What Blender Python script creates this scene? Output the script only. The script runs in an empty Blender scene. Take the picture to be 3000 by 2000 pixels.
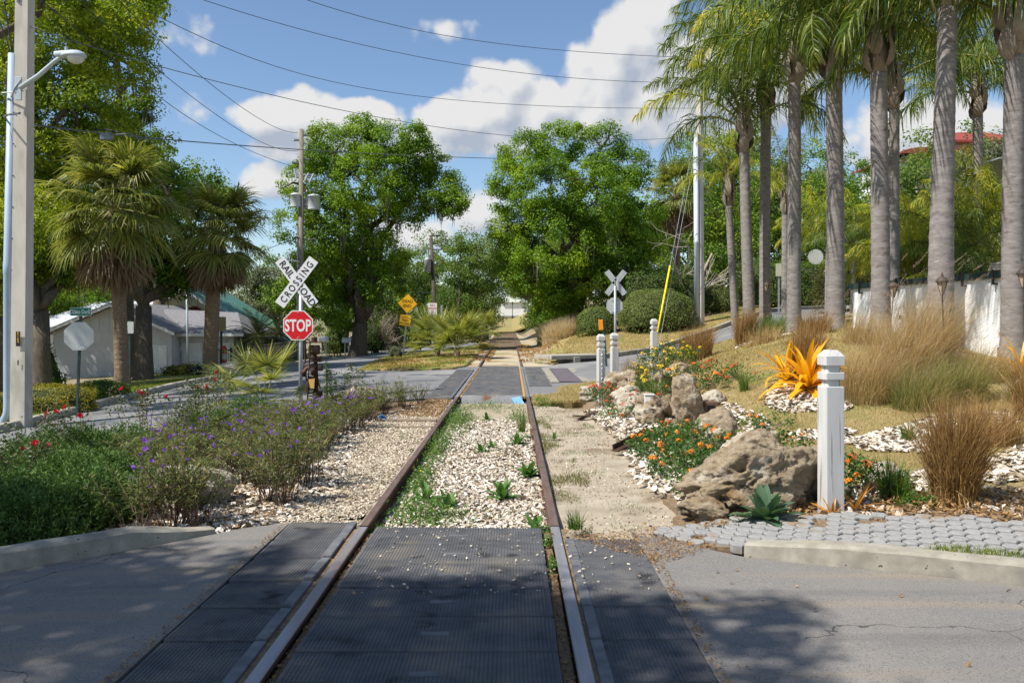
import bpy, bmesh, math, random
import numpy as np
from mathutils import Vector, Matrix, noise as mnoise

random.seed(7)
rng = np.random.default_rng(7)
sc = bpy.context.scene
C = sc.collection
R = math.radians

# ------------------------------------------------------------------ camera
CAMZ = 1.675
cd = bpy.data.cameras.new('camera')
cam = bpy.data.objects.new('camera', cd)
C.objects.link(cam)
cam.location = (0, 0, CAMZ)
cam.rotation_euler = (R(90), 0, 0)
cd.sensor_width = 36
cd.lens = 30
cd.shift_y = -0.0204
cd.clip_start = 0.05
cd.clip_end = 6000
sc.camera = cam
F, CX, HY = 1960.0, 1176.0, 736.0          # focal length and horizon in 2352 px wide picture units


def P(dx, dy, Y):
    return np.array([(dx - CX) / F * Y, Y, CAMZ - (dy - HY) / F * Y])


# ------------------------------------------------------------------ sun and exposure
SUN_EL, SUN_AZ = R(54), R(243)              # azimuth clockwise from +Y: the sun stands left and a little behind
sun_dir = Vector((math.sin(SUN_AZ) * math.cos(SUN_EL), math.cos(SUN_AZ) * math.cos(SUN_EL), math.sin(SUN_EL)))
sl = bpy.data.lights.new('sun', 'SUN')
sl.energy = 5.0
sl.angle = R(0.53)
sl.color = (1.0, 0.945, 0.86)
so = bpy.data.objects.new('sun', sl)
C.objects.link(so)
so.rotation_euler = sun_dir.to_track_quat('Z', 'Y').to_euler()
so.location = (-30, -20, 60)
sc.view_settings.view_transform = 'Standard'
sc.view_settings.look = 'None'
sc.view_settings.gamma = 1
sc.view_settings.use_curve_mapping = False
sc.view_settings.exposure = 0.45
sc.cycles.max_bounces = 6
sc.cycles.diffuse_bounces = 3
sc.cycles.glossy_bounces = 2
sc.cycles.transmission_bounces = 4
sc.cycles.transparent_max_bounces = 4
sc.cycles.caustics_reflective = False
sc.cycles.caustics_refractive = False

# ------------------------------------------------------------------ world: sky with cumulus clouds
w = bpy.data.worlds.new('World')
sc.world = w
w.use_nodes = True
nt = w.node_tree
nt.nodes.clear()


def add(nt, t, **k):
    n = nt.nodes.new(t)
    for a, b in k.items():
        setattr(n, a, b)
    return n


def math_(nt, op, a, b=None, clamp=False):
    n = nt.nodes.new('ShaderNodeMath')
    n.operation = op
    n.use_clamp = clamp
    for i, v in enumerate((a, b)):
        if v is None:
            continue
        if isinstance(v, (int, float)):
            n.inputs[i].default_value = v
        else:
            nt.links.new(v, n.inputs[i])
    return n.outputs[0]


def cloud_group():
    g = bpy.data.node_groups.new('cloud_density', 'ShaderNodeTree')
    g.interface.new_socket('az', in_out='INPUT', socket_type='NodeSocketFloat')
    g.interface.new_socket('el', in_out='INPUT', socket_type='NodeSocketFloat')
    g.interface.new_socket('d', in_out='OUTPUT', socket_type='NodeSocketFloat')
    gi = g.nodes.new('NodeGroupInput')
    go = g.nodes.new('NodeGroupOutput')
    az, el = gi.outputs[0], gi.outputs[1]
    blobs = [  # picture x, y, half width, half height, weight
        (1470, 90, 120, 130, 1), (1385, 190, 120, 110, 1), (1560, 190, 170, 150, 1), (1420, 270, 170, 85, .9), (1720, 220, 200, 150, .9),
        (1150, 225, 130, 95, 1), (1060, 275, 130, 62, 1), (1240, 255, 100, 85, 1), (1160, 320, 190, 55, .7),
        (710, 275, 130, 85, 1), (620, 275, 105, 62, 1), (830, 275, 120, 60, 1), (720, 335, 190, 50, .8), (960, 335, 160, 50, .6),
        (430, 78, 120, 50, .40), (620, 420, 90, 52, .65), (1095, 490, 110, 70, .75), (960, 540, 170, 50, .6),
        (1000, 70, 160, 36, .26), (430, 255, 80, 40, .30), (2120, 310, 260, 110, .9), (-250, 200, 260, 140, .9)]
    acc = None
    for bx, by, hw, hh, wt in blobs:
        a0 = math.atan2(bx - CX, F)
        e0 = math.atan2((HY - by) * math.cos(a0), F)
        ra = hw / F * math.cos(a0) ** 2
        re = hh / F * math.cos(a0)
        x = math_(g, 'POWER', math_(g, 'DIVIDE', math_(g, 'SUBTRACT', az, a0), ra), 2)
        y = math_(g, 'POWER', math_(g, 'DIVIDE', math_(g, 'SUBTRACT', el, e0), re), 2)
        v = math_(g, 'MULTIPLY', math_(g, 'SUBTRACT', 1.0, math_(g, 'ADD', x, y)), wt * 1.15)
        acc = v if acc is None else math_(g, 'SMOOTH_MAX', acc, v)
        if acc is not v:
            acc.node.inputs[2].default_value = .3
    cv = g.nodes.new('ShaderNodeCombineXYZ')
    g.links.new(az, cv.inputs[0])
    g.links.new(el, cv.inputs[1])
    n1 = add(g, 'ShaderNodeTexNoise')
    n1.inputs['Scale'].default_value = 17
    n1.inputs['Detail'].default_value = 9
    n1.inputs['Roughness'].default_value = .62
    g.links.new(cv.outputs[0], n1.inputs['Vector'])
    n2 = add(g, 'ShaderNodeTexVoronoi', feature='SMOOTH_F1')
    n2.inputs['Scale'].default_value = 26
    n2.inputs['Detail'].default_value = 2.5
    n2.inputs['Smoothness'].default_value = .5
    g.links.new(cv.outputs[0], n2.inputs['Vector'])
    nz = math_(g, 'SUBTRACT', math_(g, 'MULTIPLY', n1.outputs[0], 1.25), math_(g, 'MULTIPLY', n2.outputs[0], .75))
    # the same kind of fair weather cloud all round the sky outside the picture
    n3 = add(g, 'ShaderNodeTexNoise')
    n3.inputs['Scale'].default_value = 3.2
    n3.inputs['Detail'].default_value = 5
    g.links.new(cv.outputs[0], n3.inputs['Vector'])
    out = math_(g, 'MULTIPLY', math_(g, 'SUBTRACT', math_(g, 'ABSOLUTE', az), .75), 4.0, True)
    gen = math_(g, 'SUBTRACT', math_(g, 'MULTIPLY', math_(g, 'SUBTRACT', n3.outputs[0], .5), 4.0), math_(g, 'MULTIPLY', math_(g, 'SUBTRACT', 1.0, out), 2.5))
    acc = math_(g, 'MAXIMUM', acc, gen)
    acc = math_(g, 'MAXIMUM', acc, -1.5)
    g.links.new(math_(g, 'ADD', acc, math_(g, 'MULTIPLY', math_(g, 'SUBTRACT', nz, .20), .75)), go.inputs[0])
    return g


CG = cloud_group()
tc = add(nt, 'ShaderNodeTexCoord')
sep = add(nt, 'ShaderNodeSeparateXYZ')
nt.links.new(tc.outputs['Generated'], sep.inputs[0])
az = math_(nt, 'ARCTAN2', sep.outputs[0], sep.outputs[1])
el = math_(nt, 'ARCSINE', sep.outputs[2])


def dens(a, e):
    n = nt.nodes.new('ShaderNodeGroup')
    n.node_tree = CG
    nt.links.new(a, n.inputs[0])
    nt.links.new(e, n.inputs[1])
    return n.outputs[0]


d0 = dens(az, el)
d1 = dens(math_(nt, 'SUBTRACT', az, .012), math_(nt, 'ADD', el, .022))
mr = add(nt, 'ShaderNodeMapRange', interpolation_type='SMOOTHSTEP')
mr.inputs[1].default_value = -.05
mr.inputs[2].default_value = .38
nt.links.new(d0, mr.inputs[0])
lit = math_(nt, 'ADD', .62, math_(nt, 'MULTIPLY', math_(nt, 'SUBTRACT', d0, d1), 1.25))
lit = math_(nt, 'MINIMUM', math_(nt, 'MAXIMUM', lit, 0.0), 1.0)
ramp = add(nt, 'ShaderNodeValToRGB')
ramp.color_ramp.elements[0].color = (3.0, 3.4, 4.1, 1)
ramp.color_ramp.elements[1].color = (5.6, 5.6, 5.6, 1)
ramp.color_ramp.elements[0].position = .1
ramp.color_ramp.elements[1].position = 1
nt.links.new(lit, ramp.inputs[0])
sky = add(nt, 'ShaderNodeTexSky', sky_type='NISHITA')
sky.sun_disc = False
sky.sun_elevation = SUN_EL
sky.sun_rotation = SUN_AZ
sky.altitude = 0
sky.air_density = 1.0
sky.dust_density = 0.15
sky.ozone_density = 3.4
mix = add(nt, 'ShaderNodeMix', data_type='RGBA')
nt.links.new(mr.outputs[0], mix.inputs[0])
nt.links.new(sky.outputs[0], mix.inputs[6])
nt.links.new(ramp.outputs[0], mix.inputs[7])
bg = add(nt, 'ShaderNodeBackground')
bg.inputs[1].default_value = 0.106
nt.links.new(mix.outputs[2], bg.inputs[0])
w.cycles.sampling_method = 'MANUAL'
w.cycles.sample_map_resolution = 256
wo = add(nt, 'ShaderNodeOutputWorld')
nt.links.new(bg.outputs[0], wo.inputs[0])

# ------------------------------------------------------------------ object helpers


def thing(name, label, cat, loc=(0, 0, 0), rot=(0, 0, 0), group=None):
    o = bpy.data.objects.new(name, None)
    C.objects.link(o)
    o.empty_display_size = .2
    o.location = tuple(float(v) for v in loc)
    o.rotation_euler = rot if isinstance(rot, tuple) else (0, 0, rot)
    o['label'] = label
    o['category'] = cat
    if group:
        o['group'] = group
    return o


def tag(o, label, cat, group=None):
    o['label'] = label
    o['category'] = cat
    if group:
        o['group'] = group
    return o


def mesh(name, geos, mats, smooth=False):
    """geos: list of (V, F, material index); F has rows of 3 or 4 indices"""
    if not isinstance(mats, (list, tuple)):
        mats = [mats]
    vs, ls, tot, mi = [], [], [], []
    off = 0
    for g in geos:
        V, Fc = np.asarray(g[0], float).reshape(-1, 3), g[1]
        m = g[2] if len(g) > 2 else 0
        vs.append(V)
        groups = Fc if isinstance(Fc, list) and len(Fc) and isinstance(Fc[0], np.ndarray) else [Fc]
        for f in groups:
            f = np.asarray(f)
            if f.size == 0:
                continue
            ls.append((f + off).ravel())
            tot.append(np.full(len(f), f.shape[1]))
            mi.append(np.full(len(f), m))
        off += len(V)
    me = bpy.data.meshes.new(name)
    V = np.concatenate(vs)
    L = np.concatenate(ls).astype(np.int32)
    T = np.concatenate(tot).astype(np.int32)
    MI = np.concatenate(mi).astype(np.int32)
    me.vertices.add(len(V))
    me.vertices.foreach_set('co', V.astype(np.float32).ravel())
    me.loops.add(len(L))
    me.loops.foreach_set('vertex_index', L)
    me.polygons.add(len(T))
    me.polygons.foreach_set('loop_start', np.concatenate([[0], np.cumsum(T)[:-1]]).astype(np.int32))
    me.polygons.foreach_set('loop_total', T)
    me.polygons.foreach_set('material_index', MI)
    me.polygons.foreach_set('use_smooth', np.full(len(T), bool(smooth)))
    for m in mats:
        me.materials.append(m)
    me.update(calc_edges=True)
    return me


def obj(name, me, parent=None, loc=(0, 0, 0), rot=(0, 0, 0), scale=None, kind=None, label=None):
    o = bpy.data.objects.new(name, me)
    C.objects.link(o)
    if parent is not None:
        o.parent = parent
    o.location = tuple(float(v) for v in loc)
    o.rotation_euler = rot
    if scale is not None:
        o.scale = (scale,) * 3 if isinstance(scale, (int, float)) else scale
    if kind:
        o['kind'] = kind
    if label:
        o['label'] = label
    return o


def part(name, geos, mats, parent, smooth=False, **k):
    if isinstance(geos, tuple):
        geos = [geos]
    return obj(name, mesh(name, geos, mats, smooth), parent, **k)


def dup(root, loc=None, rz=None, scale=None, label=None, group=None):
    kids = {}
    for o in KIDS(root):
        kids[o] = KIDS(o)
    r = root.copy()
    C.objects.link(r)
    if loc is not None:
        r.location = tuple(float(v) for v in loc)
    if rz is not None:
        r.rotation_euler = (0, 0, rz)
    if scale is not None:
        r.scale = (scale,) * 3 if isinstance(scale, (int, float)) else scale
    if label:
        r['label'] = label
    if group:
        r['group'] = group
    for ch, gs in kids.items():
        c = ch.copy()
        C.objects.link(c)
        c.parent = r
        for g in gs:
            d = g.copy()
            C.objects.link(d)
            d.parent = c
    return r


def KIDS(o):
    return list(o.children)


# ------------------------------------------------------------------ geometry helpers
def box(sx, sy, sz, c=(0, 0, 0), rz=0.0):
    x, y, z = sx / 2, sy / 2, sz / 2
    V = np.array([(-x, -y, -z), (x, -y, -z), (x, y, -z), (-x, y, -z), (-x, -y, z), (x, -y, z), (x, y, z), (-x, y, z)])
    if rz:
        V = V @ rotz(rz).T
    Fc = np.array([(0, 3, 2, 1), (4, 5, 6, 7), (0, 1, 5, 4), (1, 2, 6, 5), (2, 3, 7, 6), (3, 0, 4, 7)])
    return V + np.array(c), Fc


def bbox(sx, sy, sz, c=(0, 0, 0), b=.01):
    """box with chamfered edges"""
    bm = bmesh.new()
    bmesh.ops.create_cube(bm, size=1)
    bmesh.ops.scale(bm, vec=(sx, sy, sz), verts=bm.verts)
    bmesh.ops.bevel(bm, geom=list(bm.edges), offset=b, segments=2, affect='EDGES', profile=.6)
    return from_bm(bm, c)


def from_bm(bm, c=(0, 0, 0)):
    bmesh.ops.triangulate(bm, faces=bm.faces)
    bm.verts.index_update()
    V = np.array([v.co[:] for v in bm.verts]) + np.array(c)
    Fc = np.array([[v.index for v in f.verts] for f in bm.faces])
    bm.free()
    return V, Fc


def rotz(a):
    c, s = math.cos(a), math.sin(a)
    return np.array([(c, -s, 0), (s, c, 0), (0, 0, 1)])


def rotx(a):
    c, s = math.cos(a), math.sin(a)
    return np.array([(1, 0, 0), (0, c, -s), (0, s, c)])


def roty(a):
    c, s = math.cos(a), math.sin(a)
    return np.array([(c, 0, s), (0, 1, 0), (-s, 0, c)])


def xf(g, M=None, t=(0, 0, 0)):
    V = g[0]
    if M is not None:
        V = V @ np.asarray(M).T
    return (V + np.array(t),) + tuple(g[1:])


def tube(path, rad, n=8, cap=True):
    p = np.asarray(path, float)
    m = len(p)
    r = np.full(m, rad) if np.isscalar(rad) else np.asarray(rad, float)
    d = np.gradient(p, axis=0)
    d /= np.linalg.norm(d, axis=1)[:, None] + 1e-9
    ref = np.array([0, 0, 1.0]) if abs(d[:, 2]).mean() < .8 else np.array([1.0, 0, 0])
    u = np.cross(d, ref)
    u /= np.linalg.norm(u, axis=1)[:, None] + 1e-9
    v = np.cross(d, u)
    a = np.arange(n) / n * 2 * np.pi
    V = p[:, None] + r[:, None, None] * (u[:, None] * np.cos(a)[None, :, None] + v[:, None] * np.sin(a)[None, :, None])
    V = V.reshape(-1, 3)
    i, j = np.meshgrid(np.arange(m - 1), np.arange(n), indexing='ij')
    k = (j + 1) % n
    Fc = np.stack([i * n + j, (i + 1) * n + j, (i + 1) * n + k, i * n + k], -1).reshape(-1, 4)
    fs = [Fc]
    if cap:
        V = np.vstack([V, p[0], p[-1]])
        jj = np.arange(n)
        kk = (jj + 1) % n
        fs.append(np.vstack([np.stack([np.full(n, m * n), jj, kk], -1), np.stack([np.full(n, m * n + 1), (m - 1) * n + kk, (m - 1) * n + jj], -1)]))
    return V, fs


def lathe(prof, n=16):
    pr = np.asarray(prof, float)
    m = len(pr)
    a = np.arange(n) / n * 2 * np.pi
    V = np.stack([pr[:, None, 0] * np.cos(a), pr[:, None, 0] * np.sin(a), np.repeat(pr[:, None, 1], n, 1)], -1).reshape(-1, 3)
    i, j = np.meshgrid(np.arange(m - 1), np.arange(n), indexing='ij')
    k = (j + 1) % n
    return V, np.stack([i * n + j, i * n + k, (i + 1) * n + k, (i + 1) * n + j], -1).reshape(-1, 4)


def plate(poly, t, y0=0.0):
    """flat shape given in x,z standing in the XZ plane, thickness t behind y0 (front faces -y)"""
    p = np.asarray(poly, float)
    n = len(p)
    V = np.vstack([np.stack([p[:, 0], np.full(n, y0), p[:, 1]], -1), np.stack([p[:, 0], np.full(n, y0 + t), p[:, 1]], -1)])
    j = np.arange(n)
    k = (j + 1) % n
    sides = np.stack([j, j + n, k + n, k], -1)
    fan = np.array([(0, i, i + 1) for i in range(1, n - 1)])
    return V, [sides, np.vstack([fan, fan[:, ::-1] + n])]


def ngon(n, r, rot=0.0):
    return [(r * math.cos(rot + 2 * math.pi * i / n), r * math.sin(rot + 2 * math.pi * i / n)) for i in range(n)]


def rrect(w, h, r=.03, n=4):
    o = []
    for cx, cy, a in ((w / 2 - r, h / 2 - r, 0), (-w / 2 + r, h / 2 - r, 90), (-w / 2 + r, -h / 2 + r, 180), (w / 2 - r, -h / 2 + r, 270)):
        for i in range(n + 1):
            t = R(a + 90 * i / n)
            o.append((cx + r * math.cos(t), cy + r * math.sin(t)))
    return o


def text(s, h, y=0.0, xs=1.0, bold=0.0, c=(0, 0), rot=0.0, space=1.0):
    """lettering as flat mesh in the XZ plane, centred at c, cap height h"""
    cu = bpy.data.curves.new('lettering', 'FONT')
    cu.body = s
    cu.size = 1
    cu.offset = bold
    cu.space_character = space
    cu.resolution_u = 3
    cu.extrude = 0.0
    o = bpy.data.objects.new('lettering', cu)
    C.objects.link(o)
    dg = bpy.context.evaluated_depsgraph_get()
    me = o.evaluated_get(dg).to_mesh()
    me.calc_loop_triangles()
    V = np.array([v.co[:] for v in me.vertices])
    Fc = np.array([t.vertices[:] for t in me.loop_triangles])
    o.evaluated_get(dg).to_mesh_clear()
    bpy.data.objects.remove(o)
    bpy.data.curves.remove(cu)
    mn, mx = V.min(0), V.max(0)
    k = h / 0.695
    x = (V[:, 0] - (mn[0] + mx[0]) / 2) * k * xs
    z = (V[:, 1] - 0.3475) * k
    ca, sa = math.cos(rot), math.sin(rot)
    X = x * ca - z * sa + c[0]
    Z = x * sa + z * ca + c[1]
    # front faces -y
    return np.stack([X, np.full(len(X), y), Z], -1), Fc


def inst(g, M, T):
    """merge len(T) copies of g with 3x3 matrices M and offsets T"""
    V, Fc = g[0], g[1]
    n = len(T)
    W = np.einsum('nij,vj->nvi', M, V) + T[:, None]
    off = (np.arange(n) * len(V))[:, None, None]
    groups = Fc if isinstance(Fc, list) else [Fc]
    fs = [(f[None] + off).reshape(-1, f.shape[1]) for f in groups]
    return W.reshape(-1, 3), fs


def rand_rots(n, tilt=.4, r=None):
    """random heading with small tilts"""
    r = r or rng
    a = r.uniform(0, 2 * np.pi, n)
    t1 = r.normal(0, tilt, n)
    t2 = r.normal(0, tilt, n)
    ca, sa = np.cos(a), np.sin(a)
    Z = np.zeros(n)
    O = np.ones(n)
    Rz = np.stack([ca, -sa, Z, sa, ca, Z, Z, Z, O], -1).reshape(n, 3, 3)
    c1, s1, c2, s2 = np.cos(t1), np.sin(t1), np.cos(t2), np.sin(t2)
    Rx = np.stack([O, Z, Z, Z, c1, -s1, Z, s1, c1], -1).reshape(n, 3, 3)
    Ry = np.stack([c2, Z, s2, Z, O, Z, -s2, Z, c2], -1).reshape(n, 3, 3)
    return Rz @ Rx @ Ry


def leaves(cen, size, r, up=.5, out=None, aspect=.55, jit=.8):
    """diamond leaves: centres (N,3), size scalar or (N,), out: (N,3) preferred normals"""
    n = len(cen)
    nr = r.normal(0, jit, (n, 3))
    nr[:, 2] += up
    if out is not None:
        nr += out
    nr /= np.linalg.norm(nr, axis=1)[:, None] + 1e-9
    t = r.normal(0, 1, (n, 3))
    t -= (t * nr).sum(1)[:, None] * nr
    t /= np.linalg.norm(t, axis=1)[:, None] + 1e-9
    b = np.cross(nr, t)
    s = np.broadcast_to(size, (n,)) * r.uniform(.7, 1.3, n)
    L = t * (s * .5)[:, None]
    W = b * (s * .5 * aspect)[:, None]
    k = nr * (s * .08)[:, None]
    V = np.stack([cen - L, cen + W * .9 - L * .1 + k, cen + L, cen - W * .9 - L * .1 + k], 1).reshape(-1, 3)
    return V, np.arange(4 * n).reshape(-1, 4)


def blades(base, head, lean, length, width, r, seg=3, curl=1.0):
    """tapering ribbons: base (N,3), head azimuth (N,), lean 0..1.5 (tip tilt), length (N,), width (N,)"""
    n = len(base)
    dh = np.stack([np.cos(head), np.sin(head), np.zeros(n)], -1)
    tw = head + r.uniform(-1.2, 1.2, n)
    sd = np.stack([-np.sin(tw), np.cos(tw), np.zeros(n)], -1)
    pos = base.copy()
    P_ = [pos]
    for i in range(seg):
        t = (i + .5) / seg
        a = lean * ((1 - curl) + curl * 1.6 * t)
        step = length / seg
        pos = pos + dh * (np.sin(a) * step)[:, None] + np.array([0, 0, 1.0]) * (np.cos(a) * step)[:, None]
        P_.append(pos)
    V = []
    for i, p in enumerate(P_):
        t = i / seg
        wv = width * (1 - t) ** .6 * .5 + 1e-4
        V += [p - sd * wv[:, None], p + sd * wv[:, None]]
    V = np.stack(V, 1).reshape(-1, 3)
    m = 2 * (seg + 1)
    off = (np.arange(n) * m)[:, None]
    f = np.array([(2 * i, 2 * i + 1, 2 * i + 3, 2 * i + 2) for i in range(seg)])
    return V, (f[None] + off[..., None]).reshape(-1, 4)


# ------------------------------------------------------------------ materials
def M(name, col, col2=None, scale=6.0, rough=.8, bump=0.0, bscale=40.0, metal=0.0, spec=.3, detail=8, contrast=.5, coord='Object', stretch=None, extra=None, cracks=None):
    m = bpy.data.materials.new(name)
    m.use_nodes = True
    t = m.node_tree
    b = t.nodes['Principled BSDF']
    b.inputs['Roughness'].default_value = rough
    b.inputs['Metallic'].default_value = metal
    b.inputs['Specular IOR Level'].default_value = spec
    c4 = lambda c: (c[0], c[1], c[2], 1)
    b.inputs['Base Color'].default_value = c4(col)
    tcn = t.nodes.new('ShaderNodeTexCoord')
    vec = tcn.outputs[coord]
    if coord == 'Object':       # no two copies carry the same pattern
        oi = t.nodes.new('ShaderNodeObjectInfo')
        va = t.nodes.new('ShaderNodeVectorMath')
        va.operation = 'MULTIPLY_ADD'
        va.inputs[1].default_value = (.731, .731, .731)
        t.links.new(oi.outputs['Location'], va.inputs[0])
        t.links.new(vec, va.inputs[2])
        vec = va.outputs[0]
    if stretch:
        mp = t.nodes.new('ShaderNodeMapping')
        mp.inputs['Scale'].default_value = stretch
        t.links.new(vec, mp.inputs[0])
        vec = mp.outputs[0]
    if col2 is not None:
        n = t.nodes.new('ShaderNodeTexNoise')
        n.inputs['Scale'].default_value = scale
        n.inputs['Detail'].default_value = detail
        n.inputs['Roughness'].default_value = .65
        t.links.new(vec, n.inputs['Vector'])
        rp = t.nodes.new('ShaderNodeValToRGB')
        rp.color_ramp.elements[0].position = .5 - contrast * .3
        rp.color_ramp.elements[1].position = .5 + contrast * .3
        rp.color_ramp.elements[0].color = c4(col)
        rp.color_ramp.elements[1].color = c4(col2)
        t.links.new(n.outputs[0], rp.inputs[0])
        cs = rp.outputs[0]
        if extra:      # (colour, scale, threshold, softness): blotches of a third colour
            for ec, es, et, ew, *st in extra:
                n2 = t.nodes.new('ShaderNodeTexNoise')
                ev = vec
                if st:
                    mp2 = t.nodes.new('ShaderNodeMapping')
                    mp2.inputs['Scale'].default_value = st[0]
                    mp2.inputs['Rotation'].default_value = (0, 0, st[1])
                    t.links.new(vec, mp2.inputs[0])
                    ev = mp2.outputs[0]
                n2.inputs['Scale'].default_value = es
                n2.inputs['Detail'].default_value = 6
                t.links.new(ev, n2.inputs['Vector'])
                mrr = t.nodes.new('ShaderNodeMapRange')
                mrr.inputs[1].default_value = et
                mrr.inputs[2].default_value = et + ew
                t.links.new(n2.outputs[0], mrr.inputs[0])
                mx = t.nodes.new('ShaderNodeMix')
                mx.data_type = 'RGBA'
                t.links.new(mrr.outputs[0], mx.inputs[0])
                t.links.new(cs, mx.inputs[6])
                mx.inputs[7].default_value = c4(ec)
                cs = mx.outputs[2]
        t.links.new(cs, b.inputs['Base Color'])
    if cracks:     # (scale, width, colour): thin broken lines
        vo = t.nodes.new('ShaderNodeTexVoronoi')
        vo.feature = 'DISTANCE_TO_EDGE'
        vo.inputs['Scale'].default_value = cracks[0]
        nw = t.nodes.new('ShaderNodeTexNoise')
        nw.inputs['Scale'].default_value = cracks[0] * 4
        nw.inputs['Detail'].default_value = 5
        t.links.new(vec, nw.inputs['Vector'])
        wv = t.nodes.new('ShaderNodeVectorMath')
        wv.operation = 'MULTIPLY_ADD'
        wv.inputs[1].default_value = (.35 / cracks[0],) * 3
        t.links.new(nw.outputs['Color'], wv.inputs[0])
        t.links.new(vec, wv.inputs[2])
        t.links.new(wv.outputs[0], vo.inputs['Vector'])
        n3 = t.nodes.new('ShaderNodeTexNoise')
        n3.inputs['Scale'].default_value = cracks[0] * .9
        t.links.new(vec, n3.inputs['Vector'])
        m1 = math_(t, 'LESS_THAN', vo.outputs['Distance'], cracks[1] * cracks[0])
        m2 = math_(t, 'GREATER_THAN', n3.outputs[0], .5)
        mx = t.nodes.new('ShaderNodeMix')
        mx.data_type = 'RGBA'
        t.links.new(math_(t, 'MULTIPLY', math_(t, 'MULTIPLY', m1, m2), .8), mx.inputs[0])
        t.links.new(cs, mx.inputs[6])
        mx.inputs[7].default_value = c4(cracks[2])
        t.links.new(mx.outputs[2], b.inputs['Base Color'])
    if bump:
        n = t.nodes.new('ShaderNodeTexNoise')
        n.inputs['Scale'].default_value = bscale
        n.inputs['Detail'].default_value = 8
        n.inputs['Roughness'].default_value = .7
        t.links.new(vec, n.inputs['Vector'])
        bn = t.nodes.new('ShaderNodeBump')
        bn.inputs['Strength'].default_value = min(1, bump * 20)
        bn.inputs['Distance'].default_value = bump
        t.links.new(n.outputs[0], bn.inputs['Height'])
        t.links.new(bn.outputs[0], b.inputs['Normal'])
    return m


def ML(name, cols, trans=.35, rough=.55, spec=.25, clump=.35, cscale=.5, tint=(1.15, 1.1, .6)):
    """leaf material: colour varies per leaf and in large patches; part of the light passes through"""
    m = bpy.data.materials.new(name)
    m.use_nodes = True
    t = m.node_tree
    b = t.nodes['Principled BSDF']
    b.inputs['Roughness'].default_value = rough
    b.inputs['Specular IOR Level'].default_value = spec
    geo = t.nodes.new('ShaderNodeNewGeometry')
    tcn = t.nodes.new('ShaderNodeTexCoord')
    n = t.nodes.new('ShaderNodeTexNoise')
    n.inputs['Scale'].default_value = cscale
    n.inputs['Detail'].default_value = 3
    t.links.new(tcn.outputs['Object'], n.inputs['Vector'])
    mx = t.nodes.new('ShaderNodeMix')
    mx.data_type = 'FLOAT'
    mx.inputs[0].default_value = clump
    t.links.new(geo.outputs['Random Per Island'], mx.inputs[2])
    mrr = t.nodes.new('ShaderNodeMapRange')
    mrr.inputs[1].default_value = .3
    mrr.inputs[2].default_value = .7
    t.links.new(n.outputs[0], mrr.inputs[0])
    t.links.new(mrr.outputs[0], mx.inputs[3])
    rp = t.nodes.new('ShaderNodeValToRGB')
    el_ = rp.color_ramp.elements
    while len(el_) < len(cols):
        el_.new(.5)
    for i, c in enumerate(cols):
        el_[i].position = i / (len(cols) - 1) * .8 + .1
        el_[i].color = (c[0], c[1], c[2], 1)
    t.links.new(mx.outputs[0], rp.inputs[0])
    t.links.new(rp.outputs[0], b.inputs['Base Color'])
    if trans:
        tr = t.nodes.new('ShaderNodeBsdfTranslucent')
        ml = t.nodes.new('ShaderNodeMix')
        ml.data_type = 'RGBA'
        ml.blend_type = 'MULTIPLY'
        ml.inputs[0].default_value = 1
        t.links.new(rp.outputs[0], ml.inputs[6])
        ml.inputs[7].default_value = (tint[0] * 1.5, tint[1] * 1.5, tint[2] * 1.5, 1)
        t.links.new(ml.outputs[2], tr.inputs[0])
        ms = t.nodes.new('ShaderNodeMixShader')
        ms.inputs[0].default_value = trans
        t.links.new(b.outputs[0], ms.inputs[1])
        t.links.new(tr.outputs[0], ms.inputs[2])
        t.links.new(ms.outputs[0], t.nodes['Material Output'].inputs[0])
    return m

# ================================================================== TERRAIN
_cp = [(1.4, y, 0) for y in list(range(-6, 40, 4)) + [50, 60, 75, 90, 110]] + [
    (4, 5.2, .0), (8, 4.5, .0), (8, 0, 0), (16, 4, .1), (16, -4, 0), (3, 3, 0), (2.5, 6.0, .02),
    (2.6, 7.0, .08), (4, 6.6, .12), (6, 6.2, .18), (10, 6.5, .4), (3.6, 7.2, .14),
    (1.9, 8.5, .05), (2.2, 10.1, .08), (2.5, 12.4, .1), (2.2, 18, .06), (2.1, 15.5, .1), (2.9, 17.5, .4),
    (3.5, 11, .2), (3.6, 13.5, .5), (3.87, 16, .82), (4.6, 17.2, 1.05), (4.47, 13, .6), (5.57, 12.5, .55), (5.5, 10.5, .4), (5.9, 9.6, .36),
    (4.9, 8.3, .22), (8, 9, .55), (6.7, 17.5, 1.5), (7, 21, 1.42), (6.9, 24.5, 1.3), (7.2, 15, 1.25), (8.6, 14.7, .98), (9.1, 16.5, .95), (8.9, 22, 1.42), (11, 12, .8),
    (2.1, 17.4, .12), (2.9, 19.6, .16), (2.5, 23.5, .06), (3.9, 21.5, .45), (4.8, 24.2, .55), (5.5, 26.5, .7), (9, 30, 1.35), (14, 35, 2.0), (1.9, 33.8, 0), (6.4, 38.9, .3), (10.2, 43.3, 1.15), (18.8, 53, 2.4), (24, 60, 3.1),
    (4.0, 30, .1), (7.9, 48, 1.6), (2.5, 41, .5), (5.1, 45, .9), (12.3, 52, 2.36), (3.8, 50, 1.06), (25, 62, 3.5), (40, 60, 5), (20, 80, 4), (40, 100, 6), (5, 80, 1.7), (5, 110, 2.2),
    (30, 40, 3.6), (30, 25, 2.9), (20, 22, 2.2), (16, 12, 1.3), (45, 20, 3.5), (45, 0, 2), (14, 28, 1.9)]
_cp = np.array(_cp, float)


def _tps(d2):
    return np.where(d2 > 1e-9, d2 * np.log(d2 + 1e-12) * .5, 0)


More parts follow.
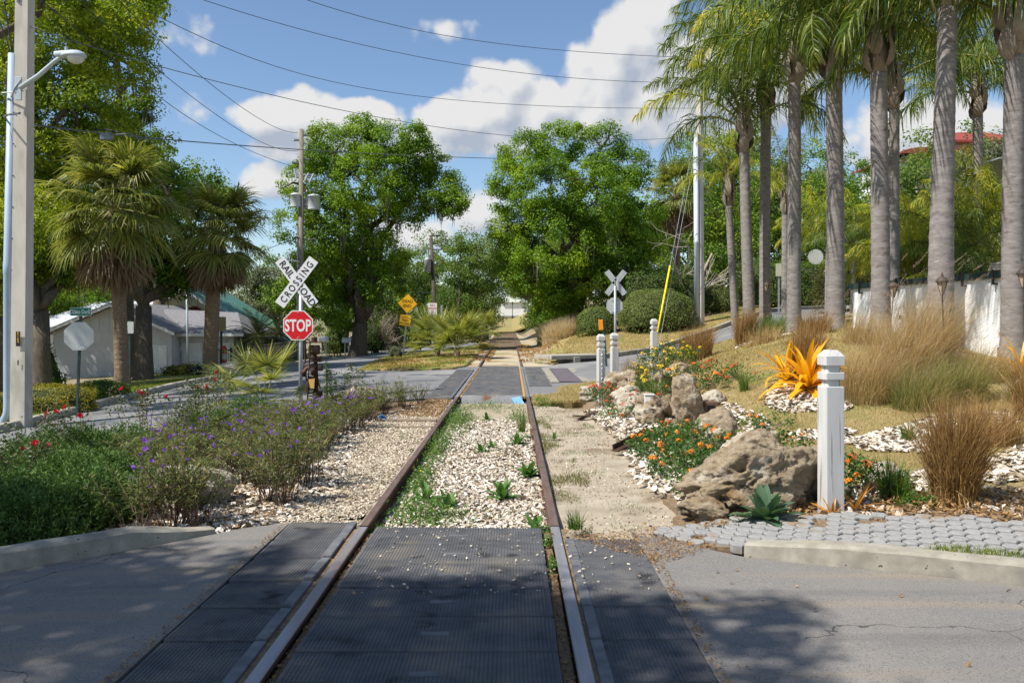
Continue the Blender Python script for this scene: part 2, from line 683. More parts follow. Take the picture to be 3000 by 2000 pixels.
_d2 = ((_cp[:, None, :2] - _cp[None, :, :2]) ** 2).sum(-1)
_n = len(_cp)
_A = np.zeros((_n + 3, _n + 3))
_A[:_n, :_n] = _tps(_d2) + np.eye(_n) * .6
_A[:_n, _n:] = np.hstack([np.ones((_n, 1)), _cp[:, :2]])
_A[_n:, :_n] = _A[:_n, _n:].T
_wt = np.linalg.solve(_A, np.concatenate([_cp[:, 2], np.zeros(3)]))


def sstep(a, b, x):
    t = np.clip((x - a) / (b - a), 0, 1)
    return t * t * (3 - 2 * t)


def H(x, y):
    """height of the bare ground"""
    x = np.asarray(x, float)
    y = np.asarray(y, float)
    x, y = np.broadcast_arrays(x, y)
    sh = x.shape
    x, y = x.ravel(), y.ravel()
    xr = np.clip(x, 1.2, 46)
    yr = np.clip(y, -7, 111)
    d2 = (xr[:, None] - _cp[None, :, 0]) ** 2 + (yr[:, None] - _cp[None, :, 1]) ** 2
    zr = _tps(d2) @ _wt[:_n] + _wt[_n] + _wt[_n + 1] * xr + _wt[_n + 2] * yr
    zr = np.clip(zr, -.05, 7)
    near = sstep(4.5, 6.6, y - .0 * x)
    zr = zr * np.where(y < 6.6, near * (x < 60), 1)
    zr = zr * sstep(.8, 2.1, x)
    l = np.maximum(-x - 2.0, 0)
    zl = -.062 * l * l / (l + 1.2)
    zl = np.maximum(zl, -2.6)
    z = np.where(x > 0, zr, zl)
    t = np.clip(y - 95, 0, 200)
    z = z + t * t / (t + 40) * .026
    return z.reshape(sh) if sh else float(z[0])


def Gd(dx, dy, off=0.0):
    """point of the ground seen at a place of the picture"""
    lo, hi = 2.5, 160.0
    ys = np.concatenate([np.linspace(2.5, 40, 700), np.linspace(40.2, 160, 500)])
    xs = (dx - CX) / F * ys
    zs = CAMZ - (dy - HY) / F * ys
    h = H(xs, ys) + off
    k = np.argmax(zs < h)
    if not (zs < h).any():
        k = len(ys) - 1
    y = ys[k]
    return np.array([(dx - CX) / F * y, y, h[k]])


def G2(x, y, off=0.0):
    return np.array([x, y, float(H(x, y)) + off])


def inside(poly, x, y):
    poly = np.asarray(poly)
    r = np.zeros(len(x), bool)
    n = len(poly)
    for i in range(n):
        x1, y1 = poly[i]
        x2, y2 = poly[(i + 1) % n]
        c = ((y1 > y) != (y2 > y)) & (x < (x2 - x1) * (y - y1) / (y2 - y1 + 1e-12) + x1)
        r ^= c
    return r


def sample(poly, n, r=None):
    r = r or rng
    p = np.asarray(poly)
    mn, mx = p.min(0), p.max(0)
    out = []
    tot = 0
    while tot < n:
        q = r.uniform(mn, mx, (max(64, n), 2))
        q = q[inside(poly, q[:, 0], q[:, 1])]
        out.append(q)
        tot += len(q)
        if tot == 0:
            break
    return np.concatenate(out)[:n]


def smooth_poly(pts, it=2):
    p = np.asarray(pts, float)
    for _ in range(it):
        a = p * .75 + np.roll(p, -1, 0) * .25
        b = p * .25 + np.roll(p, -1, 0) * .75
        p = np.stack([a, b], 1).reshape(-1, 2)
    return p


def sheet(name, poly, off, mats, step=.5, kind='structure', skirt=.2, parent=None, wob=0.0, rag=0.0, hfun=None):
    """a polygon draped over the ground"""
    poly = np.asarray(poly, float)
    if rag:
        q = []
        r = np.random.default_rng(len(name))
        n = len(poly)
        for i in range(n):
            a, b = poly[i], poly[(i + 1) % n]
            L = np.linalg.norm(b - a)
            k = max(1, int(L / .16))
            for j in range(k):
                p_ = a + (b - a) * j / k
                q.append(p_ + (r.normal(0, rag, 2) if j else 0))
        poly = np.array(q)
    bm = bmesh.new()
    vs = [bm.verts.new((x, y, 0)) for x, y in poly]
    f = bm.faces.new(vs)
    if f.normal.z < 0:
        pass
    bmesh.ops.triangulate(bm, faces=bm.faces)
    mn, mx = poly.min(0), poly.max(0)
    for ax in (0, 1):
        v = math.ceil(mn[ax] / step) * step + 1e-4
        while v < mx[ax]:
            co = [0, 0, 0]
            no = [0, 0, 0]
            co[ax] = v
            no[ax] = 1
            bmesh.ops.bisect_plane(bm, geom=bm.verts[:] + bm.edges[:] + bm.faces[:], plane_co=co, plane_no=no, dist=1e-5)
            v += step
    bmesh.ops.remove_doubles(bm, verts=bm.verts, dist=1e-4)
    bm.normal_update()
    for f in bm.faces:
        if f.normal.z < 0:
            f.normal_flip()
    co = np.array([v.co[:] for v in bm.verts])
    hz = (hfun or H)(co[:, 0], co[:, 1]) + off
    if wob:
        hz = hz + wob * np.array([mnoise.noise((c[0] * 1.3, c[1] * 1.3, 3.3)) for c in co])
    for v, z in zip(bm.verts, hz):
        v.co.z = z
    if skirt:
        be = [e for e in bm.edges if e.is_boundary]
        ret = bmesh.ops.extrude_edge_only(bm, edges=be)
        for v in [g for g in ret['geom'] if isinstance(g, bmesh.types.BMVert)]:
            v.co.z -= skirt
    me = bpy.data.meshes.new(name)
    bm.to_mesh(me)
    bm.free()
    for m in (mats if isinstance(mats, list) else [mats]):
        me.materials.append(m)
    for p_ in me.polygons:
        p_.use_smooth = False
    return obj(name, me, parent, kind=kind)


# ------------------------------------------------------------------ ground materials
m_soil = M('soil', (.20, .16, .10), (.30, .25, .16), 3, .95, .02, 30, extra=[((.13, .15, .05), 1.2, .52, .12)])
m_grass_soil = M('grass_soil', (.26, .20, .085), (.36, .28, .13), 9, .95, .03, 60, extra=[((.17, .19, .05), 1.1, .52, .15)])
m_verge_soil = M('verge_soil', (.17, .19, .035), (.27, .26, .07), 7, .95, .03, 60)
m_asphalt = M('asphalt', (.135, .127, .12), (.25, .235, .215), 70, .92, .012, 110, cracks=(.55, .006, (.05, .045, .04)), contrast=1.0, extra=[((.24, .22, .195), .8, .48, .3), ((.25, .21, .16), 1.0, .53, .16, (.25, 3.2, 1), R(20)), ((.14, .132, .125), .9, .55, .16, (.3, 2.4, 1), R(14)), ((.055, .053, .053), 120, .60, .05), ((.36, .35, .33), 110, .66, .04)])
m_asphalt_far = M('asphalt_far', (.14, .143, .15), (.225, .225, .225), 30, .9, .006, 120, extra=[((.27, .265, .255), .25, .5, .12), ((.115, .12, .13), .5, .58, .06)], cracks=(.3, .012, (.06, .06, .06)))
m_sand = M('sand', (.30, .25, .185), (.42, .365, .28), 2.4, .95, .02, 45, extra=[((.21, .165, .11), 1.7, .54, .12)])
m_gravel = M('gravel', (.36, .30, .225), (.60, .54, .44), 60, .95, .035, 70, contrast=.9, extra=[((.30, .24, .16), 1.3, .53, .12)])
m_mulch = M('mulch', (.14, .09, .05), (.34, .25, .16), 22, .95, .03, 60, contrast=.8)
m_farsand = M('far_sand', (.36, .30, .21), (.50, .44, .33), .6, .95, .02, 25, extra=[((.32, .2, .09), .8, .5, .12), ((.24, .22, .07), .35, .56, .08)])
m_conc = M('kerb_concrete', (.25, .23, .185), (.38, .35, .285), 7, .9, .008, 60, extra=[((.18, .17, .145), 2.2, .53, .14), ((.40, .33, .22), 1.6, .58, .14), ((.06, .055, .05), 28, .68, .03)])
m_conc_low = M('old_concrete', (.30, .28, .24), (.40, .37, .31), 6, .9, .008, 60)

# ------------------------------------------------------------------ ground: one sheet out to the horizon
xs = np.concatenate([[-3000, -1200, -500, -220, -120, -80], np.arange(-60, -12, 2.0), np.arange(-12, 14, .5), np.arange(14, 62, 2.0), [80, 120, 220, 500, 1200, 3000]])
ys = np.concatenate([[-800, -200, -60, -25], np.arange(-12, 40, .5), np.arange(40, 130, 2.0), [140, 160, 190, 230, 300, 450, 800, 1600, 3500]])
X, Y = np.meshgrid(xs, ys, indexing='ij')
Z = H(np.clip(X, -90, 60), np.clip(Y, -20, 260)) - .17
a, b = len(xs), len(ys)
i, j = np.meshgrid(np.arange(a - 1), np.arange(b - 1), indexing='ij')
Fq = np.stack([i * b + j, (i + 1) * b + j, (i + 1) * b + j + 1, i * b + j + 1], -1).reshape(-1, 4)
obj('ground', mesh('ground', [(np.stack([X, Y, Z], -1).reshape(-1, 3), Fq)], m_soil, True), kind='structure')

# ------------------------------------------------------------------ outlines in plan (metres, x right, y away)
KL = [(-16, .5), (-9.5, 3.6), (-6.2, 4.95), (-4.4, 5.6), (-3.58, 5.95), (-3.1, 6.22), (-2.66, 6.56), (-2.36, 6.82)]            # near left kerb, road side
KR = [(1.66, 6.12), (1.82, 6.03), (2.1, 5.9), (2.6, 5.72), (3.3, 5.42), (4.6, 4.85), (7, 3.9), (16, 1.5)]                      # near right kerb, road side
near_road = [(-16, -9), (16, -9)] + KR[::-1] + [(1.0, 6.75), (.93, 6.95)] + [(-1.86, 7.16), (-2.2, 7.0)] + KL[::-1]
KB = [(-26, 5.5), (-15, 11.6), (-10.6, 14.6), (-9.55, 15.9), (-9.75, 18), (-10.35, 22), (-11.0, 28), (-11.0, 33), (-10.7, 38), (-10.4, 44), (-10.5, 50)]   # far left kerb
far_road = KB + [(-10, 56), (-7, 62), (-3, 66), (-1.6, 60), (-4.6, 52), (-6.3, 47), (-6.75, 44), (-6.4, 38), (-5.8, 32), (-3.2, 29.6), (-2.0, 29.9), (-1.9, 31.4), (.9, 31.5), (1.5, 32.6), (1.9, 33.7),
                 (4.2, 36.1), (6.4, 38.7), (10.2, 43.1), (14.5, 48), (18.8, 52.8), (24, 59.6), (31, 67.5), (37, 62), (30, 54.6), (23, 46), (14, 35), (9, 30), (5.5, 26.6), (3.6, 24.6), (2.5, 23.5), (1.3, 22.3),
                 (1.0, 19.3), (-1.75, 18.9), (-3.5, 17.6), (-8, 13.3), (-14, 8.3), (-27, 0)]
bed_left = KL + [(-2.2, 7.05), (-1.86, 7.2), (-1.75, 7.25), (-1.72, 18.6), (-3.6, 17.4), (-8, 13.1), (-14, 8.1), (-16, 6.8)]
ballast_l = [(-2.6, 7.3), (-1.24, 7.2), (-1.24, 18.6), (-1.72, 18.7), (-2.1, 16), (-2.35, 12.5), (-2.3, 9.5)]
ballast_c = [(-1.24, 6.98), (.36, 6.98), (.36, 18.5), (-1.24, 18.5)]
path_r = [(.36, 6.62), (1.0, 6.7), (1.5, 6.95), (1.62, 8.2), (1.62, 10), (1.66, 12), (1.6, 14.5), (1.45, 16.6), (.9, 17.3), (.36, 17.6)]
mulch_r = [(1.4, 6.95), (1.5, 8.2), (1.52, 10), (1.58, 12), (1.5, 14.4), (1.38, 16.6), (1.6, 18.3), (3.1, 18.6), (3.3, 16.6), (2.95, 14.2), (2.95, 12), (2.7, 9.6), (3.0, 8.4), (4.2, 7.9), (6.0, 7.4), (9, 6.9),
           (9, 6.0), (5.5, 6.35), (3.6, 6.75), (2.6, 6.92), (1.9, 6.98)]
lawn_r = [(2.5, 8.4), (2.6, 9.8), (2.85, 12), (2.85, 14.2), (3.2, 16.6), (3.0, 18.4), (1.5, 18.2), (.45, 17.5), (.45, 19.4), (.95, 19.4), (1.3, 22.2), (2.5, 23.4), (3.6, 24.5), (5.5, 26.5), (9, 29.9), (14, 34.9), (17, 33), (9.2, 23), (10, 15), (14, 12), (14, 6), (9, 6.5), (6, 7.1), (4.2, 7.6), (3.0, 8.1)]
verge_l = [(-26, 5.7), (-15, 11.8), (-10.7, 14.8), (-9.7, 16), (-9.9, 18), (-10.5, 22), (-11.15, 28), (-11.15, 33), (-10.85, 38), (-10.6, 44), (-10.7, 50), (-13, 52), (-15.5, 44), (-16, 30), (-17, 22), (-22, 17), (-32, 12)]
island = [(-5.7, 32.2), (-6.3, 38), (-6.6, 44), (-6.2, 46.8), (-4.5, 52), (-1.5, 60), (-3.2, 75), (-1.75, 60), (-1.75, 31.6), (-2.1, 30.1), (-3.1, 29.8)]
far_track = [(-2.4, 118), (-2.0, 60), (-1.85, 31.5), (1.4, 31.6), (1.7, 34), (2.6, 50), (3.0, 62), (2.2, 80), (.9, 100), (.2, 118)]
hill_r = [(1.6, 32.9), (1.85, 33.9), (4.1, 36.3), (6.3, 38.9), (10.1, 43.3), (14.4, 48.2), (18.7, 53), (24, 60), (30, 68), (22, 90), (3.6, 90), (3.2, 70), (3.3, 60), (2.5, 48), (1.6, 36)]
pavers_zone = [(1.15, 6.95), (1.18, 6.7), (1.4, 6.42), (1.7, 6.27), (1.9, 6.18), (2.3, 6.02), (3.0, 5.72), (4.0, 5.26), (6, 4.46), (6.6, 5.4), (4.4, 6.3), (3.6, 6.62), (2.7, 6.86), (1.9, 7.0)]

near_l = [(-16, -9), (-1.868, -9), (-1.868, 7.16), (-2.2, 7.0)] + KL[::-1]
near_r = [(.972, -9), (16, -9)] + KR[::-1] + [(1.3, 6.5), (1.0, 6.75), (.972, 6.95)]
sheet('near_road', near_l, -.022, m_asphalt, 1.0)
sheet('near_road', near_r, -.022, m_asphalt, 1.0)
sheet('crossing_bed', [(-1.868, -9), (.972, -9), (.972, 6.9), (.36, 6.98), (-1.24, 6.98), (-1.868, 7.1)], -.13, m_mulch, 1.0)
sheet('far_road', far_road, -.03, m_asphalt_far, 1.0)
sheet('planting_bed', bed_left, -.055, m_mulch, .5, rag=.02)
sheet('gravel_strip', ballast_l, -.045, m_gravel, .5, rag=.03)
sheet('track_bed', ballast_c, -.125, M('track_soil', (.30, .25, .17), (.45, .39, .29), 14, .95, .03, 60), .5)
sheet('sand_path', path_r, -.075, m_sand, .4, rag=.03, wob=.03)
sheet('shell_bed', mulch_r, -.02, m_mulch, .5, rag=.03)
sheet('lawn', lawn_r, .0, m_grass_soil, .5, rag=.04)
sheet('grass_verge', verge_l, .05, m_verge_soil, 1.0)
sheet('roadside_island', island, .02, M('leafy_soil', (.30, .19, .08), (.36, .29, .11), 2.2, .95, .03, 40, extra=[((.16, .19, .04), .8, .5, .1)]), 1.0, rag=.08)
sheet('far_bank', [(-6, 116), (4, 116), (9, 150), (8, 215), (-12, 215), (-9, 150)], .0, M('bank_grass', (.24, .20, .07), (.32, .26, .10), 1.2, .95), 3.0)
sheet('sandy_track', far_track, -.05, m_farsand, 1.0, rag=.08)
sheet('grassy_slope', hill_r, .03, M('slope_soil', (.27, .19, .08), (.35, .28, .11), 1.4, .95, .03, 40, extra=[((.2, .21, .05), .6, .52, .12)]), 1.0, rag=.06)
PZ = lambda x: .0 + .055 * sstep(1.2, 2.2, np.asarray(x, float))
sheet('pavement', pavers_zone, .0, m_mulch, .3, rag=.02, hfun=lambda x, y: H(x, y) + PZ(x) - .022)


# ------------------------------------------------------------------ kerbs
def kerb(name, label, line, top, width, seg_len, mt, end_drop=0, group=None, below=.08, base=0.0, start_drop=0):
    p = np.asarray(line, float)
    d = np.r_[0, np.cumsum(np.linalg.norm(np.diff(p, axis=0), axis=1))]
    n = max(1, int(round(d[-1] / seg_len)))
    root = thing(name, label, 'kerb', G2(*p[0]), group=group)
    o = np.array(root.location)
    for s in range(n):
        t0, t1 = d[-1] * s / n + .004, d[-1] * (s + 1) / n - .004
        ts = np.linspace(t0, t1, max(4, int((t1 - t0) / .18)))
        q = np.stack([np.interp(ts, d, p[:, 0]), np.interp(ts, d, p[:, 1])], -1)
        tg = np.gradient(q, axis=0)
        tg /= np.linalg.norm(tg, axis=1)[:, None]
        nr = np.stack([-tg[:, 1], tg[:, 0]], -1)       # to the left of travel
        hz = H(q[:, 0], q[:, 1]) + base
        k = top * np.clip((d[-1] - ts) / max(end_drop, 1e-6), .12, 1) if end_drop else np.full(len(ts), top)
        if start_drop:
            k = k * np.clip(.55 + .45 * ts / start_drop, .55, 1)
        prof = [(0.0, -below, 0), (.012, 0, .80), (.03, 0, .95), (.055, 0, 1), (width * .97, 0, 1), (width, -.005, 1), (width, -below - .1, 0)]
        rows = []
        for u, z0, kz in prof:
            rows.append(np.column_stack([q + nr * u, hz + z0 + k * kz]))
        V = np.stack(rows, 1).reshape(-1, 3)
        V = V + rng.normal(0, .0022, V.shape)
        m_, c_ = len(ts), len(prof)
        i, j = np.meshgrid(np.arange(m_ - 1), np.arange(c_ - 1), indexing='ij')
        f = np.stack([i * c_ + j, i * c_ + j + 1, (i + 1) * c_ + j + 1, (i + 1) * c_ + j], -1).reshape(-1, 4)
        caps = np.array([list(range(c_))[::-1], [(m_ - 1) * c_ + x for x in range(c_)]])
        part('kerb_segment', [(V - o, [f, caps])], mt, root)
    return root


kerb('concrete_kerb', 'weathered concrete kerb along the lower left flower bed, tapering into the near road', KL, .125, .15, 2.5, m_conc, end_drop=.62)
kerb('concrete_kerb', 'thick pitted concrete kerb in front of the hexagonal pavers', KR, .12, .16, 2.0, m_conc, start_drop=.55)
kerb('concrete_kerb', 'long mossy kerb between the left grass verge and the shaded road', KB, .13, .16, 3.0, m_conc_low)
kerb('concrete_kerb', 'kerb climbing the far side of the road on the right below the round hedges', [(1.9, 33.85), (4.1, 36.2), (6.4, 38.8), (10.2, 43.2), (14.5, 48.1), (18.8, 52.9), (24, 59.7), (31, 67.6)], .17, .2, 3.0, m_conc)

# ------------------------------------------------------------------ hexagonal pavers
m_paver = M('paver', (.235, .235, .228), (.33, .325, .31), 25, .9, .006, 120, extra=[((.27, .20, .125), 5, .56, .1)])
pv = thing('paver_field', 'band of grey hexagonal paving blocks behind the right kerb', 'paving', G2(2.2, 6.4))
o_ = np.array(pv.location)
hexr = .071
top = [(hexr * .93 * math.cos(R(60 * i)), hexr * .93 * math.sin(R(60 * i))) for i in range(6)]
hv, hf = [], []
rings = [(1.0, -.05), (1.0, .006), (.9, .0145)]
for s_, z_ in rings:
    hv += [(x * s_, y * s_, z_) for x, y in top]
hf4 = np.array([(r_ * 6 + k, r_ * 6 + (k + 1) % 6, (r_ + 1) * 6 + (k + 1) % 6, (r_ + 1) * 6 + k) for r_ in range(2) for k in range(6)])
hf6 = np.array([[12, 13, 14, 15, 16, 17]])
pmesh = mesh('paver', [(np.array(hv), [hf4, hf6])], m_paver)
cnt = 0
ang = R(-23)
cand = []
for r_ in range(-40, 41):
    for c_ in range(-40, 41):
        x = c_ * hexr * 1.5
        y = r_ * hexr * math.sqrt(3) + (c_ % 2) * hexr * math.sqrt(3) / 2
        X_, Y_ = 2.6 + x * math.cos(ang) - y * math.sin(ang), 6.3 + x * math.sin(ang) + y * math.cos(ang)
        cand.append((X_, Y_))
cand = np.array(cand)
ok = inside(np.array(pavers_zone), cand[:, 0], cand[:, 1])
cand = cand[ok]
cand = cand[np.argsort((cand[:, 0] - 2.2) ** 2)]
# only the pavers that can be told apart are objects, the rest lies outside the picture
for x, y in cand[:298]:
    if rng.random() < .05 and y > 6.5:
        continue
    obj('paver', pmesh, pv, loc=(np.array([x, y, float(H(x, y)) + float(PZ(x)) - .012 + rng.normal(0, .0025)]) - o_), rot=(rng.normal(0, .018), rng.normal(0, .018), ang + rng.normal(0, .02)))

# ------------------------------------------------------------------ rubber crossing panels
m_rubber = M('rubber', (.080, .083, .090), (.13, .13, .133), 5, .78, .002, 120, spec=.2, extra=[((.17, .155, .135), 2.2, .52, .16), ((.035, .036, .04), 3.5, .6, .1)])
m_rubber_lip = M('rubber_lip', (.085, .09, .10), (.17, .17, .175), 8, .6, .002, 80, spec=.3)


def panel_mesh(wd, ln, nx, ny, lip=0):
    """rubber pad wd x ln with a field of raised nubs; lip: side on which a smooth rail lip runs (-1 left, 1 right)"""
    geos = [tuple(bbox(wd - .004, ln - .02, .075, (0, 0, -.0425), .012)) + (0,)]
    lw = .065 if lip else 0
    x0 = -wd / 2 + .015 + (lw if lip < 0 else 0)
    x1 = wd / 2 - .015 - (lw if lip > 0 else 0)
    px, py = (x1 - x0) / nx, (ln - .03) / ny
    ii, jj = np.meshgrid(np.arange(nx), np.arange(ny), indexing='ij')
    cx = (x0 + px * (ii + .5)).ravel() 
    cy = (-ln / 2 + .015 + py * (jj + .5)).ravel()
    hx, hy = px * .36, py * .40
    nv = np.array([(-hx, -hy, -.006), (hx, -hy, -.006), (hx, hy, -.006), (-hx, hy, -.006), (-hx * .72, -hy * .6, .0), (hx * .72, -hy * .6, .0), (hx * .72, hy * .6, .0), (-hx * .72, hy * .6, .0)])
    nf = np.array([(4, 5, 6, 7), (0, 1, 5, 4), (1, 2, 6, 5), (2, 3, 7, 6), (3, 0, 4, 7)])
    T = np.stack([cx, cy, np.zeros(len(cx))], -1)
    keep = np.ones(len(T), bool)
    if not lip:
        keep = ~((abs(T[:, 0] - .02) < .08) & (abs(T[:, 1] + .02) < .03))
    T = T[keep]
    V, fs = inst((nv, nf), np.repeat(np.eye(3)[None], len(T), 0), T)
    geos.append((V, fs, 0))
    if lip:
        geos.append(tuple(bbox(lw, ln - .012, .03, (lip * (wd / 2 - lw / 2 - .001), 0, -.0115), .006)) + (1,))
    else:
        geos.append(tuple(box(.15, .05, .004, (.02, -.02, -.004))) + (1,))
    return mesh('rubber_panel', geos, [m_rubber, m_rubber_lip])


cr = thing('rubber_crossing', 'near rubber level crossing of waffle panels between and beside the rails', 'level crossing', (0, 5, 0))
pc, pl, pr = panel_mesh(1.35, .525, 62, 26), panel_mesh(.555, .525, 22, 26, 1), panel_mesh(.555, .525, 22, 26, -1)
m_letter = M('raised_lettering', (.16, .16, .165), None, rough=.6)
tg_ = text('1-22 512', .026, 0, xs=.85)
lm = mesh('moulded_lettering', [(np.column_stack([tg_[0][:, 0], tg_[0][:, 2], np.zeros(len(tg_[0]))]), tg_[1])], m_letter)
for k in range(11):
    y = 6.97 - .525 * (k + .5)
    if y < 1.2:
        break
    jz = lambda s=.004: float(rng.normal(0, s))
    p_ = obj('rubber_panel', pc, cr, loc=(-.435, y - 5, -.002 + jz(.002)), rot=(jz(.011), jz(.005), jz(.004)))
    obj('moulded_lettering', lm, p_, loc=(.02, -.02, .001))
    obj('rubber_panel', pl, cr, loc=(-1.567, y + .15 - 5, -.006 + jz(.003)), rot=(jz(.016), jz(.011), jz(.008)))
    obj('rubber_panel', pr, cr, loc=(.69, y - .35 - 5, -.006 + jz(.003)), rot=(jz(.016), jz(.011), jz(.008)))

fc = thing('rubber_crossing', 'far rubber level crossing with a rusty end plate at its near edge', 'level crossing', (0, 24, 0))
pcf, plf, prf = panel_mesh(1.36, .9, 34, 20), panel_mesh(.60, .9, 15, 20, 1), panel_mesh(.60, .9, 15, 20, -1)
for k in range(14):
    y = 18.95 + .9 * (k + .5)
    if k < 14:
        obj('rubber_panel', pcf, fc, loc=(-.44, y - 24, -.004 + float(rng.normal(0, .003))), rot=(float(rng.normal(0, .004)), 0, 0))
    if k < 12:
        obj('rubber_panel', plf, fc, loc=(-1.60 + .0 * k, y - .35 - 24, -.006 + float(rng.normal(0, .004))), rot=(float(rng.normal(0, .006)), 0, 0))
    if 2 < k < 13:
        obj('rubber_panel', prf, fc, loc=(.74, y + .5 - 24, -.006 + float(rng.normal(0, .004))), rot=(float(rng.normal(0, .006)), 0, 0))
m_rust = M('rust', (.03, .017, .012), (.085, .042, .028), 9, .75, .004, 60, spec=.3, extra=[((.17, .085, .05), 4.5, .57, .1)])
m_steel = M('worn_steel', (.24, .24, .25), (.34, .32, .31), 12, .45, .002, 80, metal=.4, extra=[((.2, .11, .07), 3, .5, .12)])
V, Fc = box(1.34, .52, .02)
part('end_plate', [xf((V, Fc), rotx(R(24)), (-.44, -5.28, -.095))], M('end_plate_steel', (.20, .20, .21), (.30, .29, .28), 3, .5, .004, 50, metal=.3, extra=[((.20, .10, .06), 2.2, .56, .1)]), fc)
V, Fc = box(.2, .4, .02)
part('painted_corner', [xf((V, Fc), rotx(R(24)) @ rotz(.3), (.14, -5.33, -.098))], M('blue_paint', (.16, .36, .62), (.22, .42, .66), 6, .5), fc)

pt = thing('steel_cover', 'dark rectangular steel cover set in the far road beside the crossing', 'cover', G2(1.62, 26.6))
part('plate', [bbox(.62, 6.4, .03, (0, 0, -.012), .006)], M('cover_steel', (.13, .11, .13), (.18, .15, .17), 3, .6, .003, 60, metal=.2), pt)
for s_ in (-1, 1):
    part('concrete_strip', [bbox(.22, 6.6, .04, (s_ * .44, 0, -.022), .008)], m_conc, pt)

# ------------------------------------------------------------------ the railway track
tr = thing('railway_track', 'rusty single railway track running straight away to the horizon', 'railway track', (0, 18.5, 0))
m_railtop = M('rail_head', (.135, .085, .068), (.20, .14, .115), 20, .5, .002, 60, metal=.25, stretch=(1, .15, 1))
m_railside = M('rail_web', (.075, .04, .028), (.12, .065, .045), 9, .85, .004, 60)
m_railpol = M('rail_head_polished', (.26, .26, .28), (.36, .34, .34), 14, .4, .002, 60, metal=.4, stretch=(1, .1, 1), extra=[((.24, .16, .12), 2, .6, .12)])


def rail(x0, x1, y0, y1, ztop, hm, dip=0):
    prof = [(-.065, -.15, 1), (-.065, -.138, 1), (-.012, -.12, 1), (-.012, -.045, 1), (-.036, -.035, 1), (-.037, -.006, 0), (-.031, 0, 0), (.031, 0, 0), (.037, -.006, 1), (.036, -.035, 1), (.012, -.045, 1), (.012, -.12, 1), (.065, -.138, 1), (.065, -.15, 1)]
    yy = np.arange(y0, y1 + .01, min(1.5, (y1 - y0) / 2))
    yy[-1] = y1
    xx = x0 + (x1 - x0) * (yy - y0) / (y1 - y0)
    zz = np.maximum(H(np.full(len(yy), -.4), yy), 0) * 1.0 + ztop + rng.normal(0, .0025, len(yy))
    n = len(prof)
    V = np.stack([np.stack([xx + a, yy, zz + b], -1) for a, b, _ in prof], 1).reshape(-1, 3)
    i, j = np.meshgrid(np.arange(len(yy) - 1), np.arange(n - 1), indexing='ij')
    f = np.stack([i * n + j, i * n + j + 1, (i + 1) * n + j + 1, (i + 1) * n + j], -1)
    mid = np.array([p_[2] for p_ in prof[:-1]])
    V = V - np.array([0, 18.5, 0])
    hd = f[:, mid == 0].reshape(-1, 4)
    sd = f[:, mid == 1].reshape(-1, 4)
    part('rail', [(V, sd, 1), (np.zeros((0, 3)), np.zeros((0, 4), int), 0), (V, hd, 0)], [hm, m_railside], tr)


for xx in (-1.21, .35):
    rail(xx, xx, -4, 6.95, .002, m_railpol)
    rail(xx, xx, 6.958, 18.7, .006, m_railtop)
    rail(xx, xx, 18.708, 31.5, .002, m_railpol)
    rail(xx, xx - .08, 31.508, 60, .02, m_railtop)
    rail(xx - .08, xx - .35, 60.01, 118, .0, m_railtop)
m_tie = M('sleeper_wood', (.15, .11, .075), (.27, .21, .145), 9, .9, .01, 50, stretch=(.3, 3, 1))
for y, dz, x0, x1 in [(14.55, -.07, -2.0, -1.28), (13.7, -.085, -1.9, -1.28), (16.9, -.09, -1.85, -1.28), (8.25, -.098, -1.95, -1.28), (7.45, -.105, -1.8, -1.28)]:
    part('sleeper', [bbox(x1 - x0, .2, .08, ((x0 + x1) / 2, y - 18.5, dz + .02), .01)], m_tie, tr)
tm = mesh('sleeper', [bbox(2.5, .22, .08, (0, 0, 0), .01)], m_tie)
for k in range(60):
    y = 50 + k * 1.1 + float(rng.normal(0, .1))
    obj('sleeper', tm, tr, loc=(-.55 - .004 * max(0, y - 60), y - 18.5, max(0, float(H(-.4, y))) - .052 + float(rng.normal(0, .008))), rot=(0, 0, float(rng.normal(0, .03))))
# soil packed in the flangeways
for x0, x1 in ((-1.295, -1.25), (.39, .425)):
    sheet('flangeway_soil', [(x0, 1), (x1, 1), (x1, 6.95), (x0, 6.95)], -.022, m_mulch, .5, skirt=.05)
for x0, x1 in ((-1.165, -1.115), (.245, .305)):
    sheet('flangeway_soil', [(x0, 1), (x1, 1), (x1, 6.95), (x0, 6.95)], -.055, m_mulch, .5, skirt=.05)
    sheet('flangeway_soil', [(x0, 19), (x1, 19), (x1, 31), (x0, 31)], -.014, M('leaf_dust', (.35, .22, .07), (.45, .3, .12), 12, .95), 1.0, skirt=.05)

# ================================================================== TREES
m_bark = M('oak_bark', (.075, .06, .045), (.16, .13, .10), 7, .95, .03, 25, stretch=(2, 2, .4))
m_bark2 = M('grey_bark', (.15, .13, .11), (.27, .24, .20), 9, .95, .02, 30, stretch=(2, 2, .4))
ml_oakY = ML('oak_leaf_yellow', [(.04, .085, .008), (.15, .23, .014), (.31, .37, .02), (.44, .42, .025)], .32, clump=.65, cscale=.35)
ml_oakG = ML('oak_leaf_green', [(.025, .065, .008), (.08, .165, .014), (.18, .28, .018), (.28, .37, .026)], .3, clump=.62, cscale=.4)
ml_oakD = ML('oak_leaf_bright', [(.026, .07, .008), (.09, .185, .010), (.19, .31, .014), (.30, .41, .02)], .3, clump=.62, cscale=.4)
ml_far = ML('far_leaf', [(.035, .08, .018), (.085, .16, .028), (.16, .23, .04), (.24, .28, .06)], .4, clump=.5, cscale=.3)
ml_olive = ML('olive_leaf', [(.05, .075, .04), (.10, .13, .07), (.17, .19, .11), (.22, .22, .15)], .3, clump=.4, cscale=.5)
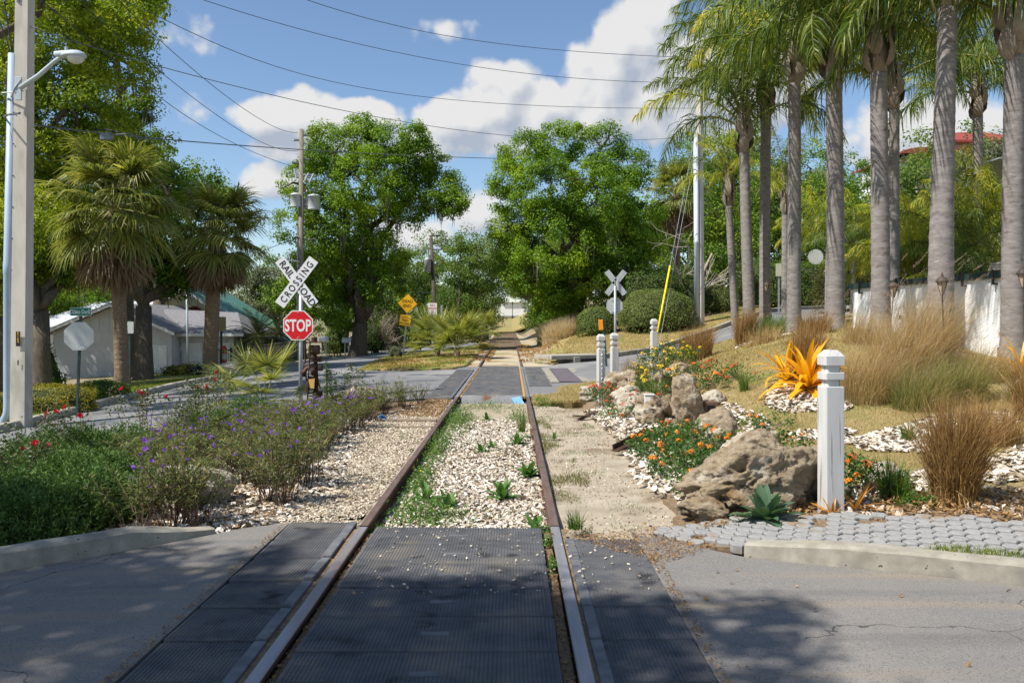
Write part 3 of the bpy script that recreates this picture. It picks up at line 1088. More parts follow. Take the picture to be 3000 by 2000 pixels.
m_moss = ML('spanish_moss', [(.10, .105, .085), (.17, .17, .14), (.22, .21, .17)], .3, tint=(1, 1, .9))


def limb(a, b, r0, r1, r, n=7, seg=6, sag=.12):
    a, b = np.asarray(a, float), np.asarray(b, float)
    t = np.linspace(0, 1, seg)[:, None]
    L = np.linalg.norm(b - a)
    p = a + (b - a) * t
    w_ = r.normal(0, .05 * L, (seg, 3))
    w_[0] = w_[-1] = 0
    p = p + w_ + np.array([0, 0, sag * L]) * np.sin(np.pi * t)
    return tube(p, np.linspace(r0, r1, seg), n)


def oak(name, label, base, lobes, trunk_r, leaf, n_clump, per, lsize, seed, bark=None, clump_r=.75, fork=.35, group=None, moss=0, mat=None, limbs=7, hang=0, flat=.7):
    """lobes: world (x, y, z, r); crown of leaf clumps through the lobes, limbs reaching into them"""
    r = np.random.default_rng(seed)
    base = np.asarray(base, float)
    lb = np.asarray(lobes, float).copy()
    lb[:, :3] -= base
    root = thing(name, label, 'tree', base, group=group)
    top = lb[:, 2].max()
    cen = lb[:, :3].mean(0)
    zf = max(1.2, lb[:, 2].min() * fork + top * .08)
    fk = np.array([cen[0] * .25, cen[1] * .25, zf])
    geos = [tube(np.array([[0, 0, -.4], [0, 0, .15], fk * .5 + [0, 0, 0], fk]), [trunk_r * 1.55, trunk_r * 1.12, trunk_r * .92, trunk_r * .85], 11)]
    order = np.argsort(-lb[:, 3])[:limbs]
    for k in order:
        c = lb[k, :3]
        geos.append(limb(fk + r.normal(0, trunk_r * .2, 3), c, trunk_r * .55, trunk_r * .16, r, 7, 7))
        for q in range(4):
            e = c + r.normal(0, lb[k, 3] * .55, 3)
            geos.append(limb(c + r.normal(0, .1, 3), e, trunk_r * .17, trunk_r * .04, r, 5, 4))
    part('trunk', geos, bark or m_bark, root, True)
    p = lb[:, 3] ** 2
    k = r.choice(len(lb), n_clump * 2, p=p / p.sum())
    d = r.normal(0, 1, (len(k), 3))
    d /= np.linalg.norm(d, axis=1)[:, None]
    d[:, 2] *= np.where(d[:, 2] < 0, .75, 1)
    rad = lb[k, 3] * r.uniform(.45, 1.02, len(k)) ** .6
    cc = lb[k, :3] + d * rad[:, None]
    depth = np.min(np.linalg.norm(cc[:, None] - lb[None, :, :3], axis=2) / lb[None, :, 3], axis=1)
    keep = depth > .5
    cc = cc[keep][:n_clump]
    od = d[keep][:n_clump]
    cr_ = clump_r * r.uniform(.55, 1.25, len(cc))
    n = len(cc)
    off = r.normal(0, 1, (n, per, 3))
    off /= np.linalg.norm(off, axis=2)[..., None]
    off *= (r.uniform(0, 1, (n, per)) ** .45)[..., None]
    off[..., 2] *= flat
    pos = cc[:, None] + off * cr_[:, None, None]
    outn = (off * 1.0 + od[:, None] * .35).reshape(-1, 3)
    V, Fc = leaves(pos.reshape(-1, 3), lsize, r, .45, outn, .6, .55)
    part('crown', [(V, Fc)], leaf, root, kind='stuff')
    if moss:
        low = cc[np.argsort(cc[:, 2] - .0 * cc[:, 0])][: int(len(cc) * .55)]
        q = low[r.integers(0, len(low), moss)]
        b_ = np.repeat(q, 9, 0) + r.normal(0, .16, (moss * 9, 3))
        ln = np.repeat(r.uniform(.4, 1.6, moss), 9) * r.uniform(.5, 1.1, moss * 9)
        V, Fc = blades(b_, r.uniform(0, 6.28, len(b_)), np.full(len(b_), math.pi) + r.normal(0, .12, len(b_)), ln, np.full(len(b_), .06), r, 3, 0.0)
        part('moss', [(V, Fc)], m_moss, root, kind='stuff')
    return root


def LB(Y, *lobes):
    """lobes as picture x, y, radius and an optional step in depth"""
    out = []
    for l in lobes:
        dz = l[3] if len(l) > 3 else 0
        y = Y + dz
        p = P(l[0], l[1], y)
        out.append((p[0], p[1], p[2], l[2] / F * y))
    return out


# the big yellow-green oak behind the concrete pole
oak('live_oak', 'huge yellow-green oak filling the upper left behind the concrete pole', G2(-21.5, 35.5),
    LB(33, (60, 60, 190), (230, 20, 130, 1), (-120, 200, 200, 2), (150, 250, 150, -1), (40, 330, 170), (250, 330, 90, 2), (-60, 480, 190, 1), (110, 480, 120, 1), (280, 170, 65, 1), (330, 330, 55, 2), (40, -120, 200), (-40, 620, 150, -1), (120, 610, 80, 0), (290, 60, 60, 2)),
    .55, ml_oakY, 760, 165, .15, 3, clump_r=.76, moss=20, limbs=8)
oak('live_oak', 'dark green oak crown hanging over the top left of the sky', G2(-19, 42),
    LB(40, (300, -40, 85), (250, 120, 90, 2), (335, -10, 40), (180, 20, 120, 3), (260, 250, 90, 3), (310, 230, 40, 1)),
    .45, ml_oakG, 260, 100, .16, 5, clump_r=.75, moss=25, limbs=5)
oak('live_oak', 'forked oak standing just left of the pale garage behind the pole', G2(-15.2, 27.5),
    LB(28, (40, 560, 95), (150, 600, 75, 1), (-60, 520, 120, 1), (90, 500, 70, 2), (200, 610, 55, 2)),
    .34, ml_oakY, 300, 90, .14, 11, clump_r=.65, moss=8, limbs=5, fork=.5)
oak('live_oak', 'mossy oak with a thick trunk behind the brown-skirted palm', G2(-14.6, 33.8),
    LB(34.5, (330, 560, 90, 1), (250, 470, 70, 3), (400, 640, 55, 1), (180, 520, 80, 3), (380, 430, 55, 4), (450, 610, 40, 2)),
    .36, ml_oakG, 260, 90, .15, 12, clump_r=.7, moss=12, limbs=6, fork=.55)
oak('broadleaf_tree', 'bright green tree rising behind the two left palms', G2(-23, 54),
    LB(54, (400, 420, 70), (330, 340, 60, 1), (460, 420, 50, 0), (350, 470, 90, 2), (520, 470, 50), (450, 510, 70, 1), (560, 520, 45)),
    .4, ml_oakG, 230, 80, .2, 13, clump_r=.85, moss=6)
oak('live_oak', 'broad mossy oak behind the wooden utility pole', G2(-9.0, 50),
    LB(49, (760, 350, 68), (880, 335, 62, 1), (960, 370, 62, 1), (840, 430, 95, -1), (700, 430, 62), (680, 520, 55, 1), (1010, 440, 58, 1), (1040, 470, 38), (930, 470, 72, 1), (780, 540, 92), (860, 590, 80, 1), (740, 640, 75, 1), (880, 660, 60), (830, 300, 40, 1), (950, 320, 36), (800, 720, 60, 1), (700, 600, 40)),
    .5, ml_oakD, 780, 150, .14, 14, clump_r=.66, moss=75, limbs=9)
oak('live_oak', 'dense bright green oak right of the track above the round hedges', G2(3.9, 51),
    LB(50, (1290, 335, 55), (1380, 340, 62, 1), (1200, 360, 62), (1440, 400, 62, 1), (1170, 420, 52), (1260, 440, 95, -1), (1380, 460, 100, -1), (1180, 520, 62, 1), (1290, 560, 110, -1), (1410, 570, 92), (1470, 500, 58, 1), (1230, 630, 72), (1340, 650, 85), (1180, 610, 45, 1), (1410, 640, 50, 1), (1280, 690, 50), (1310, 310, 34), (1480, 560, 45, 1)),
    .5, ml_oakD, 860, 150, .14, 15, clump_r=.66, moss=45, limbs=9)

# trees along the track further away and the wood behind everything
for k, (lab, base, Yd, lobes, lf, nc, sd, mo) in enumerate([
    ('pale green tree behind the dead end sign', (-12, 78), 78, [(960, 620, 62), (1000, 580, 52, 1), (930, 690, 60), (1010, 660, 60), (950, 740, 50), (1040, 590, 45)], ml_far, 240, 31, 10),
    ('dark tree just right of the thin leaning utility pole', (-5.0, 74), 74, [(1060, 600, 52), (1100, 640, 52, 1), (1050, 680, 60), (1100, 710, 46), (1075, 560, 34), (1020, 720, 46), (1120, 590, 36)], ml_far, 240, 32, 25),
    ('tall thin-crowned tree left of the far end of the track', (-5.6, 110), 110, [(1130, 570, 38), (1120, 640, 44), (1150, 520, 24), (1118, 700, 40), (1155, 620, 30), (1140, 680, 26), (1172, 650, 30), (1160, 600, 34), (1140, 735, 16)], ml_far, 300, 33, 8),
    ('light green tree overhanging the far track from the right', (4.2, 88), 88, [(1215, 600, 46), (1180, 580, 34), (1240, 660, 40), (1200, 655, 34), (1170, 540, 30), (1236, 700, 32), (1200, 665, 28), (1222, 735, 24), (1190, 620, 34), (1205, 640, 34)], ml_far, 320, 34, 12),
    ('small bushy tree at the right edge of the far track', (3.6, 62), 62, [(1255, 690, 34), (1280, 670, 40), (1240, 720, 22), (1300, 710, 34), (1262, 735, 20)], ml_oakD, 130, 35, 6),
    ('dark green tree behind the bare shrub', (-13, 66), 66, [(760, 700, 52), (700, 700, 50), (830, 720, 60), (880, 740, 50), (650, 680, 46), (900, 690, 44)], ml_oakG, 200, 36, 4),
    ('grey-green olive-leaved tree beside the green metal roof', (-19, 68), 68, [(610, 690, 48), (650, 650, 40), (570, 700, 38), (630, 740, 44), (690, 690, 34), (600, 640, 34)], ml_olive, 170, 37, 4),
    ('sunlit shrubby tree below the dead end sign', (-10.6, 66), 66, [(900, 750, 34), (950, 760, 40), (990, 740, 36), (930, 790, 30), (870, 780, 30), (985, 785, 28)], ml_far, 170, 38, 0),
]):
    oak('broadleaf_tree', lab, G2(*base), LB(Yd, *lobes), .28, lf, nc, 70, .2, sd, clump_r=.8 if Yd < 90 else 1.0, moss=mo, limbs=5)

# dark wood behind the palms on the right
for k, (lab, base, Yd, lobes, lf, nc, sd) in enumerate([
    ('dark oak behind the dead grey branches', (12.6, 62), 62, [(1560, 420, 50), (1600, 380, 60, 1), (1530, 520, 60), (1620, 500, 80, 1), (1580, 610, 70), (1700, 430, 80, 2), (1680, 560, 80), (1550, 660, 50)], ml_oakG, 300, 41),
    ('deep green oak seen between the palm trunks', (21, 64), 64, [(1760, 480, 80), (1840, 520, 80, 1), (1780, 600, 80), (1870, 620, 70), (1900, 450, 80, 2), (1720, 640, 50)], ml_oakG, 320, 42),
    ('green oak in front of the red-roofed hotel', (31, 56), 56, [(2250, 380, 50), (2225, 450, 46), (2270, 430, 60), (2300, 370, 50), (2230, 500, 60), (2330, 460, 70), (2200, 530, 40)], ml_olive, 240, 43),
    ('dark tall oak filling the gap right of the grey pole', (16.5, 70), 70, [(1660, 360, 70), (1720, 330, 60, 1), (1640, 460, 80), (1740, 420, 80, 1), (1700, 540, 80), (1660, 620, 60), (1600, 330, 40)], ml_oakG, 300, 45),
    ('dark tall oak behind the round sign and the palms', (26, 72), 72, [(1860, 390, 80), (1930, 420, 80, 1), (1820, 470, 80), (1980, 470, 70), (1900, 520, 90), (1840, 590, 70), (1960, 580, 70)], ml_oakG, 320, 46),
    ('leafy tree behind the hedge right of the round sign', (24, 52), 52, [(1980, 560, 60), (2040, 530, 60), (2100, 570, 60), (1950, 500, 50), (2060, 600, 50)], ml_oakG, 220, 44),
]):
    oak('broadleaf_tree', lab, G2(*base), LB(Yd, *lobes), .35, lf, nc, 75, .2, sd, clump_r=.9, moss=14 if k < 2 else 0, limbs=6)

# three stock crowns for the far wood
stock = []
for sd in (51, 52, 53):
    r = np.random.default_rng(sd)
    lb = [(r.normal(0, 1.6), r.normal(0, 1.6), 6.0 + r.normal(0, 1.6), r.uniform(1.8, 2.8)) for _ in range(7)]
    lb += [(r.normal(0, 2.2), r.normal(0, 2.2), 2.6, 2.0) for _ in range(3)]
    stock.append(lb)
far_pos = [(-34, 62), (-41, 70), (-47, 58), (-29, 74), (-36, 48), (-24, 84), (-18, 92), (-52, 46), (-13, 98), (-44, 84), (-9, 124), (7.5, 100), (11, 84), (15, 96), (10, 122), (22, 84), (29, 78), (36, 72), (44, 66), (52, 56), (19, 74), (-30, 41), (-38, 36), (5.2, 140), (-7.5, 142), (13, 140)]
proto = {}
for k, (x, y) in enumerate(far_pos):
    s_ = k % 3
    lab = 'tree of the dense wood closing the view behind houses, palms and track'
    sc_ = 1.0 + .25 * math.sin(k * 2.3) + (.15 if y > 80 else 0)
    if s_ not in proto:
        proto[s_] = oak('wood_tree', lab, (0, 0, 0), stock[s_], .26, ml_far if s_ else ml_oakG, 170, 70, .24, 60 + s_, clump_r=1.0, group='trees of the wood behind', limbs=5)
        proto[s_].location = G2(x, y)
        proto[s_].rotation_euler = (0, 0, k)
    else:
        dup(proto[s_], G2(x, y), k * 1.7, sc_)

# the oaks behind the photographer whose shade falls on the road
def shade(*l):
    """crown lobes given by where their shade falls: x, y, height, radius"""
    q = -np.array(sun_dir) / sun_dir[2]
    return [(x - q[0] * z, y - q[1] * z, z, r_) for x, y, z, r_ in l]


oak('live_oak', 'oak behind the camera whose crown shades the near road', G2(-9.5, -3.2),
    shade((-3.6, 5.1, 8.6, 1.4), (-2.6, 4.5, 9.2, 1.6), (-1.3, 4.2, 9.8, 1.4), (-5.2, 6.0, 8.8, 1.7), (-4.6, 4.4, 9.6, 1.8), (-.9, 3.1, 9, 1.6), (-3, 3.2, 10.2, 1.9), (-6.4, 4.6, 9.2, 1.9), (-2.3, 5.3, 9.0, .9), (-4.2, 7.0, 8.2, .8), (-1.0, 5.1, 10.4, .75), (-7.4, 6.2, 9, 1.7), (-.5, 4.5, 9.6, .8), (-5.8, 7.4, 8.4, .9)),
    .45, ml_oakG, 430, 110, .13, 71, clump_r=.58, limbs=9)
oak('live_oak', 'second oak behind the camera shading the foot of the road', G2(-4.6, -5.6),
    shade((-.1, 4.25, 9.5, .95), (.55, 3.7, 9.8, .9), (1.2, 2.6, 9.6, 1.2), (.1, 2.4, 9.2, 1.5), (.55, 4.85, 10.2, .42), (1.3, 4.75, 9.4, .38), (2.2, 3.35, 9.6, .55), (-.3, 5.55, 9.8, .42)),
    .35, ml_oakG, 120, 95, .13, 72, clump_r=.48, limbs=6)
oak('live_oak', 'oak outside the left edge throwing bands of shade over the far road', G2(-19, 21.5),
    shade((-6.2, 22.0, 10.5, 1.5), (-4.6, 23.2, 10.8, 1.1), (-6.0, 27.5, 11, 1.3), (-8.2, 30.5, 11.4, 1.5), (-8.6, 20.2, 9.6, 1.2), (-4.5, 30.5, 11.6, 1.0)) + [(-18, 19, 9, 1.8)],
    .4, ml_oakY, 190, 90, .15, 73, clump_r=.6, limbs=6)

oak('live_oak', 'oak whose crown hangs over the pale garage on the left', G2(-29, 43),
    [(-26.2, 42.5, 7.6, 2.0), (-22.8, 43.0, 7.2, 1.8), (-20.2, 43.6, 7.4, 1.5), (-28.5, 44, 9, 2.4), (-24.5, 44, 9.4, 2.0)],
    .4, ml_oakG, 230, 100, .15, 74, clump_r=.7, limbs=5)

# bare grey tree and bare shrub
def bare(name, label, base, h, spread, n, seed, mt, r0=.05, cat='tree', trunk=True):
    r = np.random.default_rng(seed)
    root = thing(name, label, cat, base)
    geos = []

    def grow(p, d, L, rad, depth):
        k = 4
        pts = [p]
        for _ in range(k):
            d = d + r.normal(0, .18, 3) + np.array([0, 0, .05])
            d /= np.linalg.norm(d)
            p = p + d * L / k
            pts.append(p)
        geos.append(tube(np.array(pts), np.linspace(rad, rad * .5, k + 1), 4, False))
        if depth > 0:
            for _ in range(r.integers(2, 5)):
                q = pts[r.integers(1, k + 1)]
                nd = d + r.normal(0, .55, 3)
                grow(q, nd / np.linalg.norm(nd), L * r.uniform(.5, .8), rad * .5, depth - 1)
    for _ in range(n):
        a = r.uniform(0, 6.28)
        d = np.array([math.cos(a) * spread, math.sin(a) * spread, 1.0])
        grow(np.array([r.normal(0, .08), r.normal(0, .08), 0]), d / np.linalg.norm(d), h * .42 * r.uniform(.8, 1.1), r0, 3)
    part('branches', geos, mt, root)
    return root


m_dead = M('dead_wood', (.30, .25, .20), (.44, .38, .32), 12, .9)
bare('bare_shrub', 'leafless greyish-brown round shrub behind the stop sign', G2(-8.6, 54), 4.4, .75, 17, 81, M('bare_twig', (.27, .21, .17), (.38, .31, .26), 12, .9), .045, 'shrub')
bt = bare('dead_tree', 'dead tree with bare grey branches beside the tall grey utility pole', G2(9.9, 49), 9.0, .42, 3, 84, m_dead, .13)

# ================================================================== PALMS
ml_queen = ML('queen_palm_leaf', [(.032, .07, .012), (.068, .125, .018), (.13, .195, .025), (.25, .26, .04)], .4, .45, .4, clump=.25, cscale=.4)
ml_queenY = ML('queen_palm_leaf_yellow', [(.11, .19, .015), (.25, .32, .025), (.40, .41, .035), (.55, .42, .05)], .4, .45, .4, clump=.3)
ml_sabal = ML('sabal_leaf', [(.06, .095, .02), (.14, .18, .035), (.26, .28, .06), (.42, .38, .12)], .38, .38, .5, clump=.3)
ml_dead = ML('dead_frond', [(.11, .07, .04), (.2, .135, .08), (.33, .245, .16)], .2, .7, .2, clump=.3, tint=(1, .9, .7))
m_rachis = M('frond_stalk', (.16, .17, .05), (.25, .24, .09), 4, .6)
m_boot = M('leaf_base', (.20, .15, .11), (.36, .31, .26), 9, .85, .01, 40, stretch=(3, 3, .5), contrast=.8)
m_palm = M('palm_trunk', (.185, .165, .155), (.29, .265, .25), 6, .92, .012, 35, stretch=(1, 1, 3), extra=[((.16, .14, .125), 5, .58, .08), ((.38, .36, .335), 4, .68, .06)])
m_sabtrunk = M('sabal_trunk', (.15, .10, .065), (.28, .20, .13), 14, .95, .02, 45, stretch=(1, 1, 4), extra=[((.36, .27, .18), 7, .6, .06)])


def frond_mesh(name, L, e0, bend, n, ll, wd, mt, seed, droop=1.0, plume=.5, sub=2):
    """feather leaf growing along +x, starting at elevation e0"""
    r = np.random.default_rng(seed)
    m_ = 22
    s = np.linspace(0, 1, m_)
    e = e0 - bend * s ** 1.25
    dx, dz = np.cos(e), np.sin(e)
    st = L / (m_ - 1)
    px = np.concatenate([[0], np.cumsum(dx[:-1] * st)])
    pz = np.concatenate([[0], np.cumsum(dz[:-1] * st)])
    path = np.stack([px, np.zeros(m_), pz], -1)
    geos = [tube(path, np.linspace(.030, .004, m_), 4, False) + (0,)]
    u = np.repeat(np.linspace(.14, 1.0, n), 2) + r.normal(0, .006, 2 * n)
    u = np.clip(u, 0, 1)
    sd = np.tile([-1.0, 1.0], n)
    b = np.stack([np.interp(u, s, path[:, k]) for k in range(3)], -1)
    t = np.stack([np.interp(u, s, dx), np.zeros(2 * n), np.interp(u, s, dz)], -1)
    up = np.stack([-t[:, 2], np.zeros(2 * n), t[:, 0]], -1)
    side = np.zeros((2 * n, 3))
    side[:, 1] = sd
    fan = r.normal(0, plume, 2 * n)
    fw = .35 + .75 * u[:, None]
    d = side * np.cos(fan)[:, None] + up * (np.sin(fan) + .12)[:, None] + t * fw
    d /= np.linalg.norm(d, axis=1)[:, None]
    ln = ll * (np.sin(np.pi * (.12 + .80 * u)) * .85 + .18) * r.uniform(.8, 1.12, 2 * n)
    k = 3
    pts = [b]
    p = b
    g = np.array([0, 0, -1.0])
    for i in range(k):
        dd = d + g * droop * ((i + .35) / k) ** 1.1 * r.uniform(.7, 1.25, 2 * n)[:, None] * 1.25
        dd /= np.linalg.norm(dd, axis=1)[:, None]
        p = p + dd * (ln / k)[:, None]
        pts.append(p)
    wv = np.cross(d, g)
    wv /= np.linalg.norm(wv, axis=1)[:, None] + 1e-6
    wv = wv * .6 + r.normal(0, .5, wv.shape)
    wv /= np.linalg.norm(wv, axis=1)[:, None]
    V = []
    for i, q in enumerate(pts):
        h = wd * .5 * (1, .95, .7, .06)[i]
        V += [q - wv * h, q + wv * h]
    V = np.stack(V, 1).reshape(-1, 3)
    f = np.array([(2 * i, 2 * i + 1, 2 * i + 3, 2 * i + 2) for i in range(k)])
    geos.append((V, (f[None] + (np.arange(2 * n) * 8)[:, None, None]).reshape(-1, 4), 1))
    return mesh(name, geos, [m_rachis, mt])


ELEV = [(84, .75), (72, 1.2), (60, 1.55), (48, 1.8), (35, 1.95)]
queen = {}
for kind_, mt in (('g', ml_queen), ('y', ml_queenY)):
    queen[kind_] = [[frond_mesh('frond', 3.1, R(e), b_, 88, .70, .024, mt, 100 + i * 7 + v, 2.1, .6) for v in range(2)] for i, (e, b_) in enumerate(ELEV)]


def queen_palm(label, base, height, rb, rt, seed, n=18, size=1.0, lean=(0, 0), kind_='g', mixy=0.0, group=None, boot=True, frond_set=None, wind=.35, boots_h=.9, name='queen_palm', skip=None):
    r = np.random.default_rng(seed)
    root = thing(name, label, 'palm tree', base, group=group)
    zz = np.arange(-.3, height, .055)
    t = np.clip(zz / height, 0, 1)
    rr = rb + (rt - rb) * t ** .8 + rb * .22 * np.exp(-np.clip(zz, 0, None) / .25)
    ring = np.cumsum(r.uniform(.6, 1.4, len(zz)))
    rr = rr * (1 + .018 * np.sin(ring * 1.6) + r.normal(0, .008, len(zz)))
    cx = lean[0] * t + .06 * np.sin(t * 4 + seed) * rb
    cy = lean[1] * t
    geos = [tube(np.stack([cx, cy, zz], -1), rr, 14)]
    part('trunk', geos, m_palm, root, True)
    top = np.array([cx[-1], cy[-1], height])
    if boot:
        bg_ = []
        nb = 7
        for k in range(nb):
            a = k * 2.4 + seed
            h0 = .10 * k - .1
            w0 = rt * (1.12 + .02 * k)
            ca, sa = math.cos(a), math.sin(a)
            hb = boots_h * (1 - .05 * k)
            pr = [(w0 * .82, h0), (w0 * 1.32, h0 + .14), (w0 * 1.5, h0 + .32), (w0 * 1.2, h0 + .55), (w0 * .9, h0 + .55 + hb * .5), (w0 * 1.1, h0 + .7 + hb * .8)]
            wdt = [rt * .35, rt * .95, rt * .95, rt * .6, rt * .22, rt * .12]
            V = []
            for (q, z), wv in zip(pr, wdt):
                for s_ in (-1, 0, 1):
                    V.append(((q + (.0 if s_ else rt * .18)) * ca - s_ * wv * sa, (q + (.0 if s_ else rt * .18)) * sa + s_ * wv * ca, z))
            f = np.array([(3 * i + j, 3 * i + j + 1, 3 * i + j + 4, 3 * i + j + 3) for i in range(5) for j in range(2)])
            bg_.append((np.array(V) + top, f))
        bg_.append(xf(tube([(0, 0, -.05), (0, 0, .5), (0, 0, 1.0)], [rt, rt * .9, rt * .35], 9), None, top))
        part('leaf_bases', bg_, m_boot, root, True)
    fs = frond_set or queen[kind_]
    for k in range(n):
        e = min(4, int(5 * (k + .3 * r.random()) / n))
        a = k * 2.39996 + seed + r.normal(0, .15)
        if skip and skip(a % (2 * math.pi), e):
            continue
        a = a + wind * math.sin(-a + math.pi)      # the breeze pushes fronds one way
        src = fs
        if mixy and r.random() < mixy:
            src = queen['y']
        z = height + (1.25 - .12 * e) * (boots_h if boot else .3)
        obj('frond', src[e][r.integers(0, 2)], root, loc=(top[0] + .06 * math.cos(a), top[1] + .06 * math.sin(a), z), rot=(r.normal(0, .12), r.normal(0, .08), a), scale=size * r.uniform(.88, 1.08))
    return root


def QP(dx, dyb, Y, boot_dy, **k):
    b = G2((dx - CX) / F * Y, Y)
    h = CAMZ - (boot_dy - HY) / F * Y - b[2]
    return b, h


qp = [  # label, picture x of foot, distance, picture y of boot, radius bottom, top, seed, fronds, size, lean, yellow share
    ('leftmost slender palm of the row with a low crown of yellow-green fronds', 1690, 27.5, 474, .135, .12, 1, 15, .62, (-.22, 0), .85),
    ('second palm of the row, its frond base at two thirds of the picture height', 1722, 24.0, 352, .19, .15, 2, 18, 1.15, (-.15, 0), .15),
    ('third palm of the row with a clean pale trunk behind a small lamp', 1757, 24.6, 268, .18, .155, 3, 18, 1.2, (.02, 0), .3),
    ('thin palm half hidden behind the trunk of the fourth', 1806, 30.0, 486, .17, .13, 4, 13, .7, (-.05, 0), .5),
    ('straight palm trunk left of the round white sign', 1824, 21.5, 188, .19, .165, 5, 20, 1.32, (.0, 0), .12),
    ('palm right of the round white sign with a bulging frond base', 1919, 18.2, 183, .21, .18, 6, 20, 1.25, (-.03, 0), .15),
    ('palm with fine diagonal frond shadows at the left end of the white wall', 2022, 16.6, 166, .205, .17, 7, 20, 1.25, (-.02, 0), .15),
    ('dark shaded palm trunk close behind the shadow-striped one', 2053, 22.0, 250, .16, .14, 8, 18, 1.2, (.02, 0), .0),
    ('thickest palm of the row, widening to its foot in front of the white wall', 2158, 14.8, 18, .255, .165, 9, 20, 1.25, (.14, 0), .1),
    ('rightmost palm at the edge of the picture with a split frond base', 2326, 14.6, 128, .20, .175, 10, 20, 1.2, (.02, 0), .1),
]
for lab, dx, Yq, bd, rb, rt, sd, n, sz, ln, my in qp:
    b_, h_ = QP(dx, 0, Yq, bd)
    queen_palm(lab, b_, h_, rb * .92, rt * .92, sd, n - 4, sz, ln, 'g', my)
for lab, x, y, h_, sd, sz in [('palm rising out of the picture beyond the white wall', 15.5, 20.5, 8.2, 21, 1.1), ('palm behind the white wall near the hotel', 17.6, 27, 7.0, 22, 1.0), ('background palm left of the hotel roof', 16.5, 33, 7.6, 23, .95), ('tall palm whose fronds fill the upper right corner', 10.8, 15.6, 8.4, 24, 1.15), ('palm over the road beyond the round sign', 12.6, 29, 7.4, 25, 1.1), ('palm with drooping fronds right of the striped trunk, far back', 14.2, 26.0, 6.0, 27, 1.2), ('palm filling the sky gap above the hotel roof', 13.8, 19.5, 6.6, 28, 1.15)]:
    queen_palm(lab, G2(x, y), h_, .17, .14, sd, 15, sz, (0, 0), 'g', .1)

# young feathery palms behind the wall
for lab, dx, Yq, h_, sd, n, sz, kd in [
    ('bushy yellow-green palm left of the thick trunk behind the wall', 2105, 25, 1.0, 31, 20, .85, 'y'),
    ('low feathery palm behind the wall, right of the thick trunk', 2205, 24, 1.3, 32, 22, .8, 'g'),
    ('dark green low palm behind the dark wall cap', 2240, 20.5, .5, 33, 22, .62, 'g'),
    ('yellowing feathery palm beside the rightmost trunk', 2290, 26, 2.2, 34, 20, .9, 'y'),
    ('drooping palm behind the round white sign', 1960, 36, 2.6, 35, 20, .9, 'g'),
    ('golden-fronded palm right of the round white sign', 1900, 42, 3.4, 36, 18, .95, 'y'),
    ('small green palm over the hedge left of the wall', 2075, 33, 1.7, 37, 20, .9, 'g'),
    ('feathery green palm below the hotel wall', 2130, 31, 1.5, 38, 20, .95, 'y')]:
    b_ = G2((dx - CX) / F * Yq, Yq)
    queen_palm(lab, b_, h_, .12, .1, sd, n, sz, (0, 0), kd, .2, boot=False, name='feather_palm')


def fan_mesh(name, L, pet, e0, seed, mt, n=34, droop=.7, dead=False, wd=.045):
    """palmate leaf along +x"""
    r = np.random.default_rng(seed)
    path = []
    e = e0
    p = np.array([0., 0, 0])
    path.append(p)
    for i in range(6):
        p = p + np.array([math.cos(e), 0, math.sin(e)]) * pet / 6
        e -= (.10 if not dead else .05)
        path.append(p)
    geos = [tube(np.array(path), np.linspace(.018, .012, 7), 4, False) + (0,)]
    t = np.array([math.cos(e), 0, math.sin(e)])
    up = np.array([-t[2], 0, t[0]])
    hub = path[-1]
    a = np.linspace(-R(125), R(125), n) + r.normal(0, .02, n)
    if dead:
        a = a * .45
    d = t[None] * np.cos(a)[:, None] + np.array([0, 1.0, 0])[None] * np.sin(a)[:, None] + up[None] * (.28 * np.cos(a * .8)[:, None] - .05)
    d /= np.linalg.norm(d, axis=1)[:, None]
    ln = L * (.72 + .28 * np.cos(a)) * r.uniform(.85, 1.08, n)
    pts = [np.repeat(hub[None], n, 0)]
    q = pts[0]
    g = np.array([0, 0, -1.0])
    for i in range(3):
        dd = d + g * droop * (i / 2.2) ** 2 * r.uniform(.6, 1.4, n)[:, None]
        if dead:
            dd = dd + r.normal(0, .12, dd.shape)
        dd /= np.linalg.norm(dd, axis=1)[:, None]
        q = q + dd * (ln / 3)[:, None]
        pts.append(q)
    wv = np.cross(d, up)
    wv /= np.linalg.norm(wv, axis=1)[:, None] + 1e-6
    wv += r.normal(0, .3, wv.shape)
    V = []
    for i, q in enumerate(pts):
        h = wd * (.35, 1, .6, .05)[i] * .5
        V += [q - wv * h, q + wv * h]
    V = np.stack(V, 1).reshape(-1, 3)
    f = np.array([(2 * i, 2 * i + 1, 2 * i + 3, 2 * i + 2) for i in range(3)])
    geos.append((V, (f[None] + (np.arange(n) * 8)[:, None, None]).reshape(-1, 4), 1))
    return mesh(name, geos, [m_rachis if not dead else m_boot, mt])


fans = [[fan_mesh('frond', 1.10, .95, R(e), 200 + i * 5 + v, ml_sabal, 44, 1.0 + .25 * i) for v in range(2)] for i, e in enumerate((78, 52, 28, 4, -22))]
upfans = [[fan_mesh('frond', 1.05, 1.0, R(e), 260 + i * 5 + v, ml_sabal, 36, .22 + .1 * i) for v in range(2)] for i, e in enumerate((80, 62, 42, 24))]
dfans = [fan_mesh('dead_frond', .95, .70, R(-52 - 10 * v), 230 + v, ml_dead, 30, 1.0, True, .05) for v in range(4)]


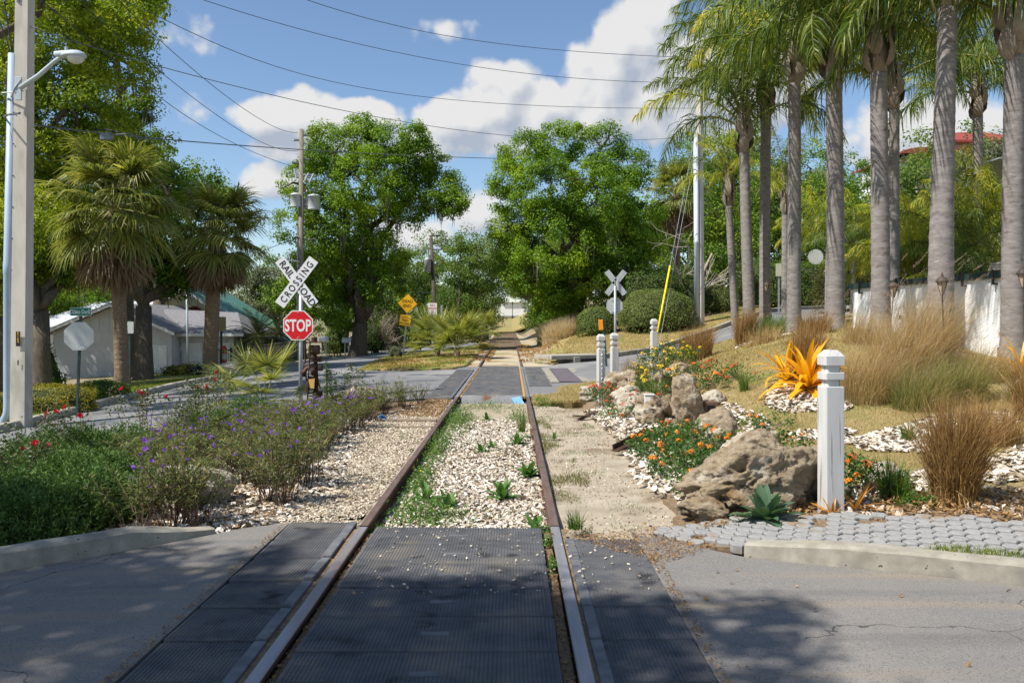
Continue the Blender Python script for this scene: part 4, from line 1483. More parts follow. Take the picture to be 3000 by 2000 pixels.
def sabal(label, base, h, r0, seed, n=46, nd=30, size=1.0, r1=None, lean=0, name='cabbage_palm', low=5, fset=None):
    r = np.random.default_rng(seed)
    root = thing(name, label, 'palm tree', base)
    zz = np.arange(-.2, h + .1, .05)
    rr = r0 + ((r1 or r0) - r0) * np.clip(zz / h, 0, 1) + r0 * .25 * np.exp(-np.clip(zz, 0, None) / .3)
    rr = rr * (1 + .035 * np.sin(np.arange(len(zz)) * 2.2) + r.normal(0, .015, len(zz)))
    cx = lean * np.clip(zz / h, 0, 1) ** 1.5
    part('trunk', [tube(np.stack([cx, 0 * zz, zz], -1), rr, 13)], m_sabtrunk, root, True)
    for k in range(n):
        e = min(low - 1, int(low * k / n))
        a = k * 2.39996 + r.normal(0, .2)
        obj('frond', (fset or fans)[e][r.integers(0, 2)], root, loc=(lean + .1 * math.cos(a), .1 * math.sin(a), h + .35 - .12 * e), rot=(r.normal(0, .2), r.normal(0, .1), a), scale=size * r.uniform(.88, 1.1))
    for k in range(nd):
        a = k * 2.39996 + r.normal(0, .3)
        obj('dead_frond', dfans[r.integers(0, 4)], root, loc=(lean + r0 * .8 * math.cos(a), r0 * .8 * math.sin(a), h - .15 - .35 * r.random()), rot=(r.normal(0, .2), r.normal(.1, .12), a), scale=size * r.uniform(.85, 1.2))
    return root


b_ = G2((281 - CX) / F * 24, 24)
sabal('tall cabbage palm with a shaggy brown skirt and a scarred trunk on the left verge', b_, CAMZ - (505 - HY) / F * 24 - b_[2] + .25, .20, 1, 62, 60, 1.08, .17, -.25)
b_ = G2((484 - CX) / F * 35, 35)
sabal('darker cabbage palm with a thick trunk standing by the far road bend', b_, CAMZ - (560 - HY) / F * 35 - b_[2] + .3, .30, 2, 54, 60, 1.18, .27, .2)
b_ = G2((1555 - CX) / F * 54, 54)
sabal('shaggy cabbage palm behind the bare grey branches', b_, CAMZ - (450 - HY) / F * 54 - b_[2], .2, 3, 36, 40, 1.25)
for lab, dx, dy, Yq, h_, sd, n, nd, sz in [
    ('clump of palmetto fans below the no parking sign', 1005, 830, 41, .35, 5, 26, 6, 1.0),
    ('right half of the palmetto clump, nearer the track', 1050, 830, 39, .3, 6, 26, 5, .95),
    ('palmetto fans at the left edge of the far track', 1110, 775, 66, .5, 7, 24, 8, 1.0)]:
    sabal(lab, G2((dx - CX) / F * Yq, Yq), h_, .12, sd, n, nd, sz, name='palmetto', low=4, fset=upfans)
sabal('young palmetto with arching pale fans beside the stop sign post', G2(-4.95, 17.0), .06, .05, 8, 14, 2, .66, name='palmetto', low=4, fset=upfans)

# cycad by the wooden fence
ml_cycad = ML('cycad_leaf', [(.03, .06, .012), (.09, .12, .02), (.2, .19, .03)], .25, .4, .5)
cyc = [[frond_mesh('frond', 1.75, R(e), b2, 60, .26, .022, ml_cycad, 300 + i + v, .35, .12) for v in range(2)] for i, (e, b2) in enumerate([(78, .8), (55, 1.0), (35, 1.1), (15, 1.1), (-8, .9)])]
for lab, dx, Yq, sd in [('dark spreading cycad left of the wooden fence', 592, 47, 1), ('second cycad behind the top of the wooden fence', 640, 50, 2)]:
    b_ = G2((dx - CX) / F * Yq, Yq)
    queen_palm(lab, b_, 1.2, .22, .2, sd + 40, 30, 1.0, (0, 0), 'g', 0, boot=False, frond_set=cyc, wind=0, name='cycad')

# ================================================================== BUILT THINGS
m_white = M('white_paint', (.70, .70, .69), (.78, .78, .77), 4, .6, .002, 60, extra=[((.55, .53, .48), 2.2, .6, .12)])
m_signwhite = M('sign_white', (.74, .75, .76), (.80, .80, .80), 3, .45)
m_signred = M('sign_red', (.62, .012, .02), (.68, .016, .025), 3, .4)
m_signyel = M('sign_yellow', (.80, .42, .01), (.86, .47, .015), 3, .45)
m_signblack = M('sign_black', (.012, .012, .012), None, rough=.5)
m_signgreen = M('sign_green', (.01, .17, .11), (.012, .19, .12), 3, .45)
m_alu = M('sign_back_aluminium', (.50, .52, .52), (.60, .62, .62), 2.5, .5, metal=.35)
m_galv = M('galvanised', (.33, .36, .39), (.45, .48, .50), 8, .5, metal=.4)
m_dkpost = M('dark_green_post', (.03, .06, .06), (.06, .09, .09), 9, .6, metal=.2)
m_tan = M('tan_sign_back', (.36, .30, .17), (.42, .36, .21), 3, .6)
m_redtxt = M('sign_red_text', (.52, .04, .05), None, rough=.5)
m_pole_conc = M('pole_concrete', (.50, .46, .40), (.60, .56, .49), 5, .9, .004, 60, stretch=(1, 1, .3), extra=[((.42, .39, .33), 3, .58, .1)])
m_pvc = M('grey_conduit', (.33, .42, .53), (.37, .46, .57), 3, .45)
m_lampgrey = M('lamp_grey', (.42, .50, .56), (.50, .57, .62), 4, .45)
m_wood_pole = M('utility_pole_wood', (.17, .15, .11), (.30, .27, .21), 8, .9, .008, 40, stretch=(3, 3, .25))
m_black = M('black_metal', (.015, .015, .017), (.03, .03, .032), 8, .5)
m_wire = M('wire', (.05, .055, .065), None, rough=.6)
m_glass = M('lamp_glass', (.55, .57, .56), (.68, .69, .67), 20, .25, spec=.6)
m_porc = M('insulator', (.42, .46, .50), (.55, .58, .60), 6, .3)


def post(name, h, r, mt, parent, n=10, z0=-.3, loc=(0, 0, 0)):
    return part(name, [tube([(0, 0, z0), (0, 0, h)], r, n)], mt, parent, True, loc=loc)


def channel(name, h, mt, parent, w_=.06, z0=-.3, loc=(0, 0, 0), rot=(0, 0, 0)):
    """perforated U channel post"""
    g = [box(w_, .006, h - z0, (0, 0, (h + z0) / 2)), box(.006, .03, h - z0, (-w_ / 2, .018, (h + z0) / 2)), box(.006, .03, h - z0, (w_ / 2, .018, (h + z0) / 2))]
    for k in range(int(h / .075)):
        g.append(box(.014, .003, .014, (0, -.0045, .1 + k * .075)) + (1,))
    return part(name, g, [mt, m_signblack], parent, loc=loc, rot=rot)


def sign_panel(parent, name, poly, mt, z, x=0, y=0, rim=None, rim_mt=None, t=.004, rot=(0, 0, 0)):
    o = part(name, [plate(poly, t, 0)], mt if rim is None else rim_mt, parent, loc=(x, y, z), rot=rot)
    if rim is not None:
        part('sign_face', [plate(rim, .001, -.0018)], mt, o)
    return o


def letters(parent, rows, mt):
    """rows: (string, cap height, x, z, x squeeze, bold, rotation)"""
    geos = []
    for s, h, x, z, xs_, bo, ro in rows:
        geos.append(text(s, h, -.0035, xs_, bo, (x, z), ro))
    return part('lettering', geos, mt, parent)


# ---- railroad crossing sign with stop sign
sp = G2((691 - CX) / F * 17.8, 17.8)
cb = thing('crossing_sign', 'white crossbuck above a red octagonal stop sign on one round post', 'railroad crossing sign', sp)
post('post', 2.62, .042, m_galv, cb, 14)
zc = CAMZ - (648 - HY) / F * 17.8 - sp[2]
xc = (683 - 691) / F * 17.8
for nm, a, y0, rows in (('railroad_blade', -R(53), -.052, [('RAIL', .14, -.33, 0, .95, .012, 0), ('ROAD', .14, .33, 0, .95, .012, 0)]), ('crossing_blade', R(53), -.060, [('CROSSING', .14, 0, 0, .95, .012, 0)])):
    b_ = part(nm, [plate(rrect(1.19, .228, .012, 2), .004, 0)], m_signwhite, cb, loc=(xc, y0, zc), rot=(0, -a, 0))
    if 'road_' in nm:
        letters(b_, rows, m_signblack)
    else:
        part('lettering', [text('CROSSING', .14, -.0035, .80, .012, (0, 0), 0, 1.42)], m_signblack, b_)
    if 'road_' in nm:
        pass
oc = lambda r_: ngon(8, r_, R(22.5))
zs = CAMZ - (747 - HY) / F * 17.8 - sp[2]
st = sign_panel(cb, 'stop_panel', oc(.335), m_signred, zs, (686 - 691) / F * 17.8, -.052, oc(.312), m_signwhite)
part('lettering', [text('STOP', .24, -.0045, .66, .024, (0, 0))], m_signwhite, st)
for s_ in (1, -1):
    part('bolt', [lathe([(0, -.004), (.012, -.003), (.012, .003), (0, .006)], 8)], m_galv, st, loc=(0, -.006, s_ * .255), rot=(R(90), 0, 0))

# ---- dead end sign
sp = G2((925 - CX) / F * 45, 45)
de = thing('dead_end_sign', 'yellow diamond DEAD END sign over a small yellow plate, on a leaning post', 'road sign', sp, rot=(0, R(6), 0))
channel('post', 2.35, m_galv, de, .075)
zd = 3.04
s45 = [(0, .54), (-.54, 0), (0, -.54), (.54, 0)]
d_ = sign_panel(de, 'diamond_panel', s45, m_signyel, zd - .28, -.03, -.02, [(x * .95, z * .95) for x, z in s45], m_signblack, rot=(0, R(-2), 0))
part('sign_field', [plate([(x * .915, z * .915) for x, z in s45], .001, -.0036)], m_signyel, d_)
part('lettering', [text('DEAD', .155, -.006, .95, .022, (0, .12)), text('END', .155, -.006, .95, .022, (0, -.12))], m_signblack, d_)
sq = rrect(.62, .60, .04)
d_ = sign_panel(de, 'notice_panel', sq, m_signyel, zd - 1.17, -.06, -.02, [(x * .95, z * .95) for x, z in sq], m_signblack, rot=(0, R(2), 0))
part('sign_field', [plate([(x * .91, z * .91) for x, z in sq], .001, -.0036)], m_signyel, d_)
part('lettering', [text('NO', .10, -.006, 1, .015, (0, .17)), text('TURN', .10, -.006, 1, .015, (0, 0)), text('AROUND', .10, -.006, .95, .015, (0, -.17))], m_signblack, d_)

# ---- no parking signs by the track
sp = G2((993 - CX) / F * 44, 44)
npk = thing('no_parking_sign', 'white NO PARKING sign with red lettering above the palmetto clump', 'road sign', sp)
channel('post', 2.35, m_galv, npk, .08)
zt = CAMZ - (712 - HY) / F * 44 - sp[2]
d_ = sign_panel(npk, 'panel', rrect(.50, .76, .04), m_signwhite, zt, 0, -.01, rrect(.475, .735, .035), m_redtxt)
part('lettering', [text('NO', .12, -.004, .9, .02, (0, .25)), text('PARKING', .11, -.004, .72, .02, (0, .09)), text('ON', .06, -.004, .9, .01, (0, -.04)), text('R/R', .07, -.004, .9, .01, (0, -.15)), text('RIGHT OF WAY', .075, -.004, .62, .01, (0, -.28))], m_redtxt, d_)
sp = G2((1053 - CX) / F * 47, 47)
npk = thing('no_parking_sign', 'small faded pinkish parking sign furthest right above the palmettos', 'road sign', sp)
channel('post', 2.1, m_galv, npk, .08)
zt = CAMZ - (736 - HY) / F * 47 - sp[2]
d_ = sign_panel(npk, 'panel', rrect(.32, .42, .03), M('faded_sign', (.62, .42, .33), (.7, .5, .4), 5, .6), zt + .05, 0, -.01, rrect(.30, .40, .03), m_signwhite)
part('lettering', [text('NO', .07, -.004, .9, .01, (0, .12)), text('PARKING', .05, -.004, .8, .01, (0, .02))], m_redtxt, d_)
d_ = sign_panel(npk, 'arrow_panel', rrect(.32, .13, .02), m_signwhite, zt - .24, 0, -.01)
sp = G2((1014 - CX) / F * 45, 45)
bp = thing('bare_sign_post', 'bare metal sign post without a sign above the palmetto clump', 'post', sp)
channel('post', 2.55, m_galv, bp, .09)

# ---- street name sign with the back of a stop sign
sp = Gd(176, 948, .05)
ln_ = thing('street_name_sign', 'green street name sign above the pale back of a stop sign on the left verge', 'street sign', sp)
sc_ = F / sp[1]
hp = (948 - 722) / sc_
channel('post', hp, m_dkpost, ln_, .05, rot=(0, R(2.2), 0))
px_ = (hp) * math.tan(R(2.2))
zz_ = (948 - 772) / sc_
part('stop_back', [plate(ngon(8, .335, R(22.5)), .004, -.03)], m_alu, ln_, loc=(.06, 0, zz_), rot=(0, 0, R(8)))
part('sticker', [plate([(-.045, -.02), (.045, -.02), (.045, .02), (-.045, .02)], .001, -.033)], m_signwhite, ln_, loc=(.14, -.012, zz_ - .25), rot=(0, 0, R(8)))
nw, nh = 49 / sc_, 19 / sc_
zz_ = (948 - 716) / sc_
nb = part('name_blade', [plate(rrect(nw, nh, .02, 3), .006, -.02)], m_signwhite, ln_, loc=(.10, 0, zz_))
part('sign_face', [plate(rrect(nw - .016, nh - .016, .015, 3), .001, -.0215)], m_signgreen, nb)
part('lettering', [text('N', .05, -.0235, .8, .01, (-.145, .02)), text('Lake Dora', .085, -.0235, .72, .012, (.018, 0)), text('RD', .032, -.0235, .8, .01, (.19, .035)), text('300', .032, -.0235, .8, .01, (.19, -.035))], m_signwhite, nb)
part('city_seal', [plate(ngon(14, .04), .001, -.023), plate(ngon(14, .026), .001, -.0245) + (1,)], [m_signwhite, M('seal_blue', (.05, .08, .25), None, rough=.5)], nb, loc=(-.20, 0, 0))

# ---- backs of two more signs on the left
sp = Gd(297, 893, .05)
s2 = thing('sign_back', 'plain grey back of a square sign beside the scarred palm trunk', 'road sign', sp)
channel('post', (893 - 735) / F * sp[1], m_dkpost, s2, .06)
part('panel', [plate(rrect(.30, .38, .03), .004, -.03)], m_alu, s2, loc=(0, 0, (893 - 752) / F * sp[1]))
sp = G2((508 - CX) / F * 38, 38)
s3 = thing('sign_back', 'tan back of a sign on a dark post right of the darker palm', 'road sign', sp)
channel('post', (850 - 725) / F * 38, m_dkpost, s3, .09)
part('panel', [plate(rrect(.45, .64, .05), .005, -.03)], m_tan, s3, loc=(0, 0, (850 - 740) / F * 38))
sp = G2((515 - CX) / F * 39, 39)
s4 = thing('gate_notice', 'small red and white oval notice hanging at the iron gate', 'notice', sp + np.array([0, 0, .25]))
el_ = [(.17 * math.cos(t), .42 * math.sin(t)) for t in np.linspace(0, 2 * math.pi, 20, endpoint=False)]
part('panel', [plate(el_, .01, 0)], m_signwhite, s4, loc=(0, 0, .5))
part('red_field', [plate([(x * .88, abs(z) * .9 + .05 if z > -.01 else .05) for x, z in el_ if z > -.01], .001, -.003), plate([(x * .88, -abs(z) * .9 - .1) for x, z in el_ if z < -.09], .001, -.003)], m_signred, s4, loc=(0, 0, .5))
part('lettering', [text('DO NOT', .06, -.006, .7, .01, (0, .18)), text('ENTER', .07, -.006, .7, .012, (0, -.22))], m_signwhite, s4, loc=(0, 0, .5))
part('lettering', [text('PRIVATE', .05, -.006, .7, .012, (0, -.02))], m_redtxt, s4, loc=(0, 0, .5))

# small white house sign on a white post
sp = Gd(570, 846)
hs = thing('house_sign', 'small white gabled sign on a white post in front of the dark car', 'sign', sp)
k_ = sp[1] / F
part('post', [bbox(7 * k_, 7 * k_, 34 * k_, (0, 0, 15 * k_), .02)], m_white, hs)
part('panel', [plate([(-8 * k_, -7 * k_), (8 * k_, -7 * k_), (8 * k_, 5 * k_), (3 * k_, 6 * k_), (0, 9 * k_), (-3 * k_, 6 * k_), (-8 * k_, 5 * k_)], .03, -.12)], m_white, hs, loc=(0, 0, 33 * k_))
part('lettering', [text('PRIVATE', 2.4 * k_, -.123, .8, .01, (0, -1 * k_)), text('DRIVE', 2.4 * k_, -.123, .8, .01, (0, -4.5 * k_))], m_signblack, hs, loc=(0, 0, 33 * k_))

# ---- signs on the right hand road (their backs)
sp = G2((1413 - CX) / F * 34.5, 34.5)
cb2 = thing('crossing_sign', 'grey back of a crossbuck and stop sign on the far right side of the track', 'railroad crossing sign', sp)
post('post', 2.95, .05, m_galv, cb2, 12)
k_ = 34.5 / F
z0 = lambda dy: CAMZ - (dy - HY) * k_ - sp[2]
for a in (R(52), -R(52)):
    b_ = part('crossing_blade', [plate(rrect(1.19, .23, .012, 2), .004, .055), plate(rrect(1.19, .05, .012, 2), .003, .0505)], m_alu, cb2, loc=(.03, 0, z0(649)), rot=(0, a, 0))
part('mounting_box', [bbox(.10, .10, .42, (.09, .04, z0(655)), .01)], m_alu, cb2)
part('stop_back', [plate(ngon(8, .35, R(22.5)), .004, .055)], m_alu, cb2, loc=(-.02, 0, z0(702)))
for dy in (690, 716):
    part('bracket', [box(.28, .03, .03, (0, .045, z0(dy)))], m_galv, cb2)
sp = Gd(1873, 703)
rs = thing('round_sign', 'pale round sign back on a thin post beyond the road on the right', 'road sign', sp)
k_ = sp[1] / F
channel('post', (703 - 575) * k_, m_galv, rs, .08)
part('disc', [plate(ngon(28, 17.5 * k_), .006, -.05)], M('round_sign_back', (.55, .56, .52), (.62, .63, .58), 2, .5, metal=.1), rs, loc=(0, 0, (703 - 590) * k_))
sp = Gd(1789, 722)
rs = thing('sign_back', 'pale rectangular sign back on a thin post between two palm trunks', 'road sign', sp)
k_ = sp[1] / F
channel('post', (722 - 607) * k_, m_galv, rs, .08)
part('panel', [plate(rrect(16 * k_, 29 * k_, .03), .005, -.05)], M('pale_sign_back', (.48, .47, .34), (.55, .54, .40), 3, .5), rs, loc=(0, 0, (722 - 620) * k_))
sp = Gd(1897, 698)
wp = thing('white_post', 'short white post beside the entrance right of the round sign', 'post', sp)
k_ = sp[1] / F
part('shaft', [bbox(9 * k_, 9 * k_, 80 * k_, (0, 0, 32 * k_), .02)], m_white, wp)
part('cap', [lathe([(6 * k_, 0), (6 * k_, 3 * k_), (0, 6 * k_)], 4)], m_white, wp, loc=(0, 0, 72 * k_))

# orange marker post
sp = Gd(1393, 840)
mk_ = thing('marker_post', 'slim grey marker post with an orange band behind the right bollards', 'post', sp)
k_ = sp[1] / F
part('post', [box(.075, .03, 125 * k_, (0, 0, 48 * k_))], m_dkpost, mk_, rot=(0, R(-4), 0))
part('orange_band', [bbox(.16, .05, 24 * k_, (-.10, -.02, 95 * k_), .01)], M('orange_plastic', (.85, .30, .01), (.9, .34, .015), 5, .5), mk_, rot=(0, R(-4), 0))

# ---- concrete utility pole with conduit and street lamp
sp = Gd(46, 979)
cp = thing('utility_pole', 'tall square concrete pole with a blue-grey conduit at the left edge', 'utility pole', sp)
Yp = sp[1]
k_ = Yp / F
hp = 12.5
part('shaft', [tube([(.02, 0, -.5), (.02, 0, 0), (.02 + hp * .008, 0, hp)], [.205, .205, .165], 4)], m_pole_conc, cp, rot=(0, 0, R(45)))
cdx = -26 * k_
part('conduit', [tube([(cdx - .13, -.02, -.1), (cdx - .12, -.02, .05), (cdx - .02, -.02, .25), (cdx, -.02, .4), (cdx, -.02, 3.0), (cdx + .0, -.02, 3.02), (cdx + .0, -.02, 3.2), (cdx + .0, -.02, 3.22), (cdx + .09, -.02, (979 - 125) * k_)], [.075, .075, .078, .085, .085, .092, .092, .085, .082], 14)], m_pvc, cp, True)
for zz_ in np.arange(.6, 6.6, .62):
    part('bolt', [lathe([(.0, -.004), (.014, -.003), (.014, .006), (0, .01)], 6)], m_black, cp, loc=(cdx + .085 + zz_ * .012, -.10, zz_), rot=(R(90), 0, 0))
tg_ = part('number_tag', [plate([(-.042, -.145), (.042, -.145), (.042, .145), (-.042, .145)], .003, 0)], m_signblack, cp, loc=(.05, -.155, (979 - 778) * k_))
part('lettering', [text(c_, .05, -.003, .9, .012, (0, .11 - i_ * .055)) for i_, c_ in enumerate('S164')], m_signyel, tg_)
part('slot', [plate([(-.012, -.05), (.012, -.05), (.012, .05), (-.012, .05)], .003, 0)], m_signblack, cp, loc=(.05, -.155, (979 - 832) * k_))
# insulators and dark leads at the conduit head
for ix, (x0, x1) in enumerate(((-.42, -.08), (-.16, -.02), (.16, .02))):
    zt_ = (979 - 130) * k_
    part('lead', [tube([(cdx + .09 + x1 * .2, -.04, zt_ - .05), (cdx + .09 + x1, -.05, zt_ + .25), (cdx + .09 + x0 * .8, -.05, zt_ + .9), (cdx + .09 + x0 * 1.5, -.05, zt_ + 2.2)], .013, 5)], m_black, cp)
    q = .9
    part('insulator', [xf(lathe([(.02, 0)] + [(v, .03 * j + (.012 if v > .03 else 0)) for j in range(9) for v in (.022, .048, .022)] + [(.01, .3)], 10), None, (cdx + .09 + x0 * .88, -.05, zt_ + 1.05))], m_porc, cp, True)
zb = (979 - 207) * k_
L0 = np.array([.10, -.16, zb])
tip = np.array([(205 - 46) * k_, -.6, (979 - 152) * k_])
arm = [L0, L0 * .65 + tip * .35 + np.array([0, 0, .03]), L0 * .35 + tip * .65 + np.array([0, 0, .12]), L0 * .16 + tip * .84 + np.array([0, 0, .14]), tip + np.array([-.16, 0, .05])]
part('lamp_arm', [tube(np.array(arm), [.05, .045, .04, .036, .034], 10)], m_lampgrey, cp, True)
part('arm_bracket', [bbox(.12, .04, .46, (.07, -.17, zb - .02), .008)], m_lampgrey, cp)
hd = np.array(tip)
V, Fc = lathe([(0.0, .115), (.08, .11), (.15, .075), (.18, .02), (.175, -.01), (.0, -.012)], 18)
V = V * np.array([1.35, .85, 1.0])
lh = part('lamp_head', [(V, Fc), tube([(-.36, 0, .05), (-.2, 0, .045), (-.1, 0, .04)], [.05, .07, .075], 10)], m_lampgrey, cp, True, loc=hd)
part('photocell', [lathe([(.0, .10), (.03, .10), (.03, 0), (0, 0)][::-1], 8)], m_lampgrey, lh, loc=(-.14, 0, .08))
V, Fc = lathe([(.155, 0), (.15, -.05), (.11, -.10), (.05, -.125), (0, -.13)], 18)
part('lens', [(V * np.array([1.0, .85, 1]) + np.array([.04, 0, -.012]), Fc)], m_glass, lh, True)
part('clamp', [tube([(-.28, -.13, (979 - 218) * k_), (.0, -.19, (979 - 218) * k_), (.16, -.16, (979 - 214) * k_)], .012, 5)], m_galv, cp)
part('clamp', [tube([(-.06, -.19, (979 - 230) * k_), (.0, -.19, (979 - 210) * k_), (.14, -.19, (979 - 188) * k_)], .02, 6)], m_galv, cp)

# ---- wooden utility pole with transformers
Yw = 47.0
sp = G2((691 - CX) / F * Yw, Yw)
k_ = Yw / F
wpz = lambda dy: CAMZ - (dy - HY) * k_ - sp[2]
wp = thing('utility_pole', 'brown wooden utility pole with transformers behind the crossbuck', 'utility pole', sp)
part('shaft', [tube([(0, 0, -.5), (.02, 0, 3), (.03, 0, wpz(297))], [.165, .155, .125], 12)], m_wood_pole, wp, True)
m_trans = M('transformer_grey', (.52, .55, .58), (.60, .63, .66), 3, .4)
for x, dyt, dyb, r_, y in ((-11, 447, 476, .28, -.05), (31, 450, 482, .33, -.05), (12, 455, 478, .26, .35)):
    tk = part('transformer', [lathe([(0, 0), (r_, 0), (r_ * 1.0, .03), (r_, (dyb - dyt) * k_ - .06), (r_ * 1.06, (dyb - dyt) * k_ - .05), (r_ * 1.06, (dyb - dyt) * k_), (r_ * .6, (dyb - dyt) * k_ + .07), (0, (dyb - dyt) * k_ + .09)], 18)], m_trans, wp, True, loc=(x * k_, y, wpz(dyb)))
    part('bushing', [lathe([(.05, 0)] + [(v, .05 * j) for j in range(1, 8) for v in (.05, .085, .05)] + [(.02, .45)], 8)], m_porc, tk, True, loc=(-.05, 0, (dyb - dyt) * k_ + .06))
for dx, dy, L in ((-10, 322, .35), (14, 311, .3), (12, 366, .35), (-10, 374, .4)):
    part('insulator', [xf(lathe([(.02, 0)] + [(v, .05 * j) for j in range(int(L / .05)) for v in (.04, .08, .04)] + [(.02, L)], 8), roty(R(90 if dx > 0 else -90)), (math.copysign(.12, dx), 0, wpz(dy)))], m_porc, wp, True)
for dx, dy, tl in ((14, 409, .5), (26, 410, .45), (-11, 399, -.2)):
    part('cutout', [xf(tube([(0, 0, -.28), (0, 0, .28)], .065, 8), roty(tl), (dx * k_, -.1, wpz(dy)))], m_porc, wp)
part('crossarm', [box(.8, .08, .08, (.25, -.05, wpz(402)))], m_galv, wp)
part('bracket', [box(.9, .06, .08, (.2, 0, wpz(470)))], m_galv, wp)
part('cable_loop', [tube([P(676, 560, 0) * 0 + np.array([-.2, -.1, wpz(545)]), (.4, -.1, wpz(552)), (.9, -.1, wpz(548)), (1.1, -.1, wpz(520)), (1.0, -.1, wpz(484))], .035, 6)], m_black, wp)
part('service_arm', [tube([(-.9, -.1, wpz(594)), (0, -.1, wpz(602))], .035, 6)], m_signwhite, wp)
part('conduit', [tube([(-.17, -.05, -.3), (-.16, -.05, wpz(520))], .045, 8)], m_galv, wp)

# ---- thin leaning pole by the far road
Yt = 58.0
sp = G2((1003 - CX) / F * Yt, Yt)
k_ = Yt / F
tz = lambda dy: CAMZ - (dy - HY) * k_ - sp[2]
tp = thing('utility_pole', 'thin dark leaning utility pole with one grey transformer above the no parking sign', 'utility pole', sp)
part('shaft', [tube([(.05, 0, -.5), ((1003 - 1003) * k_, 0, 0), ((990 - 1003) * k_, 0, tz(540))], [.15, .15, .115], 10)], M('dark_pole_wood', (.06, .05, .04), (.12, .10, .08), 8, .9), tp, True)
tk = part('transformer', [lathe([(0, 0), (.22, 0), (.24, .8), (.25, .86), (.1, .95), (0, .96)], 14)], m_galv, tp, True, loc=((983 - 1003) * k_, -.1, tz(624)))
part('bushing', [tube([(0, 0, .9), (0, 0, 1.5)], .05, 6)], m_porc, tk)
part('insulator', [tube([(-.38, 0, tz(541)), (.25, 0, tz(541))], .05, 6), tube([(-.3, 0, tz(573)), (.35, 0, tz(573))], .04, 6)], m_black, tp)

# ---- tall grey pole on the right with guy wires
Yr = 46.0
sp = G2((1606 - CX) / F * Yr, Yr)
k_ = Yr / F
rp_ = thing('utility_pole', 'tall pale grey pole with a conduit in front of the dead tree', 'utility pole', sp)
rz_ = lambda dy: CAMZ - (dy - HY) * k_ - sp[2]
part('shaft', [tube([(.06, 0, -.5), (.04, .1, rz_(225))], [.235, .18], 4)], m_pole_conc, rp_, rot=(0, 0, 0))
part('conduit', [tube([(-.18, -.12, -.2), (-.18, -.12, rz_(560)), (-.18, -.12, rz_(559)), (-.18, -.12, rz_(553)), (-.18, -.12, rz_(552)), (-.22, -.12, rz_(303))], [.135, .135, .15, .15, .135, .13], 12)], M('pale_conduit', (.50, .55, .60), (.55, .60, .64), 3, .45), rp_, True)
part('junction_box', [bbox(.35, .3, .55, (-.45, -.2, .25), .03)], m_galv, rp_)
gx = G2((1490 - CX) / F * 38.5, 38.5)
gw = thing('guy_wire', 'pair of guy wires with a bright yellow guard behind the rightmost far bollard', 'guy wire', gx)
topw = P(1605, 262, Yr) - gx
a_ = np.array([.25, 0, .1])
for s_ in (0, .35):
    part('wire', [tube([a_ + [s_ * .5, 0, 0], topw + [0, 0, -s_ * 3]], .012, 5)], m_galv, gw)
part('guard', [tube([a_ + (topw - a_) * .035, a_ + (topw - a_) * .315], .045, 8)], M('guard_yellow', (.85, .66, .01), (.9, .7, .02), 4, .4), gw, True)

# ---- overhead wires
m_cable = M('cable', (.11, .12, .13), None, rough=.6)


def wire(label, pts, r_, mt=None, extra=None):
    p = np.array([P(*q) for q in pts])
    t = np.linspace(0, 1, len(p))
    tt = np.linspace(0, 1, 40)
    # smooth curve through the points
    co = [np.polyfit(t, p[:, k], min(len(p) - 1, 3)) for k in range(3)]
    q = np.stack([np.polyval(c_, tt) for c_ in co], -1)
    o = part('overhead_wire', [tube(q - q[0], r_, 5)], mt or m_wire, None, loc=q[0])
    tag(o, label, 'wire', None)
    return o


wire('highest thin wire crossing the sky towards the palms', [(250, -190, 22), (690, -5, 26), (1090, 93, 31), (1600, 133, 36)], .011)
wire('second wire crossing the sky, meeting the palms below the highest one', [(120, -130, 22), (460, -2, 26), (1000, 138, 32), (1600, 190, 37)], .011)
wire('third wire crossing the sky with a small splice', [(60, -90, 19), (380, 48, 24), (700, 175, 30), (1040, 226, 36), (1600, 250, 42)], .011)
wire('sagging cable from the concrete pole across the middle of the sky', [(74, 62, 16.3), (345, 143, 22), (760, 250, 30), (1230, 318, 40), (1600, 312, 46)], .012, m_cable)
wire('thick bundled cable from the concrete pole past the wooden pole to the right', [(72, 264, 16.3), (240, 308, 22), (690, 343, 46.8), (1150, 366, 46.5), (1600, 372, 45.9)], .021, m_cable)
wire('wire descending from the upper left to the top of the wooden pole', [(180, -130, 20), (345, 72, 28), (560, 250, 40), (684, 305, 47)], .013)
wire('second wire descending from the upper left to the wooden pole', [(60, -110, 19), (350, 150, 30), (560, 305, 41), (686, 345, 47)], .013)
wire('lowest wire descending through the oak to the wooden pole', [(80, -10, 17), (330, 195, 28), (500, 310, 38), (688, 388, 47)], .013)
wire('service wire sagging from the wooden pole to the thin leaning pole', [(695, 603, 47), (760, 640, 50), (840, 662, 54), (1000, 672, 58)], .014, m_cable)
wire('thin wire running from the wooden pole down through the oak', [(697, 470, 47), (800, 560, 50), (900, 615, 54), (994, 545, 58)], .009)
wire('short dark wire from the wooden pole into the left palm', [(690, 545, 47), (640, 562, 44), (600, 580, 40)], .014)
o = thing('cable_box', 'small grey splice box hanging on the thick cable over the left palm', 'cable box', P(244, 309, 21.6))
part('housing', [bbox(.27, .14, .18, (0, 0, -.05), .02)], M('box_grey', (.15, .18, .24), (.2, .23, .28), 4, .5), o)
part('strap', [tube([(-.3, 0, .1), (0, 0, .12), (.3, 0, .06)], .02, 5)], m_black, o)
part('cable_tail', [tube([(.1, 0, -.02), (.6, 0, .03), (.85, 0, -.12), (1.3, 0, -.12), (1.7, 0, .0)], .014, 5)], m_cable, o)

